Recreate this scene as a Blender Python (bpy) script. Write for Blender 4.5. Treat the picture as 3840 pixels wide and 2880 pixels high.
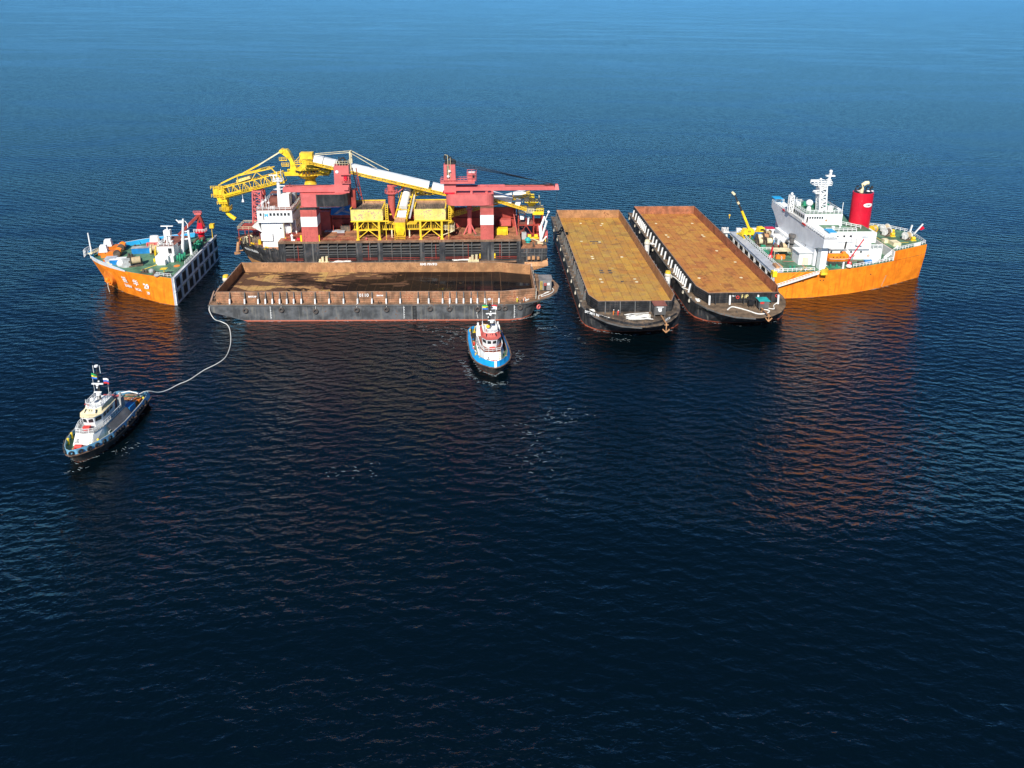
import bpy, math, random
from mathutils import Vector, Matrix, Euler
random.seed(7)
R = math.radians
scene = bpy.context.scene
for o in list(bpy.data.objects): bpy.data.objects.remove(o)

# ---------------------------------------------------------------- camera
CAM_H = 100.0; FOC = 2780.0; PITCH = R(17.01); ROLL = R(0.895)
cam = bpy.data.cameras.new('camera'); camo = bpy.data.objects.new('camera', cam)
scene.collection.objects.link(camo); scene.camera = camo
fw = Vector((0, math.cos(PITCH), -math.sin(PITCH))); up = Vector((0, math.sin(PITCH), math.cos(PITCH))); rt = Vector((1, 0, 0))
ex = rt*math.cos(ROLL) + up*math.sin(ROLL); ey = -rt*math.sin(ROLL) + up*math.cos(ROLL); ez = -fw
camo.matrix_world = Matrix(((ex.x, ey.x, ez.x, 0), (ex.y, ey.y, ez.y, 0), (ex.z, ey.z, ez.z, CAM_H), (0, 0, 0, 1)))
cam.sensor_width = 36; cam.sensor_fit = 'HORIZONTAL'; cam.lens = 36*FOC/3840; cam.shift_y = -640/3840
cam.clip_start = 1; cam.clip_end = 60000
scene.render.resolution_x = 1024; scene.render.resolution_y = 768

# ---------------------------------------------------------------- light
SUN_EL = R(41); SUN_AZ = R(12)          # the sun stands behind the camera, a little to its left
sdir = Vector((-math.sin(SUN_AZ)*math.cos(SUN_EL), -math.cos(SUN_AZ)*math.cos(SUN_EL), math.sin(SUN_EL)))
world = bpy.data.worlds.new('World'); scene.world = world; world.use_nodes = True
wn = world.node_tree.nodes; wl = world.node_tree.links
bg = wn['Background']; sky = wn.new('ShaderNodeTexSky'); sky.sky_type = 'NISHITA'; sky.sun_disc = False
sky.sun_elevation = SUN_EL; sky.sun_rotation = R(180) + SUN_AZ
sky.altitude = 0; sky.air_density = 0.5; sky.dust_density = 0.0; sky.ozone_density = 5.0
tint = wn.new('ShaderNodeMix'); tint.data_type = 'RGBA'; tint.blend_type = 'MULTIPLY'; tint.inputs[0].default_value = 1
wl.new(sky.outputs[0], tint.inputs[6]); tint.inputs[7].default_value = (0.40, 0.79, 0.93, 1)     # deep polarised blue of the photograph's sky
wl.new(tint.outputs[2], bg.inputs[0]); bg.inputs[1].default_value = 0.112
sun = bpy.data.lights.new('sun', 'SUN'); sun.energy = 5.0; sun.angle = R(0.5); sun.color = (1, 0.955, 0.88)
suno = bpy.data.objects.new('sun', sun); scene.collection.objects.link(suno)
suno.rotation_euler = sdir.to_track_quat('Z', 'Y').to_euler(); suno.location = sdir*500
scene.view_settings.view_transform = 'Standard'; scene.view_settings.look = 'None'
scene.view_settings.exposure = 0.42; scene.view_settings.gamma = 1; scene.view_settings.use_curve_mapping = False
scene.render.engine = 'CYCLES'

# ---------------------------------------------------------------- materials
def nodes_of(name):
    m = bpy.data.materials.new(name); m.use_nodes = True
    nt = m.node_tree; return m, nt, nt.nodes['Principled BSDF']
class NT:
    def __init__(s, nt): s.nt = nt
    def n(s, t, **kw):
        x = s.nt.nodes.new(t)
        for k, v in kw.items():
            if k.startswith('i'): x.inputs[int(k[1:]) if k[1:].isdigit() else k[1:]].default_value = v
            else: setattr(x, k, v)
        return x
    def l(s, a, b): s.nt.links.new(a, b)
    def math(s, op, a, b=None, clamp=False):
        x = s.nt.nodes.new('ShaderNodeMath'); x.operation = op; x.use_clamp = clamp
        for i, v in enumerate((a, b)):
            if v is None: continue
            if isinstance(v, (int, float)): x.inputs[i].default_value = v
            else: s.l(v, x.inputs[i])
        return x.outputs[0]
    def noise(s, vec, scale, detail=3, rough=0.55, dist=0.0):
        x = s.nt.nodes.new('ShaderNodeTexNoise'); x.inputs['Scale'].default_value = scale
        x.inputs['Detail'].default_value = detail; x.inputs['Roughness'].default_value = rough; x.inputs['Distortion'].default_value = dist
        s.l(vec, x.inputs['Vector']); return x.outputs['Fac']
    def ramp(s, fac, a, b):
        x = s.nt.nodes.new('ShaderNodeMapRange'); x.clamp = True; x.interpolation_type = 'SMOOTHSTEP'
        s.l(fac, x.inputs[0]); x.inputs[1].default_value = a; x.inputs[2].default_value = b; return x.outputs[0]
    def mix(s, fac, a, b):
        x = s.nt.nodes.new('ShaderNodeMix'); x.data_type = 'RGBA'
        if isinstance(fac, (int, float)): x.inputs[0].default_value = fac
        else: s.l(fac, x.inputs[0])
        for i, v in ((6, a), (7, b)):
            if isinstance(v, tuple): x.inputs[i].default_value = (*v, 1) if len(v) == 3 else v
            else: s.l(v, x.inputs[i])
        return x.outputs[2]
    def scl(s, vec, sx, sy, sz, rz=0):
        x = s.nt.nodes.new('ShaderNodeMapping'); x.vector_type = 'POINT'
        x.inputs['Scale'].default_value = (sx, sy, sz); x.inputs['Rotation'].default_value = (0, 0, rz)
        s.l(vec, x.inputs[0]); return x.outputs[0]
RUST = (0.20, 0.07, 0.025)
def paint(name, col, rough=0.5, rust=0.35, rcol=RUST, var=0.18, streak=0.3, scol=None, boot=None, metal=0.0, bump=0.02, rnd=0.0, seams=None, obj=False):
    """weathered paint: tone patches, vertical run-off streaks, rust spots, optional boot-topping band below z=boot"""
    m, nt, p = nodes_of(name); N = NT(nt)
    pos = N.n('ShaderNodeTexCoord').outputs['Object'] if obj else N.n('ShaderNodeNewGeometry').outputs['Position']
    n1 = N.noise(pos, 0.35, 4, 0.6); n2 = N.noise(pos, 2.2, 4, 0.65)
    dark = tuple(c*(1-var*1.6) for c in col); lite = tuple(min(1, c*(1+var)) for c in col)
    c = N.mix(N.ramp(n1, 0.35, 0.65), dark, lite)
    if streak:
        st = N.noise(N.scl(pos, 1.3, 1.3, 0.10), 1.0, 3, 0.6)
        sc = scol or tuple(x*0.5+y*0.35 for x, y in zip(col, RUST))
        c = N.mix(N.math('MULTIPLY', N.ramp(st, 0.52, 0.72), streak), c, sc)
    if rust:
        r = N.math('MULTIPLY', N.math('ADD', n2, N.math('MULTIPLY', n1, 0.6)), 1.0)
        f = N.ramp(r, 0.98-rust*0.3, 1.08-rust*0.2)
        c = N.mix(f, c, rcol)
    if seams:
        br = N.n('ShaderNodeTexBrick'); br.inputs['Scale'].default_value = 1.0
        br.inputs['Mortar Size'].default_value = 0.035; br.inputs['Mortar Smooth'].default_value = 0.6
        br.inputs['Brick Width'].default_value = seams[0]; br.inputs['Row Height'].default_value = seams[1]
        oc = N.n('ShaderNodeTexCoord').outputs['Object']; sp = N.n('ShaderNodeSeparateXYZ'); N.l(oc, sp.inputs[0])
        cb = N.n('ShaderNodeCombineXYZ'); N.l(sp.outputs[0], cb.inputs[0]); N.l(sp.outputs[2], cb.inputs[1]); N.l(cb.outputs[0], br.inputs[0])
        c = N.mix(N.math('MULTIPLY', br.outputs['Fac'], 0.45), c, tuple(x*0.45 for x in col))
    if boot is not None:
        sp = N.n('ShaderNodeSeparateXYZ'); N.l(pos, sp.inputs[0])
        zz = N.math('ADD', sp.outputs[2], N.math('MULTIPLY', n2, 0.5))
        c = N.mix(N.ramp(zz, boot[0]+0.32, boot[0]+0.22), c, boot[1])
    if rnd:
        oi = N.n('ShaderNodeObjectInfo').outputs['Random']
        h = N.n('ShaderNodeHueSaturation'); N.l(c, h.inputs['Color'])
        N.l(N.math('ADD', N.math('MULTIPLY', oi, rnd), 1-rnd/2), h.inputs['Value'])
        N.l(N.math('ADD', N.math('MULTIPLY', oi, rnd*0.5), 1-rnd/4), h.inputs['Saturation']); c = h.outputs[0]
    N.l(c, p.inputs['Base Color']); p.inputs['Metallic'].default_value = metal
    N.l(N.math('ADD', N.math('MULTIPLY', n2, 0.25), rough-0.12), p.inputs['Roughness'])
    if bump:
        b = N.n('ShaderNodeBump'); b.inputs['Strength'].default_value = 0.6; b.inputs['Distance'].default_value = bump
        N.l(n2, b.inputs['Height']); N.l(b.outputs[0], p.inputs['Normal'])
    return m
def plain(name, col, rough=0.5, metal=0.0):
    m, nt, p = nodes_of(name); N = NT(nt)
    pos = N.n('ShaderNodeNewGeometry').outputs['Position']
    c = N.mix(N.ramp(N.noise(pos, 1.7, 3), 0.3, 0.7), tuple(x*0.82 for x in col), tuple(min(1, x*1.08) for x in col))
    N.l(c, p.inputs['Base Color']); p.inputs['Roughness'].default_value = rough; p.inputs['Metallic'].default_value = metal
    return m
def floor_mat(name, ca, cb, cc, wet=None):
    """rusty cargo deck plate; wet=(direction, offset) adds damp coal residue and puddles"""
    m, nt, p = nodes_of(name); N = NT(nt)
    pos = N.n('ShaderNodeNewGeometry').outputs['Position']; oi = N.n('ShaderNodeObjectInfo').outputs['Random']
    n1 = N.noise(pos, 0.09, 4, 0.6); n2 = N.noise(pos, 1.1, 5, 0.7); n3 = N.noise(pos, 0.4, 3, 0.6)
    c = N.mix(N.ramp(n1, 0.36, 0.62), ca, cb)
    c = N.mix(N.math('MULTIPLY', N.ramp(n3, 0.5, 0.7), 0.6), c, cc)
    c = N.mix(N.math('MULTIPLY', N.ramp(n2, 0.5, 0.72), 0.55), c, tuple(x*0.45 for x in ca))
    # stiffener ghosting across the plates
    w = N.n('ShaderNodeTexWave'); w.wave_type = 'BANDS'; w.bands_direction = 'Y'; w.inputs['Scale'].default_value = 0.33
    w.inputs['Distortion'].default_value = 1.2; w.inputs['Detail'].default_value = 3; N.l(pos, w.inputs[0])
    w2 = N.n('ShaderNodeTexWave'); w2.wave_type = 'BANDS'; w2.bands_direction = 'X'; w2.inputs['Scale'].default_value = 0.25
    w2.inputs['Distortion'].default_value = 1.6; w2.inputs['Detail'].default_value = 3; N.l(pos, w2.inputs[0])
    gg = N.math('MULTIPLY', N.ramp(w.outputs['Fac'], 0.8, 1.0), N.ramp(n1, 0.4, 0.55))
    gg = N.math('MAXIMUM', gg, N.math('MULTIPLY', N.ramp(w2.outputs['Fac'], 0.85, 1.0), 0.35))
    c = N.mix(N.math('MULTIPLY', N.ramp(N.noise(pos, 0.22, 4, 0.65, 0.8), 0.56, 0.66), 0.5), c, tuple(x*0.5 for x in cc))
    c = N.mix(N.math('MULTIPLY', N.ramp(N.noise(pos, 0.9, 3, 0.6, 1.0), 0.66, 0.74), 0.6), c, (0.50, 0.40, 0.24))
    c = N.mix(N.math('MULTIPLY', gg, 0.45), c, tuple(x*0.4 for x in ca))
    h = N.n('ShaderNodeHueSaturation'); N.l(c, h.inputs['Color']); N.l(N.math('ADD', N.math('MULTIPLY', oi, 0.16), 0.92), h.inputs['Value'])
    N.l(N.math('ADD', N.math('MULTIPLY', oi, 0.02), 0.49), h.inputs['Hue']); c = h.outputs[0]
    rough = N.math('ADD', N.math('MULTIPLY', n2, 0.3), 0.6)
    if wet:
        sp = N.n('ShaderNodeSeparateXYZ'); N.l(pos, sp.inputs[0])
        g = N.math('MULTIPLY', N.math('ADD', sp.outputs[0], 55), 1/70.0)           # x from -90 to 10
        wn_ = N.noise(N.scl(pos, 0.6, 1.6, 1), 0.075, 6, 0.62, 0.5)
        f = N.ramp(N.math('ADD', N.math('MULTIPLY', g, 0.27), wn_), 0.52, 0.54)
        damp = N.ramp(N.noise(N.scl(pos, 0.5, 1.3, 1), 0.12, 6, 0.62, 0.5), 0.455, 0.475)
        f2 = N.ramp(N.math('ADD', N.math('MULTIPLY', g, 0.20), N.noise(N.scl(pos, 0.45, 1.6, 1), 0.085, 5, 0.65, 0.3)), 0.60, 0.63)
        c = N.mix(damp, c, (0.085, 0.038, 0.018)); c = N.mix(f, c, (0.012, 0.008, 0.007)); c = N.mix(f2, c, (0.008, 0.008, 0.009))
        rough = N.mix(f, rough, (0.5, 0.5, 0.5)); rough = N.mix(f2, rough, (0.10, 0.10, 0.10)); N.l(N.math('SUBTRACT', 0.5, N.math('MULTIPLY', f, 0.38)), p.inputs['Specular IOR Level'])
    N.l(c, p.inputs['Base Color']); N.l(rough, p.inputs['Roughness'])
    b = N.n('ShaderNodeBump'); b.inputs['Strength'].default_value = 0.5; b.inputs['Distance'].default_value = 0.02
    N.l(n2, b.inputs['Height'])
    if not wet: N.l(b.outputs[0], p.inputs['Normal'])
    return m
M_ = {}
M_['hull_black'] = paint('black_hull_paint', (0.030, 0.032, 0.036), 0.5, 0.22, (0.12, 0.05, 0.03), 0.3, 0.8, (0.15, 0.14, 0.12), boot=(0.35, (0.42, 0.10, 0.05)), seams=(9, 50))
M_['black'] = paint('black_steel', (0.022, 0.023, 0.025), 0.5, 0.25, (0.10, 0.06, 0.04), 0.3, 0.45, (0.12, 0.11, 0.10))
M_['grey_hull'] = paint('grey_black_hull_paint', (0.090, 0.093, 0.096), 0.5, 0.15, (0.14, 0.07, 0.04), 0.3, 0.7, (0.19, 0.18, 0.15), boot=(0.35, (0.50, 0.14, 0.08)), seams=(9, 50))
M_['rust_wall'] = paint('rust_brown_wall', (0.40, 0.20, 0.085), 0.7, 0.35, (0.20, 0.085, 0.035), 0.2, 0.5, (0.30, 0.11, 0.045), seams=(6, 1.7))
M_['rust_red'] = paint('rust_red_wall', (0.36, 0.13, 0.06), 0.7, 0.4, (0.22, 0.07, 0.03), 0.25, 0.5, (0.42, 0.20, 0.12), seams=(6, 1.7))
M_['rust_outer'] = paint('rusty_outer_wall', (0.33, 0.17, 0.09), 0.7, 0.5, (0.30, 0.10, 0.045), 0.3, 0.3, (0.42, 0.30, 0.20))
M_['rim'] = paint('worn_rim', (0.38, 0.25, 0.18), 0.6, 0.3)
M_['deck_brown'] = paint('worn_side_deck', (0.23, 0.135, 0.08), 0.75, 0.5, (0.13, 0.065, 0.035), 0.3, 0)
M_['deck_rust'] = paint('rust_orange_deck', (0.36, 0.155, 0.075), 0.75, 0.5, (0.19, 0.08, 0.045), 0.3, 0, seams=None)
M_['deck_mud'] = paint('muddy_bow_deck', (0.17, 0.115, 0.07), 0.8, 0.4, (0.09, 0.055, 0.035), 0.3, 0)
M_['stanchion'] = paint('grey_stanchion', (0.12, 0.12, 0.115), 0.5, 0.3)
M_['floorA'] = floor_mat('ochre_floor_plate', (0.40, 0.225, 0.050), (0.49, 0.235, 0.040), (0.31, 0.165, 0.070))
M_['floorB'] = floor_mat('orange_brown_floor_plate', (0.44, 0.175, 0.038), (0.49, 0.22, 0.045), (0.25, 0.085, 0.034))
M_['floorC'] = floor_mat('wet_floor_plate', (0.36, 0.20, 0.085), (0.44, 0.25, 0.08), (0.26, 0.13, 0.06), wet=True)
M_['orange'] = paint('orange_hull_paint', (0.96, 0.250, 0.012), 0.42, 0.22, (0.60, 0.13, 0.02), 0.13, 0.75, (0.66, 0.13, 0.010), boot=(-0.2, (0.80, 0.08, 0.01)), bump=0.01, seams=(14, 50))
M_['cabin_grey'] = paint('cabin_grey_paint', (0.20, 0.19, 0.18), 0.6, 0.2)
M_['floor_gap'] = plain('floor_seam', (0.12, 0.06, 0.025), 0.9)
M_['orange_paint'] = paint('orange_paint', (0.75, 0.20, 0.02), 0.45, 0.15)
M_['white'] = paint('white_paint', (0.80, 0.80, 0.77), 0.45, 0.0, RUST, 0.05, 0.12, (0.50, 0.42, 0.33), bump=0.0)
M_['white_shaded'] = paint('shaded_white_paint', (0.68, 0.69, 0.70), 0.5, 0.0, RUST, 0.05, 0.15, (0.42, 0.40, 0.38), bump=0)  # house white with the forward face's shade put into the colour
M_['white_worn'] = paint('worn_white_paint', (0.74, 0.73, 0.69), 0.55, 0.12, (0.35, 0.18, 0.09), 0.08, 0.35, (0.46, 0.36, 0.26))
M_['grey'] = paint('light_grey_paint', (0.40, 0.42, 0.45), 0.5, 0.05, RUST, 0.1, 0.3)
M_['cover_grey'] = paint('grey_canvas', (0.36, 0.37, 0.36), 0.85, 0.0, RUST, 0.2, 0.3)
M_['green'] = paint('green_deck_paint', (0.085, 0.185, 0.110), 0.6, 0.22, (0.17, 0.15, 0.09), 0.25, 0)
M_['green_bright'] = paint('bright_green_paint', (0.02, 0.24, 0.13), 0.45, 0.1)
M_['blue'] = paint('blue_paint', (0.012, 0.20, 0.50), 0.45, 0.05, RUST, 0.12, 0.15)
M_['cyan'] = paint('light_blue_paint', (0.02, 0.36, 0.70), 0.45, 0.02, RUST, 0.1, 0.1)
M_['tarp'] = paint('blue_tarpaulin', (0.03, 0.15, 0.42), 0.6, 0)
M_['turq'] = paint('turquoise_paint', (0.02, 0.36, 0.33), 0.5, 0.1)
M_['red'] = paint('oxide_red_paint', (0.36, 0.050, 0.034), 0.55, 0.2, (0.16, 0.05, 0.03), 0.18, 0.3, (0.20, 0.04, 0.03))
M_['pedestal'] = paint('faded_red_crane_paint', (0.50, 0.105, 0.085), 0.5, 0.1, (0.10, 0.04, 0.03), 0.10, 0.25, (0.10, 0.03, 0.025))
M_['pink'] = paint('salmon_red_crane_paint', (0.60, 0.135, 0.125), 0.5, 0.0, RUST, 0.08, 0.12, (0.42, 0.08, 0.06))
M_['crimson'] = paint('crimson_paint', (0.60, 0.010, 0.030), 0.30, 0.0, RUST, 0.06, 0.08, bump=0)
M_['yellow'] = paint('yellow_paint', (0.85, 0.55, 0.03), 0.5, 0.15, (0.32, 0.15, 0.05), 0.15, 0.35, (0.45, 0.22, 0.06))
M_['yellow_worn'] = paint('peeling_yellow_paint', (0.88, 0.74, 0.18), 0.6, 0.62, (0.52, 0.34, 0.22), 0.15, 0.4, (0.42, 0.25, 0.14))
M_['yellow_clean'] = paint('bright_yellow_paint', (0.88, 0.60, 0.02), 0.4, 0.05)
M_['cream'] = paint('cream_paint', (0.75, 0.65, 0.40), 0.5, 0.15)
M_['tan'] = paint('tan_primer', (0.50, 0.26, 0.12), 0.6, 0.4)
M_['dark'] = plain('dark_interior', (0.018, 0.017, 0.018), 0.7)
M_['rubber'] = plain('black_rubber', (0.020, 0.020, 0.021), 0.75)
M_['tyre_brown'] = plain('weathered_tyre_rubber', (0.075, 0.060, 0.052), 0.85)
M_['glass'] = plain('dark_window_glass', (0.018, 0.024, 0.030), 0.08)
M_['rope'] = plain('pale_rope', (0.62, 0.56, 0.45), 0.9)
M_['rope_white'] = plain('white_rope', (0.74, 0.72, 0.66), 0.9)
M_['cable'] = plain('dark_wire_rope', (0.03, 0.03, 0.03), 0.6)
M_['drum'] = paint('rope_drum', (0.50, 0.38, 0.22), 0.8, 0.2, RUST, 0.2, 0)
M_['scrap'] = paint('greasy_machinery', (0.11, 0.085, 0.065), 0.6, 0.4, (0.30, 0.19, 0.09), 0.3, 0)
M_['skin'] = plain('skin', (0.30, 0.16, 0.10), 0.6)
M_['hivis'] = plain('orange_coverall', (0.80, 0.20, 0.02), 0.8)
M_['hivis_y'] = plain('yellow_coverall', (0.75, 0.62, 0.05), 0.8)
M_['brick_red'] = paint('red_brown_roof', (0.22, 0.075, 0.05), 0.7, 0.3, (0.14, 0.07, 0.05), 0.2, 0)
M_['txt_white'] = plain('white_lettering', (0.85, 0.85, 0.82), 0.6)
M_['txt_yellow'] = plain('yellow_lettering', (0.75, 0.62, 0.25), 0.6)
M_['txt_red'] = plain('red_marking', (0.60, 0.05, 0.04), 0.6)
M_['txt_black'] = plain('black_lettering', (0.03, 0.03, 0.03), 0.6)

# ---------------------------------------------------------------- mesh helpers
class MB:
    def __init__(s): s.v = []; s.f = []
    def add(s, vs, fs):
        o = len(s.v); s.v += [tuple(v) for v in vs]; s.f += [tuple(i+o for i in f) for f in fs]; return s
    def box(s, x0, x1, y0, y1, z0, z1):
        return s.add([(x0,y0,z0),(x1,y0,z0),(x1,y1,z0),(x0,y1,z0),(x0,y0,z1),(x1,y0,z1),(x1,y1,z1),(x0,y1,z1)],
                     [(0,3,2,1),(4,5,6,7),(0,1,5,4),(1,2,6,5),(2,3,7,6),(3,0,4,7)])
    def frust(s, a, b, z0, z1):      # rectangles a,b = (x0,x1,y0,y1) at z0 and z1
        return s.add([(a[0],a[2],z0),(a[1],a[2],z0),(a[1],a[3],z0),(a[0],a[3],z0),(b[0],b[2],z1),(b[1],b[2],z1),(b[1],b[3],z1),(b[0],b[3],z1)],
                     [(0,3,2,1),(4,5,6,7),(0,1,5,4),(1,2,6,5),(2,3,7,6),(3,0,4,7)])
    def bar(s, p, q, w, h=None):     # rectangular beam from p to q
        h = h or w; p = Vector(p); q = Vector(q); d = (q-p).normalized()
        u = Vector((0,0,1)) if abs(d.z) < 0.95 else Vector((0,1,0))
        a = d.cross(u).normalized(); b = a.cross(d)
        c = [a*(i*w/2)+b*(j*h/2) for i, j in ((-1,-1),(1,-1),(1,1),(-1,1))]
        return s.add([p+x for x in c]+[q+x for x in c], [(0,1,2,3),(7,6,5,4),(0,4,5,1),(1,5,6,2),(2,6,7,3),(3,7,4,0)])
    def cyl(s, p, q, r, r2=None, n=10, cap=True):
        r2 = r if r2 is None else r2; p = Vector(p); q = Vector(q); d = (q-p).normalized()
        u = Vector((0,0,1)) if abs(d.z) < 0.9 else Vector((0,1,0))
        a = d.cross(u).normalized(); b = a.cross(d); o = len(s.v); 
        for c, rr in ((p, r), (q, r2)):
            for i in range(n):
                t = 2*math.pi*i/n; s.v.append(tuple(c+a*math.cos(t)*rr+b*math.sin(t)*rr))
        for i in range(n):
            j = (i+1) % n; s.f.append((o+i, o+n+i, o+n+j, o+j))
        if cap: s.f.append(tuple(o+i for i in range(n))); s.f.append(tuple(o+n+i for i in reversed(range(n))))
        return s
    def prism(s, poly, z0, z1, top=None):
        n = len(poly); t = top or poly
        return s.add([(x,y,z0) for x,y in poly]+[(x,y,z1) for x,y in t],
                     [tuple(reversed(range(n))), tuple(range(n,2*n))]+[(i,(i+1)%n,n+(i+1)%n,n+i) for i in range(n)])
    def rings(s, rs, closed=True, cap0=True, cap1=True):     # list of rings, equal counts
        n = len(rs[0]); vs = [v for r in rs for v in r]; fs = []
        for k in range(len(rs)-1):
            for i in range(n if closed else n-1):
                j = (i+1) % n; fs.append((k*n+i, k*n+j, (k+1)*n+j, (k+1)*n+i))
        if cap0: fs.append(tuple(reversed(range(n))))
        if cap1: fs.append(tuple((len(rs)-1)*n+i for i in range(n)))
        return s.add(vs, fs)
    def tube(s, pts, r, n=6):
        pts = [Vector(p) for p in pts]; rs = []
        for i, p in enumerate(pts):
            d = (pts[min(i+1, len(pts)-1)]-pts[max(i-1, 0)]).normalized()
            u = Vector((0,0,1)) if abs(d.z) < 0.93 else Vector((1,0,0))
            a = d.cross(u).normalized(); b = a.cross(d)
            rs.append([tuple(p+a*math.cos(2*math.pi*k/n)*r+b*math.sin(2*math.pi*k/n)*r) for k in range(n)])
        return s.rings(rs)
    def ball(s, c, r, n=10, m=6, sz=1.0):
        c = Vector(c); rs = []
        for j in range(m+1):
            t = math.pi*j/m-math.pi/2; rr = max(0.001, math.cos(t))*r
            rs.append([(c.x+rr*math.cos(2*math.pi*i/n), c.y+rr*math.sin(2*math.pi*i/n), c.z+math.sin(t)*r*sz) for i in range(n)])
        return s.rings(rs)
    def torus(s, c, ax, Rr, r, n=16, m=8):
        c = Vector(c); ax = Vector(ax).normalized(); u = Vector((0,0,1)) if abs(ax.z) < 0.9 else Vector((1,0,0))
        a = ax.cross(u).normalized(); b = ax.cross(a); rs = []
        for i in range(n+1):
            t = 2*math.pi*i/n; d = a*math.cos(t)+b*math.sin(t)
            rs.append([tuple(c+d*(Rr+r*math.cos(2*math.pi*k/m))+ax*r*math.sin(2*math.pi*k/m)) for k in range(m)])
        return s.rings(rs, cap0=False, cap1=False)
    def wallrun(s, pts, th, z0, z1, side=1):   # thin wall following pts (plan), thickened to one side
        for (x0,y0),(x1,y1) in zip(pts[:-1], pts[1:]):
            d = Vector((x1-x0, y1-y0, 0)).normalized(); nrm = Vector((-d.y, d.x, 0))*th*side
            s.prism([(x0,y0),(x1,y1),(x1+nrm.x,y1+nrm.y),(x0+nrm.x,y0+nrm.y)] if side > 0 else [(x0+nrm.x,y0+nrm.y),(x1+nrm.x,y1+nrm.y),(x1,y1),(x0,y0)], z0, z1)
        return s
    def rail(s, pts, h=1.1, sp=2.0, r=0.055, mid=1):
        for a, b in zip(pts[:-1], pts[1:]):
            a = Vector(a); b = Vector(b); L = (b-a).length; n = max(1, round(L/sp))
            for i in range(n+1):
                p = a.lerp(b, i/n); s.bar(p, p+Vector((0,0,h)), r*2)
            for k in range(mid+1):
                z = Vector((0,0,h*(k+1)/(mid+1))); s.bar(a+z, b+z, r*2)
        return s
    def mesh(s, name):
        me = bpy.data.meshes.new(name); me.from_pydata(s.v, [], s.f); me.update(); return me
def link(o): scene.collection.objects.link(o); return o
def P(name, mb, mat, parent=None, label=None, smooth=False, loc=None, rotz=0, kind=None):
    me = mb.mesh(name) if isinstance(mb, MB) else mb
    if not me.materials: me.materials.append(M_[mat] if isinstance(mat, str) else mat)
    if smooth:
        for p in me.polygons: p.use_smooth = True
        if hasattr(me, 'set_sharp_from_angle'): me.set_sharp_from_angle(angle=R(40))
    o = link(bpy.data.objects.new(name, me)); o.parent = parent
    if loc: o.location = loc
    if rotz: o.rotation_euler = (0, 0, rotz)
    if label: o['label'] = label
    if kind: o['kind'] = kind
    return o
def tag(o, label, cat, group=None, kind=None):
    if label: o['label'] = label
    if cat: o['category'] = cat
    if group: o['group'] = group
    if kind: o['kind'] = kind
    return o
def thing(name, label, cat, loc, rot=0, group=None, parent_frame=None):
    o = link(bpy.data.objects.new(name, None)); o.empty_display_size = 1
    if parent_frame is not None:
        mw = parent_frame.matrix_world @ (Matrix.Translation(Vector(loc)) @ Matrix.Rotation(rot, 4, 'Z')); o.matrix_world = mw
    else: o.location = loc; o.rotation_euler = (0, 0, rot)
    return tag(o, label, cat, group)
def frame(x, y, deg, trim=0): return Matrix.Translation((x, y, 0)) @ Matrix.Rotation(R(deg), 4, 'Z') @ Matrix.Rotation(-trim, 4, 'Y')
def vessel(name, label, cat, mat4):
    o = link(bpy.data.objects.new(name, None)); o.matrix_world = mat4; tag(o, label, cat); return o
def on(mat4, loc, rot=0): return mat4 @ Matrix.Translation(Vector(loc)) @ Matrix.Rotation(rot, 4, 'Z')
def copy_tree(o, mw=None, parent=None):
    c = o.copy(); link(c); c.parent = parent
    if mw is not None: c.matrix_world = mw
    for ch in o.children: copy_tree(ch, None, c)
    return c
def text_mesh(s, size, bold=0.0, align='CENTER'):
    cu = bpy.data.curves.new('t', 'FONT'); cu.body = s; cu.size = size; cu.align_x = align; cu.align_y = 'CENTER'; cu.offset = bold; cu.resolution_u = 2
    o = bpy.data.objects.new('t', cu); link(o); bpy.context.view_layer.update()
    me = bpy.data.meshes.new_from_object(o.evaluated_get(bpy.context.evaluated_depsgraph_get()))
    bpy.data.objects.remove(o); return me
def lettering(s, size, mat, parent, fn, name='lettering', bold=0.0):
    """flat letters laid on a surface: fn(x, y) gives the point in the parent's frame"""
    me = text_mesh(s, size, bold)
    for v in me.vertices: v.co = Vector(fn(v.co.x, v.co.y))
    me.materials.clear(); return P(name, me, mat, parent)
def plane_fn(o, xd, yd=(0,0,1)):
    o = Vector(o); xd = Vector(xd).normalized(); yd = Vector(yd).normalized(); return lambda x, y: o+xd*x+yd*y
def truss(mb, p, q, w, h, n, r=0.12, side_only=False):
    """box lattice from p to q (p,q centre line), w wide in y-ish, h high"""
    p = Vector(p); q = Vector(q); d = (q-p).normalized(); a = d.cross(Vector((0,0,1)))
    a = a.normalized() if a.length > 0.1 else Vector((0,1,0)); b = a.cross(d)
    C = [a*(i*w/2)+b*(j*h/2) for i, j in ((-1,-1),(1,-1),(1,1),(-1,1))]
    for c in C: mb.bar(p+c, q+c, r*2)
    for k in range(n+1):
        x = p.lerp(q, k/n)
        for i in range(4): mb.bar(x+C[i], x+C[(i+1) % 4], r*1.3)
        if k < n:
            y = p.lerp(q, (k+1)/n)
            for i in range(4):
                s, e = (i, (i+1) % 4) if k % 2 else ((i+1) % 4, i)
                mb.bar(x+C[s], y+C[e], r*1.3)
    return mb
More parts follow.
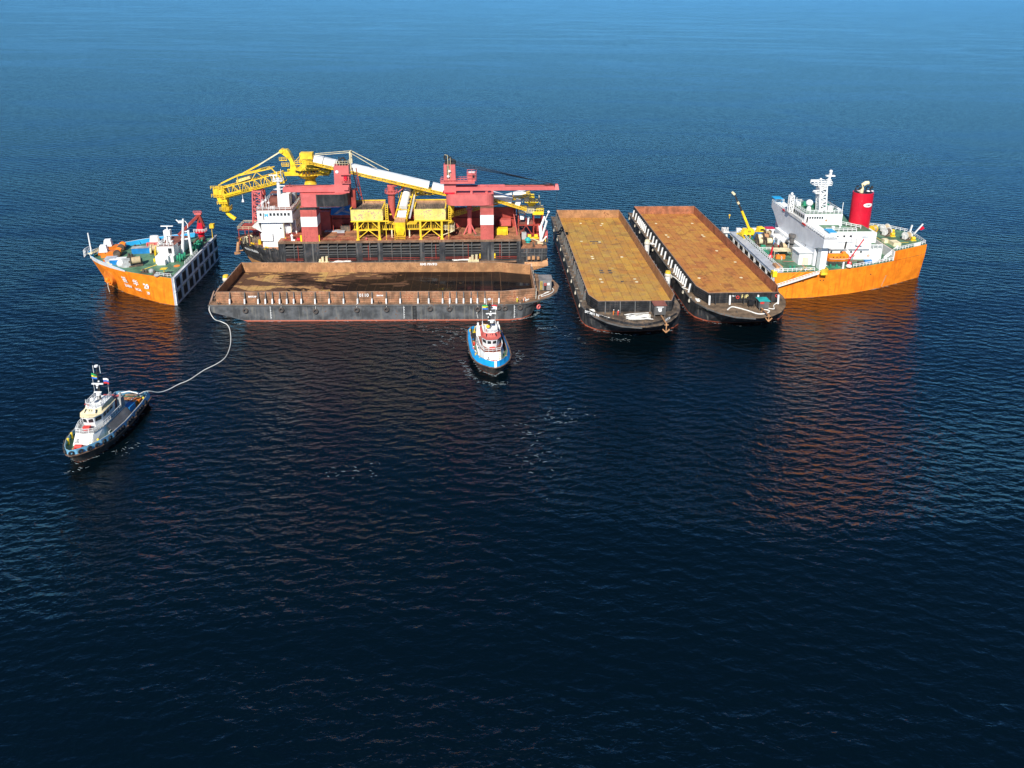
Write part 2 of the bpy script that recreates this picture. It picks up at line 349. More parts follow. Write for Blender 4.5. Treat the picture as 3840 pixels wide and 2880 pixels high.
# ---------------------------------------------------------------- water
def water_mat():
    m, nt, p = nodes_of('sea_water'); N = NT(nt)
    pos = N.n('ShaderNodeNewGeometry').outputs['Position']
    def wave(rz, sx, sy, scale, det, rough, dist):
        return N.noise(N.scl(pos, sx, sy, 1, rz), scale, det, rough, dist)
    gust = N.ramp(N.noise(N.scl(pos, 0.5, 1.0, 1, R(-14)), 0.018, 4, 0.6, 0.8), 0.25, 0.75)
    def train(rz, lam, dist, dsc):
        t = N.n('ShaderNodeTexWave'); t.wave_type = 'BANDS'; t.bands_direction = 'Y'; t.wave_profile = 'SIN'
        t.inputs['Scale'].default_value = .314/lam; t.inputs['Distortion'].default_value = dist; t.inputs['Detail'].default_value = 3
        t.inputs['Detail Scale'].default_value = dsc; t.inputs['Detail Roughness'].default_value = 0.55
        N.l(N.scl(pos, 1, 1, 1, rz), t.inputs[0]); return N.math('POWER', t.outputs['Fac'], 1.5)
    a = train(R(20), 3.9, 8.0, 1.3)        # two crossing wind-wave trains
    b = train(R(-9), 2.3, 7.5, 1.1)
    b2 = wave(R(12), 0.5, 1.0, 0.5, 3, 0.55, 0.5)
    c = wave(R(-6), 0.5, 1.0, 1.5, 3, 0.6, 0.3)          # ripples
    def ridge(x): return N.math('SUBTRACT', 1.0, N.math('ABSOLUTE', N.math('SUBTRACT', N.math('MULTIPLY', x, 2.0), 1.0)))
    hgt = N.math('MULTIPLY', a, 0.155)
    hgt = N.math('ADD', hgt, N.math('MULTIPLY', b, N.math('ADD', N.math('MULTIPLY', gust, 0.05), 0.085)))
    hgt = N.math('ADD', hgt, N.math('MULTIPLY', ridge(b2), N.math('ADD', N.math('MULTIPLY', gust, 0.08), 0.26)))
    hgt = N.math('ADD', hgt, N.math('MULTIPLY', c, N.math('ADD', N.math('MULTIPLY', gust, 0.06), 0.17)))
    sl = N.ramp(ridge(N.noise(N.scl(pos, 0.22, 1.0, 1, R(9)), 0.0085, 2, 0.5, 0.8)), 0.84, 1.0)   # narrow smooth slicks
    calm = N.math('SUBTRACT', 1.0, N.math('MULTIPLY', sl, 0.6))
    bp = N.n('ShaderNodeBump'); N.l(calm, bp.inputs['Strength']); bp.inputs['Distance'].default_value = WAVE
    N.l(hgt, bp.inputs['Height'])
    p.inputs['Base Color'].default_value = (0.0003, 0.0028, 0.0044, 1); p.inputs['IOR'].default_value = 1.55
    p.inputs['Specular IOR Level'].default_value = 0.5; p.inputs['Roughness'].default_value = 0.16
    # unresolved ripples: random facet slopes, so far water is rough and not a mirror
    def facet(scale, k, sx, sy, rz):
        t = N.n('ShaderNodeTexNoise'); t.inputs['Scale'].default_value = scale; t.inputs['Detail'].default_value = 2
        N.l(N.scl(pos, sx, sy, 1, rz), t.inputs['Vector'])
        v = N.n('ShaderNodeVectorMath', operation='SUBTRACT'); N.l(t.outputs['Color'], v.inputs[0]); v.inputs[1].default_value = (.5, .5, .5)
        w = N.n('ShaderNodeVectorMath', operation='MULTIPLY'); N.l(v.outputs[0], w.inputs[0]); w.inputs[1].default_value = (k*.6, k, 0); return w.outputs[0]
    a1 = N.n('ShaderNodeVectorMath', operation='ADD'); N.l(facet(0.55, FACET*.8, .4, 1, R(-16)), a1.inputs[0]); N.l(facet(2.2, FACET, .45, 1, R(14)), a1.inputs[1])
    sc_ = N.n('ShaderNodeVectorMath', operation='SCALE'); N.l(a1.outputs[0], sc_.inputs[0]); N.l(N.math('MULTIPLY', calm, N.math('ADD', N.math('MULTIPLY', gust, 0.5), 0.8)), sc_.inputs['Scale'])
    a2 = N.n('ShaderNodeVectorMath', operation='ADD'); N.l(sc_.outputs[0], a2.inputs[0]); N.l(bp.outputs[0], a2.inputs[1])
    nn_ = N.n('ShaderNodeVectorMath', operation='NORMALIZE'); N.l(a2.outputs[0], nn_.inputs[0])
    N.l(nn_.outputs[0], p.inputs['Normal'])
    return m
WAVE = 1.0; FACET = 0.27
wm = water_mat()
wb = MB(); xs = [-26000, -6000, -1500, -400, 0, 400, 1500, 6000, 26000]; ys = [-3000, -600, 0, 300, 800, 2500, 8000, 30000]
for j in range(len(ys)): 
    for i in range(len(xs)): wb.v.append((xs[i], ys[j], 0))
nx = len(xs)
for j in range(len(ys)-1):
    for i in range(nx-1): wb.f.append((j*nx+i, j*nx+i+1, (j+1)*nx+i+1, (j+1)*nx+i))
water = P('water', wb, wm); water['kind'] = 'structure'
# ---------------------------------------------------------------- barges
FA = frame(18.9, 303.3, -86.75); FB = frame(53.2, 310.7, -86.06); FC = frame(-90.5, 210.0, 2.69)
POSTS = [4.3, 8.8, 12.9, 15.1, 17.2, 19.4, 21.6, 23.7, 26.0, 30.2, 34.5, 38.9, 43.2, 47.6, 52.0, 56.3, 61.8, 65.1, 69.4, 71.6, 73.7, 75.9, 78.2, 80.2, 82.5, 86.9]
def barge(label, F, L, Lc, W, floor, lining, outer, hullm, pads, cols, trim=None, lining_l=None):
    V = vessel('cargo_barge', label, 'barge', F)
    c = W/2; e = 1.9
    near = [(-2, -e), (14, -e), (45, -e), (91, -e), (95, -1.0), (99.2, .9), (103.2, 4.0), (105.9, 7.8), (107.0, 11.6)]
    def full(n): return n + [(l, W-w) for l, w in reversed(n)]
    low = [(14.6, -e), (20, -e), (45, -e), (90, -e), (93.6, -1.1), (95.8, 1.0), (96.6, 4.0), (96.7, 8), (96.6, 12)]
    mid = [(-2, -e), (14, -e), (45, -e), (91, -e), (94.7, -1.0), (97.6, 1.2), (100.2, 4.4), (101.8, 8.3), (102.6, 12)]
    rs = [[(l, w, -1.6) for l, w in full(low)], [(l, w, 3.4) for l, w in full(mid)], [(l, w, 5.46) for l, w in full(near)]]
    P('hull', MB().rings(rs), hullm, V)
    d = MB().prism(full(near), 5.462, 5.50); P('deck', d, 'deck_brown' if outer != 'black' else ('deck_mud' if pads else 'scrap'), V)
    g = MB()                                           # rubbing strake round the deck edge
    pts = [(-2.05, -e-.05)]+[(l, w-.12) for l, w in near[1:-1]]+[(107.1, c)]
    g.wallrun(pts, .16, 5.15, 5.56, -1); P('deck_edge_strake', g, 'stanchion', V)
    # coaming walls: runs in plan, outer skin and inner lining back to back
    runs = {'side_wall': [(0, 0), (Lc, 0)], 'corner_wall': [(Lc, 0), (L, 2.2)], 'end_wall': [(L, 2.2), (L, W-2.2)],
            'corner_wall.b': [(L, W-2.2), (Lc, W)], 'side_wall.b': [(Lc, W), (0, W)], 'end_wall.b': [(0, W), (0, 0)]}
    for nme, pr in runs.items():
        q = P(nme.split('.')[0], MB().wallrun(pr, .10, 5.51, 8.98, -1), outer, V)
        lm = lining_l if (lining_l and nme in ('side_wall.b', 'end_wall.b')) else lining
        P('lining', MB().wallrun(pr, .10, 5.40, 8.98, 1), lm, q)
        P('rim', MB().wallrun([(pr[0][0], pr[0][1]), pr[1]], .16, 8.982, 9.06, 1), 'rim', q)
        dd = Vector((pr[1][0]-pr[0][0], pr[1][1]-pr[0][1], 0)); n = Vector((dd.y, -dd.x, 0)).normalized()
        for z in (6.15, 6.9, 7.65, 8.4):
            a = Vector((*pr[0], z))+n*.17; b = Vector((*pr[1], z))+n*.17
            P('stiffener', MB().bar(a, b, .14, .12), outer, q)
    # stanchions
    st = MB().add([(-.14,0,5.5),(.14,0,5.5),(.14,0,9.0),(-.14,0,9.0),(-.14,-1.0,5.5),(.14,-1.0,5.5),(.14,-.42,8.98),(-.14,-.42,8.98)],
                  [(0,1,2,3),(4,7,6,5),(0,4,5,1),(2,6,7,3),(1,5,6,2),(0,3,7,4)]).mesh('stanchion')
    st.materials.append(M_['stanchion' if pads != 2 else 'black'])
    zt = {0: 0, 1: 7.1, 2: 8.5}[pads]
    pd = MB().cyl((0,-1.12,5.55), (0,-1.12+.46*(zt-5.5)/3.5 if zt else -1, zt or 6), .26 if pads == 1 else .30, n=8).mesh('white_pad'); pd.materials.append(M_['white'])
    for l in POSTS:
        if l > Lc: continue
        for w, rz in ((-.1, 0), (W+.1, math.pi)):
            s = P('stanchion', st, None, V, loc=(l, w, 0), rotz=rz)
            if pads and rz == 0: P('white_pad', pd, None, s)
    for k in range(5):
        w = 4.4+k*(W-8.8)/4; s = P('stanchion', st, None, V, loc=(L+.1, w, 0), rotz=R(90))
        if pads == 2 and k in (1, 3): P('white_pad', pd, None, s)
        P('stanchion', st, None, V, loc=(-.1, w, 0), rotz=R(-90))
    if pads == 2:
        for w in (2.4, W-2.4): s = P('stanchion', st, None, V, loc=(L+.1, w, 0), rotz=R(90)); P('white_pad', pd, None, s)
    # cargo floor: base sheet and the plates welded on it
    fl = [(0.1, .1), (Lc, .1), (L-.1, 2.3), (L-.1, W-2.3), (Lc, W-.1), (.1, W-.1)]
    P('cargo_floor', MB().prism(fl, 5.503, 5.515), 'floor_gap', V)
    nl, nw = cols; pl = (Lc-.3)/nl; pw = (W-.3)/nw
    pm = MB().box(-pl/2+.045, pl/2-.045, -pw/2+.045, pw/2-.045, 0, .05).mesh('floor_plate'); pm.materials.append(M_[floor])
    for i in range(nl):
        for j in range(nw):
            P('floor_plate', pm, None, V, loc=(.15+pl*(i+.5), .15+pw*(j+.5), 5.517+random.random()*.02))
    x0 = Lc-.1; 
    for j in range(nw):                                # plates in the chamfered end
        w0 = .15+pw*j; w1 = w0+pw
        def cut(w): return L-.15-max(0, (2.3-w))*(L-Lc)/2.2-max(0, (w-(W-2.3)))*(L-Lc)/2.2
        P('floor_plate', MB().prism([(x0+.06, w0+.045), (cut(w0)-.05, w0+.045), (cut(w1)-.05, w1-.045), (x0+.06, w1-.045)], 5.517, 5.56), floor, V)
    # bow bulwark lip, bollards, winch
    for (bx, by) in ((94.5, .3), (103.2, 9.0), (103.2, W-9), (94.5, W-.3), (-1.2, 1.5), (-1.2, W-1.5), (1, -1.2), (50, -1.2)):
        b = MB()
        for dx in (-.35, .35): b.cyl((bx+dx, by, 5.5), (bx+dx, by, 6.15), .2, n=8)
        b.box(bx-.6, bx+.6, by-.25, by+.25, 5.5, 5.56); P('bollard', b, 'scrap', V)
    return V
BA = barge('long empty cargo barge with ochre rusted floor, left of the two lying side by side', FA, 96.0, 90.8, 27.1, 'floorA', 'rust_wall', 'black', 'hull_black', 0, (28, 9))
BB = barge('empty cargo barge with orange brown floor and tall white side pads, beside the orange stern', FB, 95.8, 89.8, 26.9, 'floorB', 'rust_red', 'black', 'hull_black', 2, (26, 9))
BC = barge('broadside barge with wet dark floor and rusty sides, moored in front of the crane ship', FC, 98.3, 88.0, 25.4, 'floorC', 'rust_wall', 'rust_outer', 'grey_hull', 1, (30, 8))
def cabin(V, x0, x1, y0, y1, z1, wall, roof, legs=True, z0=6.3):
    b = P('cabin', MB().box(x0, x1, y0, y1, z0, z1), wall, V)
    P('roof', MB().box(x0-.25, x1+.25, y0-.25, y1+.25, z1+.002, z1+.12), roof, b)
    P('door', MB().box((x0+x1)/2-.4, (x0+x1)/2+.4, y0-.05, y0-.003, z0+.1, z0+1.9), 'dark', b)
    if legs:
        g = MB()
        for x in (x0+.2, x1-.2):
            for y in (y0+.2, y1-.2): g.box(x-.12, x+.12, y-.12, y+.12, 5.5, z0-.002)
        P('cabin_legs', g, 'stanchion', b)
    return b
ca = cabin(BA, 96.9, 100.3, 18.6, 22.1, 9.3, 'stanchion', 'brick_red')
lettering('DT', .9, 'txt_white', ca, plane_fn((100.31, 20.3, 8.2), (0, 1, 0)), bold=.03)
P('sign_plate', MB().box(100.305, 100.33, 19.2, 21.4, 8.75, 8.95), 'txt_white', ca)
P('round_sign', MB().cyl((100.31, 20.3, 7.8), (100.34, 20.3, 7.8), .55, n=16), 'txt_white', ca)
cb = cabin(BB, 98.9, 101.7, 16.5, 19.5, 8.6, 'stanchion', 'turq', z0=6.2)
P('red_panel', MB().box(101.71, 101.74, 16.7, 17.9, 7.7, 8.5), 'txt_red', cb)
P('equipment_rack', MB().box(98.2, 99.4, 14.2, 15.9, 6.5, 7.6).rail([(98.2, 14.2, 5.5), (99.4, 14.2, 5.5), (99.4, 15.9, 5.5)], 1.0, 1), 'black', BB)
cc = cabin(BC, 100.2, 104.1, 8.0, 11.6, 9.7, 'cabin_grey', 'cabin_grey', z0=5.9)
P('ladder', MB().rail([(100.5, 7.8, 6), (101.1, 7.8, 6)], 3.0, .6, .04, 6), 'yellow_clean', cc)
P('life_ring', MB().torus((102.1, 7.88, 8.0), (0, 1, 0), .36, .11), 'txt_red', cc)
P('white_panel', MB().box(102.8, 103.5, 7.93, 7.99, 7.7, 8.5), 'white', cc)
# anchors and their davits on the two bows that face the camera
def anchor(V, x, y, zt):
    a = P('anchor_davit', MB().bar((100.9, y, 6.3), (x, y, 6.6), .35).bar((102.4, y, 5.5), (102.4, y, 6.4), .3), 'tan', V)
    h = MB().bar((x, y, 6.5), (x, y, zt), .25).bar((x+.1, y-1, zt+1.0), (x+.1, y, zt-.1), .28).bar((x+.1, y+1, zt+1.0), (x+.1, y, zt-.1), .28).bar((x, y-.6, 6.3), (x, y+.6, 6.3), .2)
    P('anchor', h, 'tan', a)
anchor(BA, 107.2, 20.6, 4.0); anchor(BB, 107.6, 17.2, 4.8)
P('bulwark', MB().wallrun([(94.5, -1.15), (98.6, 1.12), (102, 4.5), (104.6, 8.3), (106.2, 12), (106.2, 15.1), (104.6, 18.8), (102, 22.6), (98.6, 26)], .12, 5.57, 6.25, 1), 'black', BA)
# draft marks, lettering
for l in (16.5, 57.3, 91.6):
    g = MB()
    for k in range(12): z = .8+k*.4; g.box(l, l+(.35 if k % 2 else .2), -1.935, -1.925, z, z+.22)
    g.box(l-.3, l+.5, -1.935, -1.925, 5.2, 5.5)
    P('draft_marks', g, 'txt_white', BC)
lettering('0110', 1.5, 'txt_white', BC, plane_fn((45.1, -.32, 7.9), (1, 0, 0)), bold=.02)
lettering('BINTAP', .75, 'txt_white', BC, plane_fn((11.0, -.32, 7.55), (1, 0, 0)), bold=.03)
lettering('BINTAP', .6, 'txt_white', BC, plane_fn((50.0, -.32, 7.8), (1, 0, 0)), bold=.03)
lettering('RMS PINTO', 1.15, 'txt_white', BC, plane_fn((63.4, 25.28, 8.35), (1, 0, 0)), bold=.04)
lettering('RIM 1', 1.0, 'txt_yellow', BC, plane_fn((100.0, 1.95, 4.75), (.72, .69, 0), (0, 0, 1)), bold=.02)
lettering('RiP', 1.7, 'txt_yellow', BB, plane_fn((96.12, 13.9, 7.8), (0, 1, 0)), bold=.03)
lettering('RMP 3001', .85, 'txt_yellow', BB, plane_fn((99.9, 2.35, 4.75), (.66, .75, 0)), bold=.02)
lettering('TB 1', .6, 'txt_white', BB, plane_fn((96.12, 10.3, 8.0), (0, 1, 0)), bold=.02)
lettering('DT 3011 HARBOUR', 1.0, 'txt_white', BA, plane_fn((99.2, 1.62, 5.9), (.62, .78, 0)), bold=.05)
lettering('DT 30', 1.0, 'txt_white', BA, plane_fn((102.4, 22.25, 5.9), (-.68, .73, 0)), bold=.05)
P('marker_ring', MB().torus((96.2, 11.6, 7.6), (1, 0, 0), .45, .12), 'txt_red', BB)
P('marker_ring', MB().torus((96.2, 24.2, 8.0), (1, 0, 0), .45, .12), 'txt_red', BB)
P('hatch_opening', MB().box(96.11, 96.15, 6.2, 6.9, 6.6, 7.9), 'dark', BB)
P('stern_horn', MB().bar((-2, -.8, 5.5), (-.6, -.3, 9.2), .2).bar((-2, .8, 5.5), (-.6, .5, 9.2), .2), 'rim', BC)
P('stern_horn', MB().bar((-2.6, 5, 5.5), (-.6, 5.6, 8.8), .2), 'rim', BC)
P('side_ladder', MB().rail([(60.2, -2.05, .4), (61.2, -2.05, .4)], 5.0, 1, .09, 9), 'rubber', BC)
# floor marks
for V, spots in ((BA, [(8, 9.5), (8.6, 18.5), (31, 6.5), (31.8, 13.5), (48, 8), (50, 8), (48.5, 19), (70, 7.5), (70, 19.2), (72.5, 7.6), (72.5, 19.3), (11, 17.5)]),
                 (BB, [(14, 6.5), (14, 22), (29, 6.8), (31.6, 7), (29.4, 21.5), (31.2, 21.6), (48, 21.2), (75, 6), (75, 20.7), (60, 24)])):
    for (l, w) in spots:
        P('manhole_cover', MB().cyl((l, w, 5.54), (l, w, 5.64), .55, n=12), 'cream', V)
for (l, w, a, b) in [(31, 11.5, 3.3, .6), (33, 11.0, 1.2, .5), (33, 13.2, 1.6, .5), (62, 9, 1.3, .7), (62, 12, 1.3, .7), (64, 9, 1.6, .6), (64, 12, 1.3, .6), (29, 20.5, .8, .3), (72, 14.5, 1, .5)]:
    P('doubler_plate', MB().box(l-b, l+b, w-a/2, w+a/2, 5.56, 5.61), 'rust_red', BA).data.materials[0] = M_['scrap']
# tyre fenders hung over the broadside barge
ty = MB().torus((0, 0, 0), (0, 1, 0), .62, .27, 18, 8).mesh('tyre'); ty.materials.append(M_['tyre_brown'])
for p in ty.polygons: p.use_smooth = True
TY = [(9.1, 3.7, 0, 'leftmost tyre fender on the grey side of the broadside barge, with no rope'),
      (20.0, 3.9, 1, 'tyre fender on a white rope, second from the left on the broadside barge'),
      (30.4, 3.4, 1, 'tyre fender on a white rope, third from the left on the broadside barge'),
      (43.0, 3.8, 1, 'tyre fender with a knotted rope, below the white 0110 on the broadside barge'),
      (52.1, 3.9, 1, 'tyre fender just right of the middle draft marks on the broadside barge'),
      (65.5, 4.1, 1, 'tyre fender on a rope, well right of the black side ladder of the broadside barge'),
      (71.5, 4.0, 1, 'tyre fender between two others, left of the one trailing a frayed rope'),
      (80.3, 3.9, 2, 'tyre fender trailing a frayed rope below it, behind the mast of the tug'),
      (86.8, 4.4, 1, 'tyre fender on a rope, just right of the flags of the tug'),
      (88.8, 4.2, 0, 'small bare tyre fender, left of the right hand draft marks'),
      (93.5, 4.2, 1, 'tyre fender on the curve of the bow below the two workers')]
for l, z, k, lab in TY:
    t = thing('tyre_fender', lab, 'tyre fender', (l, -2.15 if l < 92 else -1.55, z), 0, 'tyre fenders along the broadside barge', BC)
    P('tyre', ty, None, t)
    if k: P('rope', MB().tube([(0, .02, .5), (.05, .1, 1.3), (0, .12, 5.6-z), (0, .9, 5.55-z)], .07), 'rope_white', t)
    if k == 2: P('rope_end', MB().tube([(0, -.1, -.4), (-.3, -.1, -1.2), (-.1, -.1, -2.2), (.1, -.1, -3)], .09), 'rope_white', t)
t = thing('tyre_fender', 'red painted tyre fender near the tip of the broadside barge bow', 'tyre fender', (99.6, 1.75, 2.9), R(42), 'tyre fenders along the broadside barge', BC)
tr = ty.copy(); tr.materials[0] = M_['pink']; P('tyre', tr, None, t)
for V, side, nm, lst in ((BB, -2.15, 'the white padded barge', [(1.7, 3.9), (12.6, 4.1), (21.4, 4.3), (43.2, 4.4), (70, 4.2), (84, 4.3), (91, 4.3)]), (BA, -2.15, 'the ochre floored barge', [(12, 3.8), (24, 3.8), (36, 4), (47, 4), (58, 3.9), (68, 4), (78, 4), (88, 4)])):
    for i, (l, z) in enumerate(lst):
        where = ['farthest', 'second farthest', 'third farthest', 'fourth farthest', 'fifth farthest', 'sixth farthest', 'seventh farthest', 'nearest'][i]
        if i == len(lst)-1: where = 'nearest'
        t = thing('rope_fender', '%s pale looped rope fender hanging on the left side of %s' % (where, nm), 'rope fender', (l, side, z), 0, 'pale rope fenders along '+nm, V)
        P('rope_loop', MB().torus((0, 0, 0), (0, 1, 0), .5, .14, 14, 6), 'rope', t)
        P('hanger', MB().tube([(0, 0, .5), (0, .1, 5.6-z), (0, .8, 5.6-z)], .08), 'rope', t)
# ropes
def rope(label, V, pts, r, mat, cat='rope', group=None, noise=0.0, seed=0, name='mooring_rope', sub=4):
    rnd = random.Random(seed); pp = [Vector(p) for p in pts]; out = []
    for i in range(len(pp)-1):                               # Catmull-Rom through the points
        p0 = pp[max(0, i-1)]; p1 = pp[i]; p2 = pp[i+1]; p3 = pp[min(len(pp)-1, i+2)]
        for k in range(sub):
            t = k/sub; out.append(.5*((2*p1)+(p2-p0)*t+(2*p0-5*p1+4*p2-p3)*t*t+(3*p1-p0-3*p2+p3)*t**3))
    out.append(pp[-1])
    o = P(name, MB().tube(out, r), mat)
    if V is not None: o.matrix_world = V.matrix_world
    return tag(o, label, cat, group)
def heap(label, V, c, w, l, r, mat, n=16, seed=1, z=5.6):
    rnd = random.Random(seed)
    pts = [(c[0]+(rnd.random()-.5)*w, c[1]+(k % 2-.5)*l*(.7+.3*rnd.random()), z+.08*k/3+rnd.random()*.1) for k in range(n)]
    return rope(label, V, pts, r, mat, seed=seed, sub=4, name='rope_heap', group=None)
heap('pale mooring rope flaked in a heap across the bow of the ochre floored barge', BA, (100.8, 13.8), 4.6, 8.0, .10, 'rope_white', 26, 3)
heap('small knot of white rope at the left corner of the ochre barge bow deck', BA, (95.5, .6), 1.6, 1.6, .16, 'rope_white', 12, 5)
rope('thick pale rope curving over the bow deck of the barge with the RiP lettering', BB, [(101.2, 6.8, 5.7), (99.6, 8.6, 5.9), (99.8, 10.4, 5.7), (102, 13, 5.65), (104.4, 15.2, 5.65), (104.0, 18, 5.65), (102.2, 19.6, 5.65), (101.3, 18.0, 5.65), (103.2, 17.5, 5.7)], .2, 'rope_white')
rope('thinner pale rope leading from the green roofed cabin to the right corner', BB, [(100.4, 19.8, 5.7), (100.9, 21.6, 5.65), (98.6, 22.4, 5.65), (97.2, 23.6, 5.65), (96.8, 24.8, 6.2)], .16, 'rope_white')
heap('frayed white rope at the left bow corner of the barge lettered RiP', BB, (93.6, -.1), 2.4, 1.6, .14, 'rope_white', 12, 9)
rope('cream rope looped in long bights on the bow deck beside the grey cabin', BC, [(99.6, 1.6, 5.7), (99.8, 4.0, 5.7), (101.0, 5.0, 5.7), (103.4, 7.2, 5.7), (102.2, 6.6, 5.7), (100.6, 3.9, 5.75), (101.2, 3.6, 5.8), (104, 6.0, 5.8), (105, 8.8, 5.7), (104.4, 10.5, 5.7)], .13, 'rope_white')
heap('tangle of white rope by the feet of the two barge workers', BC, (95.6, .6), 2.2, 1.4, .12, 'rope_white', 14, 12)
rope('frayed pale line hanging along the end wall of the broadside barge', BC, [(98.6, 24, 9.1), (99.2, 18, 7.2), (98.8, 12, 8.4), (99.0, 6, 6.8), (98.8, 3, 8.6), (98.6, 1.2, 5.9)], .09, 'rope')
# mooring posts between the two barges (guide posts of the submerged deck)
for (x, y, lab, hh) in ((51.3, 265.0, 'white guide post wrapped in rope between the two barges, the farther one', 8.6), (52.6, 231.9, 'guide post with yellow cap between the two barges, the nearer one', 9.0), (-93.2, 225.2, 'white guide post with orange cap standing past the left end of the broadside barge', 7.8)):
    t = thing('guide_post', lab, 'guide post', (x, y, 0), 0, None)
    P('post', MB().cyl((0, 0, -3), (0, 0, hh), .95, n=14), 'white_worn', t, smooth=True)
    P('cap', MB().cyl((0, 0, hh+.002), (0, 0, hh+.7), 1.02, .8, n=14), 'yellow' if y < 260 else 'cream', t)
    P('lashing', MB().torus((0, 0, hh-.5), (0, 0, 1), 1.0, .14).torus((0, 0, hh-.9), (0, .1, 1), 1.0, .14), 'rope', t)
rope('white line thrown from the nearer guide post to the side of the padded barge', None, [(52.6, 231.9, 8.5), (55.2, 233.0, 7.0), (57.0, 232, 5.7), (58.4, 229, 5.6), (56.6, 227.5, 5.8), (59, 225, 5.6)], .15, 'rope_white')
heap('bundle of white rope hung on the farther guide post', None, (52.6, 265.0), 3.0, 1.6, .16, 'rope_white', 14, 21, 7.6)
# long towing rope: barge stern - water - tug
rope('long white towing rope curving over the water from the broadside barge to the tug', None,
     [(-91.9, 208.4, 5.5), (-91.9, 207.2, 4.2), (-90.4, 206.6, 1.6), (-88.6, 207.4, .3), (-85.9, 205.3, .1), (-83.2, 200.1, .1), (-80.5, 192.7, .1), (-79.2, 185.8, .1), (-80.0, 181.8, .1), (-82.2, 177.9, .1), (-83.9, 172.9, .1), (-85.6, 170.2, .25), (-86.9, 167.0, .5), (-88.0, 164.4, 1.3), (-89.2, 162.2, 2.9), (-90.4, 160.6, 3.2), (-92.5, 156.5, 2.4)], .11, 'rope_white', 'tow rope', name='towing_rope', sub=6)
# ---------------------------------------------------------------- floating crane / transhipment ship
FM = FC @ Matrix.Translation((0, 33.5, 0)) @ Matrix.Rotation(-0.0125, 4, 'Y')
VM = vessel('crane_ship', 'black and red transhipment ship with two red cranes and yellow conveyors', 'ship', FM)
def mir(h, W): return h+[(x, W-y) for x, y in reversed(h)]
mtop = mir([(105.2, 0.0), (95.6, 0), (60, 0), (30, 0), (10.7, .0), (4.5, 3.0), (-1, 7.0), (-5.8, 11), (-8.6, 14.9)], 30)
mmid = mir([(104.8, 0.0), (95.6, 0), (60, 0), (30, 0), (11.5, .1), (6, 3.4), (1.2, 7.2), (-3.4, 11), (-6.9, 14.9)], 30)
mlow = mir([(96, .4), (90, .2), (60, .2), (30, .2), (13, .5), (8.5, 3.6), (4, 7.5), (-.5, 11), (-4.2, 14.9)], 30)
mbot = mir([(93, .8), (88, .4), (60, .4), (30, .4), (14, .9), (10, 4), (5.5, 8), (1.5, 11.5), (-2.5, 14.9)], 30)
M_['m_hull'] = paint('streaked_black_hull', (0.040, 0.041, 0.044), 0.5, 0.25, (0.14, 0.08, 0.05), 0.3, 0.85, (0.19, 0.18, 0.16), boot=(2.9, (0.50, 0.25, 0.10)), seams=(5, 2.2))
rz = lambda pts, z: [(x, y, z) for x, y in pts]
# keep the broad side inset so the framed bays can sit in front of it
def inset(pts): return [(x, (y+1.5 if (y < 15 and 11.5 < x < 95) else y)) for x, y in pts]
P('hull', MB().rings([rz(mbot, -1.5), rz(mlow, 1.2), rz(mmid, 6.0), rz(mtop, 9.9)]), 'm_hull', VM)
P('bow_deck', MB().prism(mir([(10.6, .25), (4.5, 3.25), (-1, 7.2), (-5.6, 11.2), (-8.3, 14.9)], 30), 9.902, 9.95), 'deck_rust', VM)
P('aft_deck', MB().box(95.6, 105.0, .2, 29.8, 9.902, 9.95), 'deck_rust', VM)
P('bow_rim', MB().wallrun([(10.6, .0), (4.4, 2.95), (-1, 6.95), (-5.8, 10.95), (-8.6, 14.9), (-8.6, 15.1), (-5.8, 19), (-1, 23)], .14, 9.96, 10.45, -1), 'm_hull', VM)
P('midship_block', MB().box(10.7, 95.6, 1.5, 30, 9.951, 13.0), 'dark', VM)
P('main_deck', MB().box(10.7, 95.6, 0, 30, 13.002, 13.4), 'deck_rust', VM)
P('deck_edge', MB().box(10.7, 95.6, -.08, -.003, 12.7, 13.45), 'deck_brown', VM)
# framed bays of the side shell: solid columns, stringers, web frames
cols = [(10.7, 13.2), (19.2, 24.9), (37.6, 39.9), (45.1, 47.0), (59.8, 61.6), (66.8, 68.9), (81.4, 86.1), (94.2, 95.6)]
for a, b in cols: P('side_column', MB().box(a, b, -.06, 1.5, 9.85, 12.69).box(a, b, -.06, .3, 5.5, 9.849), 'm_hull', VM)
for (a0, a), (b, b1) in zip(cols[:-1], cols[1:]):
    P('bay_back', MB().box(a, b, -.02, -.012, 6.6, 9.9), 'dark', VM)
    for z in (6.7, 7.6, 8.5, 9.4, 10.4, 11.4):
        P('stringer', MB().box(a, b, -.35, 1.2 if z > 9.9 else -.021, z, z+.14), 'stanchion' if z > 8 else 'black', VM)
    n = max(2, round((b-a)/3.2))
    for i in range(1, n):
        x = a+(b-a)*i/n; P('web_frame', MB().box(x-.12, x+.12, -.38, -.022, 6.6, 12.3).box(x-.12, x+.12, -.02, 1.4, 9.96, 12.99), 'stanchion', VM)
    P('bay_handrail', MB().bar((a, -.5, 7.2), (b, -.5, 7.2), .12).bar((a, -.5, 6.6), (b, -.5, 6.6), .10), 'red', VM)
for x in (17.6, 42.0, 65.6, 77, 88.2): P('red_pipe', MB().bar((x, -.5, 6.6), (x, -.5, 12), .14), 'red', VM)
P('yellow_guard', MB().box(80.9, 81.35, -.4, 0, 6.6, 8.3).box(86.15, 86.6, -.4, 0, 6.6, 8.3), 'yellow_clean', VM)
def mhull(sx, z):      # near bow flank at 9.9..6
    a = Vector((4.5, 3.0, 9.9)).lerp(Vector((-5.8, 11, 9.9)), sx); b = Vector((6, 3.4, 6)).lerp(Vector((-3.4, 11, 6)), sx); return a.lerp(b, (9.9-z)/3.9)
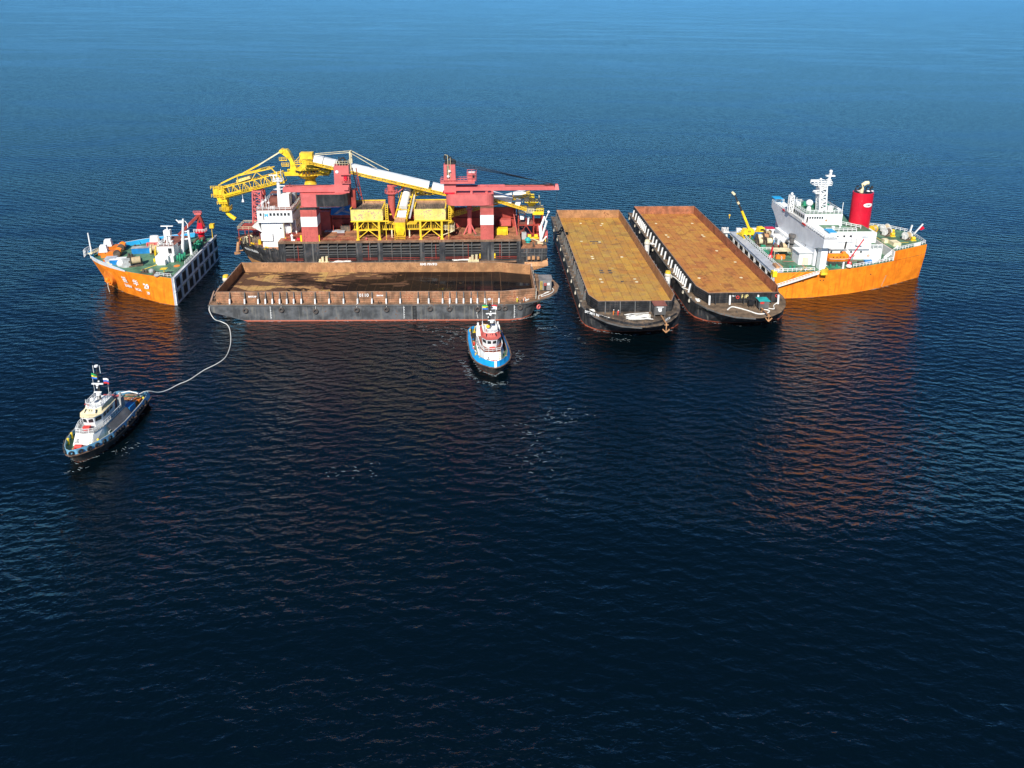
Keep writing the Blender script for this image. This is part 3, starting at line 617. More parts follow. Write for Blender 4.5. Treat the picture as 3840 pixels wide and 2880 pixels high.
lettering('BULK CELEBES', 1.15, 'txt_white', VM, lambda x, y: mhull(.66-x/12.0, 7.6+y)+Vector((-.12, -.18, 0)), bold=.05)
# bow gear
P('bow_anchor', MB().cyl((-6.8, 11.6, 9.6), (-7.2, 11.2, 6.2), .5, .7).bar((-8.2, 10.6, 5.6), (-6.6, 11.6, 5.5), .8).bar((-7.4, 11.2, 6.3), (-5.2, 11.2, 6.6), .3), 'tan', VM)
for i, (x, y) in enumerate([(-6, 12.2), (-3.6, 9.6), (-.8, 7.6), (2.4, 5.2), (5.4, 3.2), (8.4, 1.6)]):
    P('bollard', MB().cyl((x, y, 9.95), (x, y, 10.7), .32).cyl((x+.8, y-.4, 9.95), (x+.8, y-.4, 10.7), .32).box(x-.5, x+1.3, y-.9, y+.5, 9.952, 10.05), 'scrap' if i % 2 else 'yellow', VM)
sh = P('bow_shelter', MB().box(-5.4, 2.6, 8.0, 15.5, 15.3, 15.5), 'red', VM)
P('shelter_posts', MB().bar((-5.1, 8.2, 9.96), (-5.1, 8.2, 15.3), .22).bar((2.3, 8.2, 9.96), (2.3, 8.2, 15.3), .22).bar((-5.1, 15, 9.96), (-5.1, 15, 15.3), .22).bar((-1.6, 8.2, 9.96), (-1.6, 8.2, 15.3), .18), 'red', sh)
P('railing', MB().rail([(2.6, 8, 15.5), (-5.4, 8, 15.5), (-5.4, 15.5, 15.5), (2.6, 15.5, 15.5)], 1.1, 2, .05), 'cream', sh)
P('roof_ribs', MB().box(-5.4, 2.6, 9.7, 9.85, 15.502, 15.6).box(-5.4, 2.6, 11.6, 11.75, 15.502, 15.6).box(-5.4, 2.6, 13.5, 13.65, 15.502, 15.6), 'brick_red', sh)
w = MB(); rr = random.Random(4)
for k in range(4):
    x = -4+k*1.7; w.cyl((x, 9.4, 11.2), (x, 12.4, 11.2), .8, n=12).torus((x, 9.4, 11.2), (0, 1, 0), .95, .12).box(x-.7, x+.7, 9.3, 12.6, 9.96, 10.6)
P('anchor_windlass', w, 'scrap', VM)
P('vent_pipes', MB().tube([(-2.6, 8.9, 9.96), (-2.7, 8.8, 12.6), (-1.6, 8.7, 13.3), (-.6, 8.8, 12.6)], .2).tube([(-4, 8.8, 9.96), (-3.2, 8.7, 12.6), (-2.2, 8.6, 12.3)], .16), 'cream', VM)
P('deck_locker', MB().box(1.6, 2.5, 7.6, 8.6, 9.96, 11.6), 'yellow_clean', VM)
# bridge house
hs = P('accommodation_block', MB().frust((4.2, 11.8, 4.6, 24), (4.2, 11.8, 4.6, 24), 9.96, 19.4).box(6.9, 15.3, 9, 24, 13.41, 19.4), 'white', VM)
P('porch', MB().box(3.9, 8.0, 3.9, 4.595, 12.6, 15.2), 'white', hs)
wh = P('wheelhouse', MB().frust((3.4, 15.5, 3.6, 24.4), (3.4, 15.5, 3.6, 24.4), 19.402, 23.8), 'white', VM)
P('roof_deck', MB().box(3.5, 15.4, 3.7, 24.3, 23.802, 23.9), 'brick_red', wh)
P('bridge_wing_bracket', MB().add([(3.4,4.2,19.4),(3.4,8,19.4),(1.0,8,17.8),(1.0,4.2,17.8),(4.2,4.65,15.5),(4.2,8,15.5)], [(0,3,2,1),(0,4,3),(1,2,5),(2,3,4,5),(0,1,5,4)]), 'white_worn', hs)
for i in range(6): P('window', MB().box(7.7+i*1.25, 8.5+i*1.25, 3.56, 3.597, 21.9, 22.9), 'glass', wh)
P('window', MB().box(4.3, 5.0, 3.56, 3.597, 21.9, 22.9), 'glass', wh)
P('door', MB().box(5.5, 5.8, 3.56, 3.597, 20.4, 22.9), 'dark', wh)
lettering('M', 1.6, 'cyan', wh, plane_fn((6.6, 3.58, 22.1), (1, 0, 0)), bold=.08)
for i in range(12): P('window', MB().box(15.502, 15.54, 4.9+i*1.55, 5.8+i*1.55, 22.0, 23.0), 'glass', wh)
for k in (0, 1):
    for i in range(7): P('window', MB().box(15.302, 15.33, 10+i*2.0, 10.6+i*2.0, 15.2+k*2.6, 16.0+k*2.6), 'glass', hs)
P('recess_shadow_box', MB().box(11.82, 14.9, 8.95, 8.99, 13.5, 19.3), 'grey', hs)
P('porthole', MB().cyl((10.9, 4.56, 17.0), (10.9, 4.62, 17.0), .32), 'glass', hs)
P('stairs', MB().bar((13.2, 4.4, 13.5), (10.6, 3.4, 10), 1.0, .3).rail([(13.2, 3.6, 13.5), (10.6, 2.8, 10)], 1.1, 1, .05), 'yellow', VM)
P('lifeboat_shelter', MB().cyl((12.6, 6.2, 16), (12.6, 8.9, 16), 1.7, n=14), 'white', hs, smooth=True)
P('awning_posts', MB().bar((12.1, 4.4, 13.4), (12.1, 4.4, 19.4), .15).bar((14.6, 4.4, 13.4), (14.6, 4.4, 19.4), .15), 'cream', hs)
P('railing', MB().rail([(3.5, 24, 23.9), (3.5, 3.8, 23.9), (15.3, 3.8, 23.9), (15.3, 24, 23.9)], 1.1, 2, .05), 'white', wh)
P('roof_locker', MB().box(11.1, 13.8, 7.9, 11.5, 23.91, 28.4), 'white', wh)
P('roof_hatch', MB().rail([(8.0, 4.6, 23.9), (9.4, 4.6, 23.9), (9.4, 5.2, 23.9)], 1.2, .7, .07), 'white', wh)
P('funnel', MB().prism([(11.5+1.1*math.cos(t*.5236), 18+2.2*math.sin(t*.5236)) for t in range(12)], 23.91, 28.2).prism([(14+.8*math.cos(t*.5236), 15+1.6*math.sin(t*.5236)) for t in range(12)], 23.91, 27.4), 'grey', wh)
P('funnel_pipes', MB().cyl((11.5, 17.2, 28.2), (11.5, 17.2, 29.3), .3).cyl((11.5, 18.8, 28.2), (11.6, 18.8, 29.6), .3).cyl((14, 15, 27.4), (14, 15, 28.6), .3), 'rubber', wh)
P('monkey_island', MB().cyl((7, 16, 23.91), (7, 16, 25.6), 2.1, n=16).box(5.4, 8.6, 14.6, 17.6, 27.0, 27.2).bar((5.6, 14.8, 25.5), (5.6, 14.8, 27), .12).bar((8.4, 14.8, 25.5), (8.4, 14.8, 27), .12), 'brick_red', wh)
mm = P('signal_mast', MB().cyl((10.3, 8.6, 23.91), (10.4, 8.6, 34.4), .85, .5, 10), 'white', wh)
P('mast_platform', MB().box(8.7, 12.1, 7.6, 9.6, 33.2, 33.35).box(9.0, 11.8, 7.9, 9.3, 30.2, 30.3), 'white', wh)
P('radar_scanner', MB().box(7.4, 10.4, 8.4, 8.7, 35.2, 35.5).cyl((9, 8.6, 33.4), (9, 8.6, 35.2), .25).box(10.5, 12.8, 8.3, 8.6, 31.3, 31.6), 'white', wh)
P('mast_aerials', MB().bar((11.6, 8.2, 33.3), (11.7, 8.2, 37.6), .10).bar((10.2, 8.2, 34), (10.2, 8.2, 36.8), .10).bar((8.2, 9.4, 30), (12.6, 9.4, 30.1), .12).rail([(8.7, 7.6, 33.3), (12.1, 7.6, 33.3), (12.1, 9.6, 33.3)], 1, 1, .05), 'white', wh)
for i, (x, y, h) in enumerate([(5.0, 5.2, 3.6), (6.0, 6.6, 4.6), (7.4, 5.0, 3.9), (4.6, 8, 3.0)]):
    P('roof_aerial', MB().cyl((x, y, 23.9), (x, y, 23.9+h), .12, .06).ball((x, y, 23.9+h*.6), .42, 8, 5), 'white', wh)
P('searchlight', MB().torus((5.2, 4.6, 25.2), (1, .2, 0), .7, .16).bar((5.2, 4.6, 23.9), (5.2, 4.6, 25), .14), 'white', wh)
P('deck_walkway', MB().add([(10.9, .3, 13.43), (13.0, .3, 13.43), (17.6, 8, 13.43), (15.6, 8, 13.43)], [(0, 1, 2, 3)]), 'deck_brown', VM)
P('red_deck_panels', MB().box(12, 19, 1.6, 2.9, 13.41, 13.6).rail([(13, 3.2, 13.4), (19.1, 3.2, 13.4)], 2.2, 2, .08, 3), 'red', VM)
P('vent_head', MB().cyl((15.4, 1.4, 13.4), (15.4, 1.4, 15.0), .38).ball((15.4, 1.4, 15.2), .52).box(15.2, 16.4, 1.1, 1.7, 13.41, 13.8), 'white', VM)
P('deck_drum', MB().cyl((17.2, 1.3, 13.9), (18.2, 1.3, 13.9), .5), 'crimson', VM)
P('yellow_ladder_guard', MB().box(18.5, 19.1, .3, .9, 13.41, 15.6), 'yellow_clean', VM); P('yellow_ladder_guard', MB().box(24.9, 25.2, .3, .9, 13.41, 15.6), 'yellow_clean', VM)
# hold coaming, deck gear
hw = P('hold_bulkhead', MB().box(22.4, 94.5, 14.6, 15.1, 13.41, 20.9), 'red', VM)
for x in range(26, 94, 5): P('buttress', MB().frust((x-.12, x+.12, 15.102, 17.5), (x-.12, x+.12, 15.102, 15.3), 13.41, 20.4), 'red', hw)
P('bulkhead_cap', MB().box(22.4, 94.5, 14.4, 15.3, 20.902, 21.05), 'scrap', hw)
P('bulkhead_ledge', MB().box(22.4, 94.5, 13.9, 14.597, 17.0, 17.15), 'red', hw)
P('hold_end_wall', MB().add([(94.3,4.6,13.41),(94.7,4.6,13.41),(94.7,14.5,13.41),(94.3,14.5,13.41),(93.2,14.5,20.6),(93.5,14.5,20.6),(94.3,4.6,14.2),(94.7,4.6,14.2)],
   [(0,1,7,6),(0,6,4,3),(1,2,5,7),(6,7,5,4),(3,4,5,2)]), 'pedestal', VM)
P('red_casing', MB().box(22.4, 26.8, 12.2, 14.55, 13.41, 20.7), 'pedestal', VM)
P('red_casing', MB().box(58, 64, 12.5, 14.55, 13.41, 16), 'pedestal', VM)
P('grey_hatch', MB().box(24.8, 30, 10.5, 12.1, 13.41, 13.7).box(29.6, 32.2, 9.2, 10.8, 13.42, 14.0), 'grey', VM)
P('dark_container', MB().box(30.6, 34.0, 10.9, 13.0, 13.41, 15.6), 'scrap', VM)
P('yellow_bin', MB().box(86.9, 91.2, 5.2, 7.4, 13.41, 15.7).box(89.4, 90.6, 4.6, 5.19, 13.41, 14.9), 'yellow_clean', VM)
P('lit_bin', MB().box(88.2, 92.6, 11.6, 14.5, 14.6, 17.0), 'pedestal', VM)
cn = P('canopy', MB().add([(27.4, 10.6, 20.0), (34.6, 10.6, 20.0), (34.6, 13.4, 23.0), (27.4, 13.4, 23.0), (27.4, 10.6, 19.8), (34.6, 10.6, 19.8), (34.6, 13.4, 22.8), (27.4, 13.4, 22.8)], [(0,1,2,3),(4,7,6,5),(0,4,5,1),(1,5,6,2),(2,6,7,3),(3,7,4,0)]), 'blue', VM)
P('white_stripe', MB().add([(30.2, 11.65, 21.15), (32.3, 11.65, 21.15), (34.5, 10.7, 20.14), (34.5, 11.2, 20.68)], [(0, 2, 3, 1)]).add([(28.5, 10.7, 20.14), (29.8, 10.7, 20.14), (32.6, 12.2, 21.75), (31.6, 12.6, 22.2)], [(0, 1, 2, 3)]), 'grey', cn)
P('canopy_posts', MB().bar((28, 11, 13.4), (28, 11, 19.8), .18).bar((31, 11, 13.4), (31, 11, 19.8), .18).bar((34, 11, 13.4), (34, 11, 19.8), .18), 'red', cn)
for a, b in ((25.2, 37.0), (69, 81)): P('deck_railing', MB().rail([(a, .6, 13.4), (b, .6, 13.4)], 1.1, 2.5, .05), 'red', VM)
P('deck_railing', MB().rail([(47.4, 1.0, 13.4), (60, 1.0, 13.4)], 1.1, 2.5, .05), 'red', VM)
for x, y in ((27.5, 3), (30, 6), (42, 9), (49, 7), (57, 8), (72, 6), (76.5, 9), (79, 4)):
    P('hatch_cover', MB().box(x, x+2.6, y, y+2.4, 13.41, 13.62), 'deck_brown' if x % 2 else 'brick_red', VM)
for x in (41.3, 66.6): P('valve', MB().ball((x, 1.2, 13.9), .42, 8, 5).cyl((x, 1.2, 13.4), (x, 1.2, 13.8), .2), 'pink', VM)
# cranes
def deck_crane(px0, px1, arm, tower, tdir, mat, jib, label_stain):
    C_ = P('pedestal_crane', MB().box(px0, px1, .02, 5.2, 13.41, 26.0), 'pedestal', VM)
    P('white_band', MB().box(px0-.03, px1+.03, -.02, 5.24, 18.9, 22.5), 'white', C_)
    P('dark_collar', MB().box(px0-.02, px1+.02, 0, 5.22, 25.0, 25.9), 'black' if label_stain else 'brick_red', C_)  # darker band round the top of the pedestal
    x0, x1 = arm; r = 3.35; cy = 2.9; pts = []
    for i in range(13): t = math.pi/2+math.pi*i/12; pts.append((x0+r+r*math.cos(t), cy+r*math.sin(t)))
    for i in range(13): t = -math.pi/2+math.pi*i/12; pts.append((x1-r+r*math.cos(t), cy+r*math.sin(t)))
    zt = 30.6 if label_stain else 30.0
    P('slewing_arm', MB().prism(pts, 26.1, zt), mat, C_)
    return C_, zt
cl, ztl = deck_crane(19.3, 24.85, (19.2, 36.1), None, -1, 'pink', None, True)
P('soot_stain_plate', MB().prism([(25.2, -.455), (33.3, -.455), (34.6, -.22), (35.7, .9), (36.16, 2.6), (36.16, 3.0), (34, 3.0), (25.2, 0)], 26.15, 30.55), 'black', cl)
P('tower', MB().frust((31.4, 36.4, 1.0, 5.2), (31.6, 36.6, 1.2, 4.8), 30.7, 40.2), 'pink', cl)
P('tower_platforms', MB().box(33.8, 37.4, .3, 1.0, 37.2, 37.4).box(34.0, 37.2, .3, 1.0, 34.2, 34.4).rail([(34, .3, 34.4), (37.2, .3, 34.4)], 1.1, 1, .05).box(34.6, 36.2, .4, .95, 31.8, 32.9), 'pink', cl)
P('machinery_box', MB().box(34.9, 36.0, .2, .98, 35.2, 36.6), 'crimson', cl)
P('round_plate', MB().cyl((32.6, 1.0, 38.2), (32.6, .92, 38.2), .55), 'white', cl)
P('tower_legs', MB().box(35.9, 37.9, 3.6, 5.6, 24.2, 31).bar((38.3, 6, 38.4), (39.6, 8, 26), .3).bar((37.0, 6, 38.4), (38.6, 8, 26), .3).bar((38.2, 6, 35), (38.4, 8, 31), .2).bar((37.3, 7, 31), (39.3, 7, 28), .2), 'red', cl)
P('sheaves', MB().torus((33.4, 3, 41.0), (0, 1, 0), .8, .25).torus((34.4, 3.2, 41.6), (0, 1, 0), .9, .28).torus((35.4, 3, 41.0), (0, 1, 0), .7, .22).box(33, 36, 2, 4, 40.21, 40.7).bar((33.2, 3, 40), (33.2, 3, 43), .25).bar((35.3, 3, 40), (34.7, 3, 43), .25), 'rubber', cl)
P('tower_top_guard', MB().rail([(31.8, 1.3, 40.21), (36.4, 1.3, 40.21), (36.4, 4.6, 40.21)], 1.6, 1, .05), 'cream', cl)
P('jib', MB().frust((13.6, 32.6, 1.4, 2.2), (13.8, 32.4, 1.4, 2.2), 31.0, 32.7).frust((13.6, 32.6, 4.0, 4.8), (13.8, 32.4, 4.0, 4.8), 31.0, 32.7).bar((14, 2.2, 32), (14, 4, 32), .8).bar((20, 2.2, 32), (20, 4, 32), .5).bar((26, 2.2, 32), (26, 4, 32), .5), 'pink', cl)
P('hoist_wires', MB().bar((34, 3.0, 41.6), (14.2, 3.1, 33.0), .07).bar((34, 2.6, 41.4), (14.2, 2.6, 33.0), .07).bar((14.4, 2.4, 32.9), (30, 2.4, 33.3), .16), 'cable', cl)
cr, ztr = deck_crane(81.4, 86.0, (69.5, 86.2), None, 1, 'pink', None, False)
P('tower', MB().frust((68.9, 73.1, 1.2, 5.0), (69.0, 72.9, 1.4, 4.6), 30.1, 40.2), 'pink', cr)
P('slew_ring', MB().cyl((70.9, 3.0, 30.02), (70.9, 3.0, 30.5), 2.5, n=20), 'crimson', cr)
P('catwalk', MB().box(67.8, 79.6, .2, 1.15, 33.8, 34.5).box(67.8, 79.6, 1.15, 4.9, 33.8, 33.95).rail([(67.8, .2, 34.5), (77, .2, 34.5)], 1.1, 1.2, .05).rail([(67.8, 4.9, 34), (77, 4.9, 34)], 1.1, 1.2, .05), 'pink', cr)
cbn = P('operator_cab', MB().box(77.2, 79.9, 1.0, 3.6, 34.52, 37.3), 'pink', cr)
P('cab_window', MB().box(78.9, 79.6, .95, .997, 35.6, 36.9), 'glass', cbn); P('cab_window', MB().box(79.902, 79.94, 1.2, 3.4, 35.6, 36.9), 'glass', cbn)
P('cab_roof', MB().box(77.5, 79.6, 1.3, 3.3, 37.31, 37.5), 'white', cbn)
P('cab_guard', MB().rail([(77.0, .6, 34.5), (80.2, .6, 34.5), (80.2, 3.9, 34.5), (77, 3.9, 34.5)], 3.4, 1.6, .06, 2), 'pink', cbn)
P('sheaves', MB().torus((69.9, 3, 42.6), (0, 1, 0), .75, .25).torus((70.9, 3.3, 41.8), (0, 1, 0), .8, .25).torus((72.2, 3, 40.9), (0, 1, 0), .8, .28).box(69.3, 72.8, 2.2, 4, 40.21, 41).bar((69.5, 3, 40), (69.6, 3, 43.2), .35).bar((71.3, 3, 40), (71.2, 3, 42.5), .3).bar((72.5, 3, 40), (72.2, 3, 42), .3), 'rubber', cr)
P('tower_ladder', MB().bar((70.6, 1.1, 35), (70.4, 1.2, 43.6), .14).bar((70.4, 1.2, 43.6), (69.4, 1.2, 43.9), .12).bar((71.2, 1.1, 35), (71.3, 1.2, 42.8), .10), 'cream', cr)
P('greasy_plate', MB().box(70.0, 70.9, 1.14, 1.3, 35.4, 40), 'scrap', cr)
P('floodlight', MB().cyl((70.5, 1.1, 36.5), (70.5, .5, 36.4), .3, .5), 'white', cr); P('floodlight', MB().cyl((71.0, 1.1, 38.3), (71.0, .6, 38.2), .3, .45), 'white', cr)
P('jib', MB().frust((70.8, 107.6, 1.3, 2.1), (71, 107.2, 1.3, 2.1), 31.0, 32.25).frust((70.8, 107.6, 4.1, 4.9), (71, 107.2, 4.1, 4.9), 31.0, 32.25).bar((73, 2.1, 32), (73, 4.1, 32), .8).bar((84, 2.1, 32), (84, 4.1, 32), .4).bar((95, 2.1, 32), (95, 4.1, 32), .4).bar((97, 2.1, 32), (97, 4.1, 32), .4).box(71, 83, 2.1, 4.1, 31.2, 31.9), 'pink', cr)
P('jib_head', MB().frust((107.3, 109.0, 1.8, 4.4), (107.8, 108.7, 2.4, 3.8), 30.9, 32.6), 'pink', cr)
P('arm_brackets', MB().box(78, 78.8, .2, 1.2, 30.01, 31).box(85.3, 86, .2, 1.2, 30.01, 31).cyl((83.7, 2, 30), (83.7, 2, 30.6), .5), 'pink', cr)
g = MB()
for dy in (0, .25, .5, .75, 1.0, 1.25): g.bar((72.3, 2.4+dy, 41.6-dy*1.6), (107.6, 2.4+dy, 32.5), .085)
g.bar((90, 3, 32.6), (107.4, 3, 32.5), .28).bar((108.4, 3, 30.5), (108.4, 3, 22), .07)
P('hoist_wires', g, 'cable', cr)
# middle davit post
dp = P('davit_post', MB().cyl((49.1, 14, 13.41), (49.1, 14, 18.5), 1.75, 1.3, 16).cyl((49.1, 14, 18.5), (49.1, 14, 30.2), 1.3, 1.3, 16), 'pedestal', VM, smooth=True)
P('davit_arm', MB().bar((49.1, 14, 30.0), (55.4, 14, 30.0), .5).bar((50.1, 14, 26.2), (55.0, 14, 29.8), .3).box(47.9, 51.4, 12.9, 15.1, 29.7, 30.1), 'pink', dp)
P('davit_platform', MB().cyl((49.1, 14, 27.0), (49.1, 14, 27.2), 2.2, n=16).rail([(47.0, 12.4, 27.2), (51.2, 12.4, 27.2), (51.2, 15.6, 27.2), (47, 15.6, 27.2), (47, 12.4, 27.2)], 1.1, 1, .05), 'pink', dp)
P('kingpost', MB().cyl((77.5, 8, 13.41), (77.5, 8, 25), .85, n=12).bar((77.5, 8, 17.5), (75.4, 5.5, 13.45), .35).bar((77.5, 8, 17.5), (79.8, 5.5, 13.45), .35).cyl((77.5, 8, 22), (77.5, 8, 22.4), 1.2, n=12), 'pink', VM)
# yellow hoppers
def hopper(x0, x1, lx):
    H = P('grab_hopper', MB().add([(x0+.2,1.4,20.5),(x1-.2,1.4,20.5),(x1,1.0,24.6),(x0,1.0,24.6),(x0+.2,1.6,20.5),(x1-.2,1.6,20.5),(x1,1.2,24.6),(x0,1.2,24.6)],
        [(0,1,2,3),(5,4,7,6),(0,3,7,4),(1,5,6,2),(3,2,6,7),(0,4,5,1)]), 'yellow_worn', VM)
    P('side_plate', MB().box(x0-.1, x0+.12, 1.21, 9.4, 20.6, 24.8).box(x1-.12, x1+.1, 1.21, 9.4, 20.6, 24.8), 'yellow_worn', H)
    P('back_plate', MB().box(x0-.1, x1+.1, 9.41, 9.6, 20.6, 25.4), 'tan', H)
    P('sloped_lining', MB().add([(x0+.2,1.3,24.2),(x1-.2,1.3,24.2),(x1-3,4.5,20.8),(x0+3,4.5,20.8),(x1-3,6.2,20.8),(x0+3,6.2,20.8),(x0+.2,9.4,24.6),(x1-.2,9.4,24.6)],
        [(0,1,2,3),(3,2,4,5),(5,4,7,6),(0,3,5,6),(1,7,4,2)]), 'deck_brown', H)
    g = MB()
    for k in range(1, 13): x = x0+(x1-x0)*k/13; g.box(x-.1, x+.1, 1.25, 9.4, 23.9, 24.2)
    for k in range(1, 7): y = 1.3+8*k/7; g.box(x0+.1, x1-.1, y-.08, y+.08, 24.21, 24.4)
    P('grating', g, 'scrap', H)
    P('rim', MB().box(x0-.2, x1+.2, 9.3, 9.75, 25.41, 25.7).box(x0-.25, x0+.2, .9, 9.3, 24.81, 24.95).box(x1-.2, x1+.25, .9, 9.3, 24.81, 24.95), 'yellow', H)
    P('base_frame', MB().box(x0-.2, x1+2.2, 1.0, 1.5, 20.1, 20.48).box(x0-.2, x1+2.2, 9.0, 9.5, 20.1, 20.48), 'yellow', H)
    for x in lx:
        for y in (1.4, 9): P('leg', MB().box(x-.35, x+.35, y-.35, y+.35, 13.41, 20.09).box(x-.6, x+.6, y-.6, y+.6, 13.41, 13.7), 'yellow', H)
    a, b = lx; m = (a+b)/2
    for y in (1.4, 9):
        P('brace', MB().bar((a, y, 17.0), (b, y, 17.0), .4).bar((a, y, 13.8), (m, y, 17), .28).bar((m, y, 17), (b, y, 13.8), .28).bar((a, y, 17.3), (a+2.6, y, 20.2), .26).bar((b, y, 17.3), (b-2.6, y, 20.2), .26).bar((m, y, 17), (m, y, 20.2), .26), 'yellow', H)
    P('ladder_cage', MB().rail([(x1+1.1, 1.2, 20.5), (x1+1.9, 1.2, 20.5)], 6, .8, .1, 8).bar((x1+1.0, 1.3, 13.4), (x1+1.0, 1.3, 20.4), .22), 'yellow', H)
    return H
hopper(36.4, 47.3, (38.4, 45.9)); hopper(58.4, 69.2, (60.3, 67.8))
# conveyor under the hoppers
g = MB().box(36.6, 71.8, 3.4, 3.6, 16.3, 16.8).box(36.6, 71.8, 6.4, 6.6, 16.3, 16.8).box(36.6, 71.8, 3.4, 6.6, 18.3, 18.5)
cvb = P('collecting_conveyor', g, 'yellow', VM)
g = MB()
for k in range(56): x = 37+k*.62; g.bar((x, 3.3, 16.8), (x, 3.3, 18.3), .16)
P('conveyor_rollers', g, 'yellow', cvb)
P('conveyor_belt', MB().box(36.8, 71.6, 3.62, 6.38, 16.9, 17.1), 'dark', cvb)
P('conveyor_walkway', MB().box(69.8, 72.2, 2.2, 3.3, 16.0, 16.2).rail([(68, 2.2, 16.2), (72.2, 2.2, 16.2), (72.2, 6, 16.2)], 2, 1, .07, 3).bar((68, 1.6, 14.8), (71.6, 2.2, 16), .25), 'cream', cvb)
for x in (50, 56.2): P('support_leg', MB().box(x-.2, x+.2, 3.3, 3.7, 13.41, 16.3), 'cream', cvb)
# transfer tower and white tube conveyor running away from the side
tt = P('transfer_chute', MB().frust((51.3, 54.9, 1.4, 4.2), (51.3, 54.9, 1.4, 4.2), 17.6, 19.7).frust((52.0, 54.2, 1.8, 4.0), (51.3, 54.9, 1.4, 4.2), 14.8, 17.6).box(51.5, 54.7, 1.6, 4, 13.41, 14.5), 'yellow_clean', VM)
P('chute_top', MB().add([(51.2, 1.35, 19.72), (55, 1.35, 19.72), (55, 4.3, 20.6), (51.2, 4.3, 20.6)], [(0, 1, 2, 3)]), 'tan', tt)
P('chute_frame', MB().bar((51.3, 1.2, 13.4), (51.3, 1.2, 19.7), .25).bar((54.9, 1.2, 13.4), (54.9, 1.2, 19.7), .25).box(51.6, 54.6, 1.3, 1.55, 14.0, 14.6), 'yellow', tt)
g = truss(MB(), (53.2, 4.2, 19.6), (55.0, 19, 26.6), 4.2, 1.6, 7, .14); ic = P('inclined_conveyor', g, 'yellow', VM)
P('conveyor_trough', MB().bar((53.1, 4.4, 19.9), (54.9, 18.8, 26.9), 3.4, .3), 'scrap', ic)
a = Vector((53.7, 8.6, 22.6)); b = Vector((54.7, 17.8, 27.1)); d = (b-a).normalized()
for k in range(3):
    p, q_ = a.lerp(b, k/3+.01), a.lerp(b, (k+1)/3-.02)
    P('tube_cover', MB().cyl(p, q_, 1.5, n=18), 'white', ic, smooth=True)
P('belt_cover', MB().add([(51.9, 4.6, 21.0), (55.0, 4.6, 21.0), (55.2, 7.2, 22.3), (52.2, 7.2, 22.3), (51.9, 4.6, 20.4), (55.0, 4.6, 20.4)], [(0,1,2,3),(4,5,1,0)]), 'white_worn', ic)
P('head_house', MB().box(52.2, 58.2, 18.9, 19.3, 26.6, 28.4).bar((52.4, 19, 24), (52.4, 19, 28.4), .3).bar((57.8, 19, 24), (57.8, 19, 29), .3).rail([(51.6, 14, 25), (51.6, 19, 27.6)], 1.2, 1.2, .07).rail([(57.6, 9, 23), (58, 19, 28)], 1.2, 1.2, .07), 'yellow', ic)
P('cable_tray', MB().bar((56.3, 5, 20), (57.6, 18, 26.6), .6, .3), 'grey', ic)
# small transfer conveyor behind
g = truss(MB(), (57.5, 17, 26.0), (72, 17, 26.4), 1.6, 1.2, 9, .14); tc = P('transfer_conveyor', g, 'yellow', VM)
for a, b in ((60.6, 62.8), (65.4, 68.0), (68.9, 71.5)): P('cover', MB().cyl((a, 17, 27.2), (b, 17, 27.3), 1.15, n=14), 'white', tc, smooth=True)
P('chute', MB().bar((57.2, 17, 27.8), (60.4, 17, 26.4), 1.4), 'yellow', tc)
# long covered conveyor, descending from the loader to the stern
def conveyor(name, p, q, spans, w=2.6, ch=2.2):
    p = Vector(p); q = Vector(q); d = (q-p).normalized(); L = (q-p).length
    C_ = P(name, truss(MB(), p, q, w, .8, max(4, round(L/1.8)), .09), 'yellow', VM)
    P('walkway', MB().bar(p+Vector((0, -w/2-.5, -.45)), q+Vector((0, -w/2-.4, -.45)), .6, .1).rail([p+Vector((0, -w/2-.9, -.4)), q+Vector((0, -w/2-.9, -.4))], 1.0, 2, .05), 'yellow', C_)
    for a, b in spans:
        P('white_cover', MB().bar(p+d*a+Vector((0, 0, .6+ch/2)), p+d*b+Vector((0, 0, .6+ch/2)), w*.95, ch), 'white', C_)
    return C_
c1 = conveyor('boom_conveyor', (17.5, 14, 39.6), (69.2, 14, 26.6), [(5.0, 8.2), (8.5, 12.6), (12.8, 14.8), (17.8, 46.8), (48, 53.2)])
P('head_box', MB().box(17.6, 22.0, 12.6, 15.4, 40.0, 42.2), 'yellow', c1)
P('head_platform', MB().box(15.9, 22.4, 11.6, 12.5, 38.2, 38.4).rail([(15.9, 11.6, 38.4), (22, 11.6, 38.4)], 1.3, 1, .07).bar((16.2, 11.8, 39.6), (18, 12.6, 41.6), .15).box(18.4, 21, 11.7, 12.5, 38.42, 39.4), 'yellow', c1)
P('gantry_frame', MB().bar((35.3, 12.5, 36.2), (35.3, 12.5, 42.4), .45).bar((35.3, 15.5, 36.2), (35.3, 15.5, 42.4), .45).bar((35.3, 12.5, 42.4), (35.3, 15.5, 42.4), .45), 'cream', c1)
P('stay_rods', MB().bar((35.3, 12.5, 42.4), (22.5, 12.6, 41.4), .16).bar((35.3, 15.5, 42.4), (22.5, 15.4, 41.4), .16).bar((35.3, 12.5, 42.4), (44.6, 12.6, 36.5), .2).bar((35.3, 15.5, 42.4), (48.4, 15.4, 35.2), .2), 'cream', c1)
c2 = conveyor('stern_conveyor', (83.5, 9.6, 26.6), (98.0, 9.6, 21.9), [(1.5, 9.8), (11.2, 13.0)], ch=1.9)
g = MB()
for k in range(22): x = 84+k*.65; z = 26.4-(x-84)*.324; g.bar((x, 8.2, z-.8), (x, 8.2, z+.3), .12)
P('idler_frames', g, 'yellow', c2)
c3 = conveyor('rising_conveyor', (68.0, 12.4, 18.3), (99.6, 12.4, 26.9), [(14.2, 17), (19.6, 26), (26.4, 31)], ch=1.2)
g = MB()
for k in range(16): x = 68.6+k*.7; z = 18.6+(x-68)*.272; g.bar((x, 10.9, z-.6), (x, 10.9, z+1.0), .16)
P('idler_frames', g, 'yellow', c3)
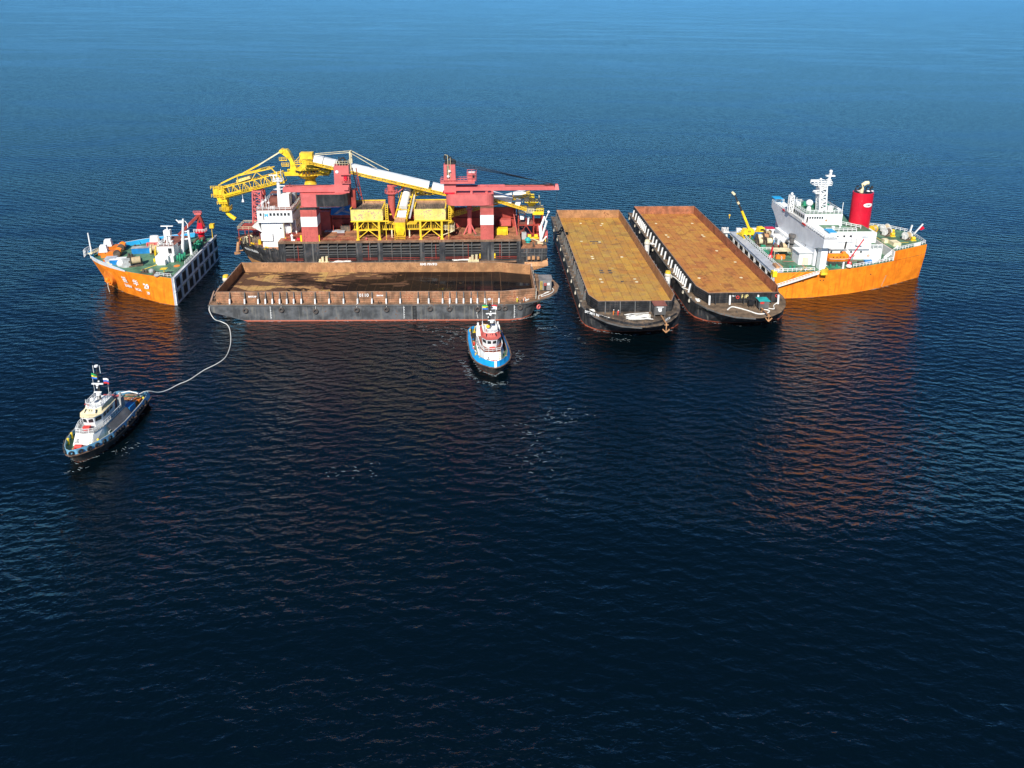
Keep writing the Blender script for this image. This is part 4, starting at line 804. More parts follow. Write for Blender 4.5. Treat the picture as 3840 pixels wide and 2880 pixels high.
P('hopper_head', MB().cyl((70.8, 12.4, 19.6), (70.8, 12.4, 22.9), 1.0, 1.3), 'yellow', c3)
# stern transfer tower
tw = P('stern_tower', MB().box(95.2, 104.4, 12.3, 18.2, 9.951, 10.05), 'red', VM)
g = MB()
for x in (95.4, 101.0, 104.2):
    for y in (12.5, 18): g.bar((x, y, 9.96), (x, y, 19.6), .4)
for z in (14.6, 19.4):
    for y in (12.5, 18): g.bar((95.4, y, z), (104.2, y, z), .4)
g.bar((95.4, 12.4, 10.2), (98.2, 12.4, 14.6), .25).bar((98.2, 12.4, 14.6), (101, 12.4, 10.2), .25).bar((95.4, 12.4, 16), (98, 12.4, 19.2), .22).bar((98.2, 12.4, 14.6), (98.2, 12.4, 18.4), .3).box(95.4, 101, 12.7, 17.8, 14.61, 14.75).box(101.2, 104.1, 17.6, 17.9, 10, 15.5)
P('tower_frame', g, 'red', tw); P('floor_panel', MB().box(95.6, 100.8, 12.9, 17.8, 14.76, 15.6), 'brick_red', tw); P('lower_casing', MB().box(95.6, 98, 12.9, 17, 10, 12.0), 'brick_red', tw)
P('white_box', MB().box(96.0, 97.4, 12.0, 12.9, 16.9, 18.4).cyl((98.9, 12.2, 15), (99.1, 12.2, 17.8), .35), 'white', tw)
P('upper_platform', MB().box(100.6, 104.6, 11.8, 17, 18.7, 19.0).box(100.6, 104.6, 11.75, 11.95, 18.9, 20.0).rail([(102, 11.8, 20), (104.6, 11.8, 20), (104.6, 17, 19.1)], 1.2, 1, .07), 'yellow_clean', tw)
P('conveyor_deck', MB().box(95.2, 101, 11.8, 12.6, 19.4, 19.6).rail([(95.3, 11.8, 19.6), (101, 11.8, 19.6)], 1.5, 1, .08, 2).box(95.2, 104.6, 13, 15, 20.2, 21.6), 'cream', tw)
g = MB().frust((97.6, 102.6, 12, 16), (97.6, 102.6, 12, 16), 23.2, 23.5).frust((99.0, 101.4, 12.6, 15.4), (99.6, 101.2, 13, 15), 23.5, 25.9).frust((99.4, 100.8, 13, 15), (98.3, 102.2, 12.4, 15.6), 21.6, 23.2)
P('surge_hopper', g, 'yellow_clean', tw)
P('motor', MB().cyl((97.6, 12.6, 24.6), (99.2, 12.6, 24.6), .75).torus((97.6, 12.6, 24.6), (1, 0, 0), .7, .15), 'cream', tw)
P('hopper_railing', MB().rail([(96.8, 12, 23.5), (102.6, 12, 23.5), (103.2, 14, 23.5), (103.2, 17, 23.5)], 1.3, 1, .07).rail([(103.2, 12.5, 20), (103.6, 14, 20)], 3.6, .8, .08, 6), 'cream', tw)
P('tower_struts', MB().bar((95.6, 14, 22.0), (97.8, 14, 26.2), .25).bar((97.8, 14, 26.2), (99.8, 14, 23), .2), 'red', tw)
P('winch_pair', MB().cyl((98.8, 11.0, 10.8), (100, 11, 10.8), .7).cyl((101.2, 11, 10.8), (102.4, 11, 10.8), .7).box(98.4, 102.8, 10.6, 11.6, 9.96, 10.3), 'yellow_clean', VM)
P('grey_cabinet', MB().box(96.5, 98.2, 9.8, 11.4, 9.96, 12.4), 'cover_grey', VM)
P('turquoise_tank', MB().cyl((98.6, 6.4, 10.0), (98.6, 6.4, 11.0), .9, n=12).cyl((98.6, 6.4, 11.0), (98.6, 6.4, 11.9), 1.35, .5, n=12), 'turq', VM)
P('pale_beam', MB().bar((100.2, 8.4, 10.8), (103.0, 5.6, 10.3), .35).bar((101.9, 5.2, 10.2), (104.4, 4.2, 10.2), .4), 'cream', VM)
P('stern_bollards', MB().cyl((100.3, 4, 9.96), (100.3, 4, 10.8), .35).cyl((101.4, 4, 9.96), (101.4, 4, 10.8), .35).cyl((100.3, 1.6, 9.96), (100.3, 1.6, 10.8), .35), 'scrap', VM)
kb = P('knuckle_crane', MB().cyl((103.4, 7.6, 9.96), (103.3, 7.8, 15.6), .55, .45).bar((103.3, 7.8, 15.4), (104.8, 9.5, 18.8), .55).bar((103.7, 7.6, 11.5), (105.6, 9.0, 17.4), .5).bar((104.8, 9.5, 18.4), (105.3, 9, 17), .3).bar((103.8, 7.4, 9.98), (105.4, 7.2, 12), .4).bar((103, 7.4, 11.8), (102.6, 7.4, 16), .3), 'white', VM)
P('jib_tip', MB().bar((104.8, 9.6, 17), (106.3, 10.6, 20), .22).ball((106.3, 10.6, 20.2), .5, 8, 5), 'white', kb)
P('crane_cabin', MB().box(104.2, 106.0, 9.4, 12.4, 9.96, 13.0).box(104.6, 105.6, 9.3, 9.39, 11.0, 12), 'pink', VM)
P('stern_clutter', MB().box(103.9, 104.9, 3.4, 4.6, 9.96, 10.8).bar((104, 5.5, 10), (105.4, 8.5, 11.4), .3).cyl((105.6, 6.4, 10), (105.6, 6.4, 11.4), .3).bar((103.4, 2.2, 10.3), (105, 3.6, 10.3), .25), 'scrap', VM)
P('stern_ladder', MB().rail([(104.9, 5.2, 9.96), (104.9, 8.8, 9.96)], 1.2, 1, .06), 'yellow', VM)
P('stern_pontoon', MB().add([(97, -1.4, 3.6), (105.3, -1.4, 3.8), (105.3, 2, 6.3), (97, 2, 6.3), (98.4, -.8, 1.4), (98.8, 2, 1.4)], [(0,1,2,3),(0,4,1),(4,5,2,1),(0,3,5,4)]), 'tan', VM)
P('timber_fenders', MB().box(98, 99, -.9, -.1, 6.0, 7.0).box(99.6, 100.6, -.9, -.1, 6.0, 7.2).box(101.4, 102.2, -.9, -.1, 6.0, 6.9), 'tan', VM)
P('stern_bay_frames', MB().box(97.6, 97.9, -.25, -.002, 5, 9.6).box(100.4, 100.7, -.25, -.002, 5, 9.6).box(103, 103.3, -.25, -.002, 5, 9.6).box(95.7, 105, -.25, -.003, 7.0, 7.15).box(95.7, 105, -.25, -.003, 8.3, 8.45), 'stanchion', VM)
# yellow ship loader on its pedestal
ld = P('loader_pedestal', MB().cyl((19.0, 20, 13.41), (19.0, 20, 31.6), 1.9, 1.9, 18).cyl((19, 20, 29.0), (19, 20, 30.0), 2.3, 2.0, 18), 'yellow', VM, smooth=True)
P('turntable', MB().cyl((18.6, 20, 31.6), (18.6, 20, 33.0), 3.0, 4.4, 20), 'yellow', ld)
P('hood', MB().cyl((18.6, 20, 34.8), (18.6, 20, 36.6), 4.4, 2.2, 20).cyl((18.9, 20, 36.6), (19.1, 20, 38.2), 1.0, 1.6, 12), 'yellow', ld)
g = MB(); 
for k in range(22): t = 2*math.pi*k/22; g.box(18.6+4.5*math.cos(t)-.25, 18.6+4.5*math.cos(t)+.25, 20+4.5*math.sin(t)-.25, 20+4.5*math.sin(t)+.25, 34.0, 34.8)
P('hood_slots', g, 'dark', ld)
P('loader_body', MB().box(10.4, 26.4, 17.4, 17.9, 32.8, 34.2).box(10.4, 26.4, 22.1, 22.6, 32.8, 34.2).box(10.4, 26.4, 17.9, 22.1, 32.8, 33.1).box(13, 24, 18.4, 21.6, 33.2, 34.7), 'yellow_clean', ld)
P('body_railing', MB().rail([(14, 17.4, 34.2), (26.4, 17.4, 34.2), (26.4, 22.6, 34.2)], 1.2, 1.5, .07).bar((16.5, 17.2, 36), (26, 17.2, 34.4), .15).rail([(17, 17.0, 32.4), (26, 17.0, 32.8)], 1, 2, .07), 'yellow', ld)
P('counterweight_gear', MB().box(20.6, 23, 18.8, 21.2, 34.71, 35.9).cyl((22.0, 19, 35.8), (24.4, 19, 35.8), .6), 'scrap', ld)
P('loader_mast', MB().add([(12.4,18.6,33.6),(15.2,18.6,33.6),(12.5,18.8,41.0),(11.6,18.8,42.2),(9.6,18.8,42.0),(9.2,18.8,41.0),(11.0,18.8,39.6),(12.4,18.7,38),
    (12.4,21.4,33.6),(15.2,21.4,33.6),(12.5,21.2,41.0),(11.6,21.2,42.2),(9.6,21.2,42.0),(9.2,21.2,41.0),(11.0,21.2,39.6),(12.4,21.3,38)],
    [(0,1,2,3,4,5,6,7),(15,14,13,12,11,10,9,8)]+[(i,i+8,(i+1)%8+8,(i+1)%8) for i in range(8)]), 'yellow_clean', ld)
P('mast_platforms', MB().box(8.9, 11.6, 17.9, 18.55, 38.3, 38.5).box(9.6, 12.2, 17.9, 18.55, 36.2, 36.4).rail([(8.9, 17.9, 38.5), (11.6, 17.9, 38.5)], 1.1, .9, .07).rail([(9.6, 17.9, 36.4), (12.2, 17.9, 36.4)], 1.1, .9, .07), 'yellow', ld)
bm = P('loader_boom', truss(MB(), (9.5, 20, 31.9), (-14.2, 20, 25.8), 3.4, 3.8, 12, .13), 'yellow', ld)
P('boom_belt', MB().bar((9.5, 20, 30.8), (-14, 20, 24.8), 2.0, .3), 'scrap', ld)
P('boom_head_panel', MB().bar((-6, 18.2, 26.6), (-12.5, 18.2, 24.9), .1, 1.8), 'yellow_clean', ld)
P('boom_top_frame', MB().bar((6, 18.6, 35.4), (-7, 18.6, 32.6), .3).bar((6, 21.4, 35.4), (-7, 21.4, 32.6), .3).bar((-7, 18.6, 32.6), (-14, 18.6, 29.3), .3).bar((-7, 21.4, 32.6), (-14, 21.4, 29.3), .3).bar((5.6, 18.6, 35.4), (8.6, 18.6, 32.0), .3).bar((-7, 18.6, 32.6), (-7, 18.6, 29.5), .2).bar((0, 18.6, 34), (-2, 18.6, 31), .2).bar((0, 18.6, 34), (2.5, 18.6, 32), .2).bar((-14, 18.6, 29.3), (-13, 18.6, 27.5), .25), 'yellow', ld)
P('boom_walkway', MB().bar((9, 17.6, 30.3), (-12, 17.6, 24.9), .9, .15).rail([(9, 17.2, 30.3), (-12, 17.2, 24.9)], 1.1, 2, .06).rail([(4, 22.4, 34.2), (-6, 22.4, 31.6)], 1.1, 2, .07), 'yellow_clean', ld)
P('boom_cover', MB().bar((-2.5, 20, 32.0), (-7.5, 20, 30.4), 2.2, .9), 'yellow_worn', ld)
P('stay_rods', MB().bar((9.6, 18.8, 41.6), (1.2, 18.8, 36.6), .34).bar((9.6, 21.2, 41.6), (1.2, 21.2, 36.6), .34), 'cream', ld)
for y in (18.8, 21.2): P('stay_link', MB().bar((1.2, y, 36.6), (-6.4, y, 32.6), .42), 'yellow', ld)
P('mast_sheave', MB().cyl((9.6, 18.4, 41.6), (9.6, 21.6, 41.6), .7, n=12), 'yellow', ld)
hd = P('loader_head', MB().box(-16.2, -12.2, 18.4, 21.6, 24.6, 28.0), 'yellow', ld)
g = MB().frust((-14.6, -11.6, 18.6, 21.4), (-15.2, -11.8, 18.6, 21.4), 22.0, 24.6).cyl((-12.8, 20, 19.6), (-13, 20, 22), 1.3, 1.5, 14).cyl((-12.6, 20, 19.3), (-12.6, 20, 19.6), 1.9, 1.9, 14)
P('telescopic_chute', g, 'yellow_clean', ld)
P('spout', MB().tube([(-12.8, 20, 19.3), (-12.2, 19.9, 18.0), (-11.2, 19.8, 16.9), (-9.6, 19.6, 15.9)], .75, 10), 'yellow_clean', ld)
P('head_railing', MB().rail([(-16.8, 18, 24.8), (-12, 18, 24.2)], 1.2, 1, .07).rail([(-16.8, 18, 27.9), (-12.6, 18, 28)], 1.1, 1, .07).rail([(-14.4, 18.2, 19.6), (-11, 18.2, 19.6), (-11, 21.6, 19.6)], 1.3, .8, .08, 2).rail([(-15, 17.9, 22), (-11.4, 17.9, 22)], 1.2, 1, .07), 'yellow', ld)
P('hanging_lamp', MB().bar((-5.6, 18, 26.5), (-5.6, 18, 24), .12).frust((-6.0, -5.2, 17.6, 18.4), (-5.8, -5.4, 17.8, 18.2), 23, 24), 'white', ld)
P('boom_rest', truss(MB(), (-.9, 17, 9.96), (.4, 17, 27.6), 3.0, 3.0, 8, .2).bar((-1.2, 15.4, 27.6), (2.2, 15.4, 27.6), .5), 'pink', VM)
P('boom_rest_post', MB().box(1.9, 2.6, 18.3, 18.9, 9.96, 27.5), 'red', VM)
# white rope and yellow bitts lying between the ships on the side ledge
for x in (26.0, 78.5):
    P('side_bitts', MB().cyl((x, -.9, 6.2), (x, -.9, 8.0), .5).cyl((x+1.4, -.9, 6.2), (x+1.4, -.9, 8.2), .5).cyl((x-.9, -1.1, 6.0), (x-.9, -1.1, 7.2), .4).box(x-1.6, x+2.2, -1.6, -.05, 5.6, 6.2), 'cream', VM)
P('side_ledge', MB().box(13, 94, -1.0, -.1, 5.2, 5.55), 'deck_brown', VM)
o = heap('heap of white rope beside the left bitts on the black side of the crane ship', VM, (32, -.6), 7, .6, .14, 'rope_white', 16, 31, 5.9)
o = heap('heap of white rope beside the right bitts on the black side of the crane ship', VM, (74.5, -.6), 6.5, .6, .14, 'rope_white', 16, 32, 5.9)
# ---------------------------------------------------------------- orange semi-submersible heavy lift ship (deck under water between bow and stern)
FD = frame(-107.8, 219.6, 3.72)
VD = vessel('heavy_lift_ship', 'orange heavy lift ship, its bow and stern rising either side of its sunken deck', 'ship', FD)
W = 43.0
bt = mir([(-.6, 0), (-10, 3.2), (-18, 6.4), (-24, 10), (-29, 13.6), (-33, 17.4), (-35.6, 21.3)], W)
bw = mir([(-.6, 0), (-6, 2.1), (-12.5, 5.8), (-20, 10.5), (-25.5, 15.0), (-29.4, 18.6), (-31.4, 21.3)], W)
bb = mir([(-.6, .1), (-6, 2.4), (-12.4, 6.2), (-19.6, 11), (-25, 15.4), (-28.8, 18.8), (-30.6, 21.3)], W)
bh = P('bow_hull', MB().rings([rz(bb, -6), rz(bw, 0), rz(bt, 9.3)]), 'orange', VD)
def inner(pts, d, cx, cy): return [(x+(cx-x)*d/max(.1, math.hypot(cx-x, cy-y)), y+(cy-y)*d/max(.1, math.hypot(cx-x, cy-y))) for x, y in pts]
P('bow_deck', MB().prism(inner(bt, .3, -12, 21.5), 9.302, 9.5), 'green', VD)
bo = [(-17.5, 6.2), (-20, 7.6), (-24, 10), (-29, 13.6), (-33, 17.4), (-35.6, 21.3), (-35.6, 21.7), (-33, 25.6), (-29, 29.4), (-24, 33), (-18, 36.6), (-10, 39.8), (-7, 40.8)]
def bul(mb, pts, off, z0, z1f):
    n = len(pts); c = Vector((-12, 21.5, 0)); vs = []; fs = []
    for i, (x, y) in enumerate(pts):
        d = (c-Vector((x, y, 0))).normalized(); z1 = z1f(i)
        for o, z in ((off, z0), (off, z1), (off+.12, z1), (off+.12, z0)):
            q_ = Vector((x, y, z))+d*o-d*.35*(z-z0); vs.append((q_.x, q_.y, z))
    for i in range(n-1):
        for k in range(4): fs.append((i*4+k, i*4+(k+1) % 4, i*4+4+(k+1) % 4, i*4+4+k))
    return mb.add(vs, fs+[(0, 1, 2, 3), (n*4-1, n*4-2, n*4-3, n*4-4)])
zf = lambda i: 9.5+min(1.5, .25+.5*i)
P('bulwark', bul(MB(), bo, .0, 9.3, zf), 'white', bh)
P('bulwark_lining', bul(MB(), bo, .13, 9.51, lambda i: zf(i)-.03), 'cyan', bh)
for i in range(3, 12):
    x, y = bo[i]; d = (Vector((-12, 21.5, 0))-Vector((x, y, 0))).normalized()
    P('bulwark_stay', MB().add([tuple(Vector((x, y, 9.51))+d*.3), tuple(Vector((x, y, 9.51))+d*1.1), tuple(Vector((x, y, 10.8))+d*.0), tuple(Vector((x+.12, y+.1, 9.51))+d*.3), tuple(Vector((x+.12, y+.1, 9.51))+d*1.1), tuple(Vector((x+.12, y+.1, 10.8))+d*.0)], [(0,1,2),(3,5,4),(0,3,4,1),(1,4,5,2)]), 'cyan', bh)
def arc(pts, s):
    for a, b in zip(pts[:-1], pts[1:]):
        L = (b-a).length
        if s <= L or b is pts[-1]: return a.lerp(b, s/L), (b-a).normalized()
        s -= L
def hp(s, z, off=.2):     # near side of the bow: s metres along the shell from the corner, z height
    A = [Vector((x, y, 9.3)) for x, y in bt[:7]]; Bq = [Vector((x, y, 0)) for x, y in bw[:7]]
    LA = sum((b-a).length for a, b in zip(A[:-1], A[1:])); LB = sum((b-a).length for a, b in zip(Bq[:-1], Bq[1:]))
    a, tn = arc(A, s); b, _ = arc(Bq, s*LB/LA); n = Vector((tn.y, -tn.x, 0)).normalized()
    if n.y > 0: n = -n
    return b.lerp(a, z/9.3)+n*off
def htext(t_, size, s0, z0, bold): return lettering(t_, size, 'txt_white', bh, lambda x, y: hp(s0-x, z0+y, .5), bold=bold)
htext('振', 2.4, 19.8, 6.1, .05); htext('华', 2.4, 14.9, 5.8, .05); htext('29', 2.4, 10.4, 5.3, .10)
htext('ZHEN', 1.3, 19.6, 3.9, .06); htext('HUA', 1.3, 14.9, 3.4, .06); htext('29', 1.3, 10.4, 2.9, .06)
an = hp(29.5, 4.9, .1); nn = (hp(29.5, 4.9, 1)-hp(29.5, 4.9, 0)).normalized()
P('anchor_bolster', MB().cyl(an-nn*1.5, an+nn*.9, 3.0, 2.6, 24), 'orange_paint', bh, smooth=True)
P('anchor', MB().cyl(an+nn*.9, an+nn*1.3+Vector((0, 0, -.8)), .9, .7, 10).bar(an+nn*1.2+Vector((-1.1, .8, -1.2)), an+nn*1.2+Vector((1.2, -.8, -1.2)), .5), 'orange', bh)
P('mooring_chain', MB().tube([an+nn*1.2+Vector((0, 0, -1.5)), an+nn*1.0+Vector((-.3, -.1, -3)), an+nn*1.1+Vector((0, 0, -4.9))], .12), 'rope', bh)
# transverse bulkheads with two rows of framed recesses, facing each other across the sunken deck
M_['frame_grey'] = paint('bulkhead_grey', (0.72, 0.73, 0.74), 0.5, 0.1)
def bulkhead(x, sgn, nm):
    Bk = P('bulkhead', MB().box(min(x, x-sgn*.6), max(x, x-sgn*.6), .05, W-.05, -4, 9.48), 'grey', VD)
    f0 = min(x+sgn*.01, x+sgn*.3); f1 = max(x+sgn*.01, x+sgn*.3)
    for (z0, z1) in ((8.7, 9.5), (4.4, 5.2), (-4, .3)): P('girder', MB().box(f0, f1, 0, W, z0, z1), 'frame_grey', Bk)
    pitch = W/8.0; pn = MB().box(-.03, .03, -2.0, 2.45, -1.73, 1.73).mesh('recess_panel'); pn.materials.append(M_['dark'])
    rb = MB().box(-.2, .2, -.16, .16, -1.72, 1.72).mesh('rib'); rb.materials.append(M_['white_worn'])
    for zc in (6.95, 2.35):
        for i in range(8):
            y = pitch*(i+.5)
            P('recess_panel', pn, None, Bk, loc=(x+sgn*.04, y, zc))
            P('frame_plate', MB().box(f0, f1, y-2.75, y-2.1, zc-1.74, zc+1.74), 'frame_grey', Bk)
            P('rib', rb, None, Bk, loc=(x+sgn*.23, y-1.92, zc))
            g = MB()
            for k in range(5): g.box(f0, f1, y-1.3+k*.6, y-1.1+k*.6, zc+1.5, zc+1.7)
            P('lug_row', g, 'cream', Bk, kind='stuff')
    return Bk
bulkhead(0, 1, 'bow'); bk2 = bulkhead(196.4, -1, 'stern')
P('sunken_deck', MB().box(0, 196, 0, W, -9, -6.5), 'grey', VD)
# bow equipment (parts bolted to the deck)
def winch(parent, x, y, z, r, L, rz, drum='drum', cheek='cream', name='winch'):
    w = P(name, MB().box(-L/2-.6, L/2+.6, -r*1.1, r*1.1, 0, .35), 'scrap', parent, loc=(x, y, z), rotz=rz)
    P('drum', MB().cyl((-L/2, 0, r+.4), (L/2, 0, r+.4), r*.82, n=14), drum, w, smooth=True)
    for s in (-1, 1): P('cheek', MB().cyl((s*L/2-.08, 0, r+.4), (s*L/2+.08, 0, r+.4), r*1.1, n=16).box(s*(L/2+.35)-.2, s*(L/2+.35)+.2, -r*.5, r*.5, .36, r+.6), cheek, w)
    return w
for x, y in ((-28.4, 20.2), (-29.6, 26.2)):
    w = P('anchor_windlass', MB().box(-1.2, 4.6, -1.3, 1.3, 0, .9).box(-2.0, 3.2, -1.0, 1.0, .901, 1.9), 'orange_paint', VD, loc=(x-1.4, y, 9.5), rotz=R(12))
    P('canvas_cover', MB().frust((-1.7, 1.0, -1.15, 1.15), (-1.3, .6, -.8, .8), 1.901, 4.2), 'white', w)
    P('chain_wheel', MB().cyl((3.8, -1.9, 1.3), (3.8, -.9, 1.3), 1.15, n=14), 'scrap', w); P('wheel_guard', MB().cyl((3.8, 1.31, 1.3), (3.8, 1.7, 1.3), 1.2, n=14).box(3.2, 5.0, -.9, 1.3, .902, 2.2), 'orange', w)
P('grating_platform', MB().box(-3.4, 3.4, -.9, .9, 1.6, 1.75).rail([(-3.4, -.9, 1.75), (3.4, -.9, 1.75)], 1.1, .8, .06, 2).bar((-3.2, 0, 0), (-3.2, 0, 1.6), .2).bar((3.2, 0, 0), (3.2, 0, 1.6), .2), 'cream', VD, loc=(-33.0, 21.6, 9.5), rotz=R(72))
P('bow_mast', MB().cyl((-35.0, 21.5, 9.5), (-35.2, 21.5, 17.6), .28, .2, 8).rail([(-36.6, 19.6, 9.6), (-36.9, 21.5, 9.6), (-36.6, 23.4, 9.6)], 2.4, .8, .09, 1), 'white', VD)
P('foremast_light', MB().cyl((-32.2, 28.6, 9.5), (-32.2, 28.6, 13), .32), 'rubber', VD)
g = MB()
for k in range(9): g.ball((-26.5+k*.7-random.random(), 33.2+k*.32, 10.1), .75, 8, 5, .7)
P('rusty_net_heap', g, 'scrap', VD)
for x, y, dx, dy, hgt, mt in ((-19.2, 23.8, 3.0, 1.0, 2.0, 'blue'), (-22.6, 13.4, 2.4, 1.2, 1.7, 'blue'), (-25.2, 14.2, 1.6, 1.3, 1.8, 'grey')):
    b = P('deck_box', MB().box(-dx, dx, -dy, dy, 0, hgt), mt, VD, loc=(x, y, 9.5), rotz=R(8)); P('lid', MB().box(-dx-.1, dx+.1, -dy-.1, dy+.1, hgt+.001, hgt+.12), 'cover_grey' if mt == 'blue' and x > -20 else 'white' if mt == 'blue' else mt, b)
winch(VD, -14.5, 23.6, 9.5, 1.35, 2.4, R(20), 'drum', 'cream'); winch(VD, -12.2, 20.6, 9.5, 1.5, 1.6, R(20), 'cream', 'yellow_clean'); winch(VD, -16.6, 25.6, 9.5, 1.2, 2.2, R(20), 'tan', 'crimson')
winch(VD, -12.6, 29.6, 9.5, 1.2, 2.0, R(20), 'drum', 'yellow')
for x, y, r_, L in ((-16.2, 11.6, 1.4, 3.0),): winch(VD, x, y, 9.5, r_, L, R(25), 'drum', 'scrap')
P('covered_winch', MB().ball((-20.4, 11.0, 10.4), 1.6, 12, 7, .95), 'white_worn', VD, smooth=True)
P('covered_winch', MB().prism([(-19.0+2.2*math.cos(t*.628)*1.0, 11.0+1.7*math.sin(t*.628)) for t in range(10)], 9.5, 12.0, [(-18.9+1.6*math.cos(t*.628), 11.0+.9*math.sin(t*.628)) for t in range(10)]), 'cover_grey', VD)
P('covered_winch', MB().prism([(-18.6+2.0*math.cos(t*.628), 33.6+1.3*math.sin(t*.628)) for t in range(10)], 9.5, 12.4, [(-18.6+1.5*math.cos(t*.628), 33.6+.8*math.sin(t*.628)) for t in range(10)]), 'white_worn', VD)
P('covered_winch', MB().prism([(-14.2+1.9*math.cos(t*.628), 34.6+1.4*math.sin(t*.628)) for t in range(10)], 9.5, 12.8, [(-14.2+1.2*math.cos(t*.628), 34.6+.8*math.sin(t*.628)) for t in range(10)]), 'white_worn', VD)
P('orange_reel', MB().torus((-12.2, 32.6, 10.5), (.3, -1, .2), 1.2, .45), 'orange_paint', VD)
P('pink_cradle', MB().box(-20.6, -16.2, 31.0, 32.0, 9.5, 10.5), 'pink', VD)
for x, y in ((-26.5, 16.0), (-27.6, 14.4), (-11.2, 5.2), (-7.0, 3.4), (-3.2, 2.2), (-22, 20), (-23.6, 29)):
    P('mooring_bitts', MB().cyl((x, y, 9.5), (x, y, 10.6), .4).cyl((x+1.2, y-.5, 9.5), (x+1.2, y-.5, 10.6), .4).box(x-.7, x+1.9, y-1.1, y+.6, 9.502, 9.62), 'scrap' if x > -26 else 'orange_paint', VD)
P('rope_bin', MB().ball((-25.2, 12.6, 9.6), 1.4, 12, 6, .5), 'cream', VD); P('rope_bin', MB().ball((-5.6, 1.9, 9.8), 1.0, 12, 6, .6), 'cover_grey', VD)
P('yellow_stand', MB().bar((-3.6, 2.6, 9.5), (-3.6, 2.6, 11.6), .2).box(-4.6, -2.6, 1.9, 3.3, 11.6, 11.8), 'yellow_clean', VD)
P('small_bin', MB().ball((-8.6, 5.0, 10.0), .85, 10, 5), 'cover_grey', VD); P('pale_locker', MB().box(-9.2, -6.6, 11.4, 12.8, 9.5, 11.2), 'white_worn', VD)
P('hazard_barrier', MB().rail([(-11.4, 14.4, 9.5), (-9.8, 13.6, 9.5)], 1.2, .8, .12), 'yellow_clean', VD)
dk = P('deckhouse', MB().box(-9.9, -5.0, 15.6, 19.6, 9.5, 14.6).box(-12.2, -5.1, 19.602, 31.5, 9.5, 13.0), 'white', VD)
P('porch', MB().box(-10.3, -6.2, 13.0, 15.598, 9.5, 12.0).box(-6.1, -4.9, 14.2, 15.59, 9.5, 11.6), 'white', dk)
P('house_roof', MB().box(-9.8, -5.1, 15.7, 19.6, 14.602, 14.72).box(-12.0, -5.2, 19.7, 31.4, 13.002, 13.1), 'brick_red', dk)
P('door', MB().box(-6.9, -5.7, 15.55, 15.597, 12.1, 14.0), 'glass', dk)
P('roof_railing', MB().rail([(-5.1, 15.8, 14.6), (-9.8, 15.8, 14.6), (-9.8, 19.5, 14.6), (-12, 19.8, 13.1), (-12, 31, 13.1)], 1.1, 1.4, .06), 'white', dk)
ms = P('foremast', MB().cyl((-4.2, 20.4, 9.5), (-2.9, 21.2, 22.6), .6, .32, 10).cyl((-1.6, 21.6, 9.5), (-1.8, 21.6, 18.4), .42, .38, 10).bar((-4.2, 20.6, 15.4), (-1.7, 21.6, 15.4), .4).bar((-3.6, 21, 18), (-1.8, 21.6, 18), .35), 'white', VD)
P('mast_head', MB().box(-4.6, -2.9, 20.8, 21.6, 21.2, 21.9).bar((-4.6, 21, 21.8), (-5.2, 21, 22.4), .3).bar((-2.4, 21.2, 21.9), (-1.6, 21.2, 20.6), .2).bar((-1.6, 21.2, 20.6), (-1.7, 21.2, 19.4), .2), 'white', ms)
P('radar_mast', MB().box(-8.3, -6.2, 17.0, 18.6, 18.0, 19.8).bar((-7.9, 17.6, 14.7), (-7.5, 17.8, 18), .3).bar((-6.5, 17.6, 14.7), (-6.9, 17.8, 18), .3).bar((-8.2, 19, 14), (-7.4, 18, 18), .25).box(-9.2, -5.2, 17.6, 17.9, 21.0, 21.3).bar((-7.2, 17.8, 19.8), (-7.2, 17.8, 21), .3), 'white', ms)
P('roof_clutter', MB().ball((-9.6, 24, 14.2), .8, 8, 5).ball((-11, 28, 14.0), .9, 8, 5).box(-8.6, -7.4, 21, 22.2, 13.1, 14.6).bar((-10.5, 20.5, 13.1), (-9.6, 21, 15.6), .25), 'white', dk)
rc = P('red_deck_crane', MB().cyl((-3.4, 37.4, 9.5), (-3.4, 37.4, 12.6), 1.15, 1.15, 16).cyl((-3.4, 37.4, 12.6), (-3.4, 37.4, 12.9), 2.1, n=16).frust((-4.6, -2.2, 36.2, 38.6), (-4.0, -2.4, 36.4, 38.2), 12.9, 16.2), 'crimson', VD)
P('crane_jib', MB().bar((-2.0, 37.2, 14.8), (-3.2, 36.6, 19.6), .9).bar((-3.9, 36.8, 15.2), (-3.4, 36.6, 19.4), .6).bar((-3.1, 36.6, 19.4), (-10.0, 33.5, 12.6), .9, .8), 'red', rc)
P('crane_top', MB().box(-4.6, -2.2, 36, 37.2, 19.5, 20.1).rail([(-4.8, 36, 20.1), (-2, 36, 20.1)], .8, .8, .07), 'pink', rc)
P('crane_railing', MB().rail([(-5.4, 35.8, 12.9), (-1.4, 35.8, 12.9), (-1.4, 39, 12.9)], 1.1, 1, .06), 'white', rc)
P('yellow_box', MB().box(-.6, .9, 38.4, 40, 13.5, 15.0).bar((0, 39, 9.5), (0, 39, 13.5), .2), 'yellow', VD)
gv = MB(); 
gm = MB().tube([(0, 0, 0), (0, 0, 1.2), (.15, 0, 1.7), (.6, 0, 1.9), (1.0, 0, 1.6), (1.05, 0, 1.2)], .34, 8).mesh('vent_gooseneck'); gm.materials.append(M_['green_bright'])
for i in range(6):
    for j in range(2): P('vent_gooseneck', gm, None, VD, loc=(-2.6+j*1.2, 25.5+i*1.2, 9.5), rotz=R(-60))
for i in range(5): P('vent_gooseneck', gm, None, VD, loc=(-3.0-(i % 2)*1.2, 14.6+i*1.05, 9.5), rotz=R(-60))
for k in range(10): P('pipe_fittings', MB().cyl((-3.6-random.random()*2, 31+k*.45, 9.5), (-3.4, 31+k*.45, 11.4), .25).ball((-3+random.random(), 31+k*.5, 10.8), .55, 7, 4), 'scrap', VD)
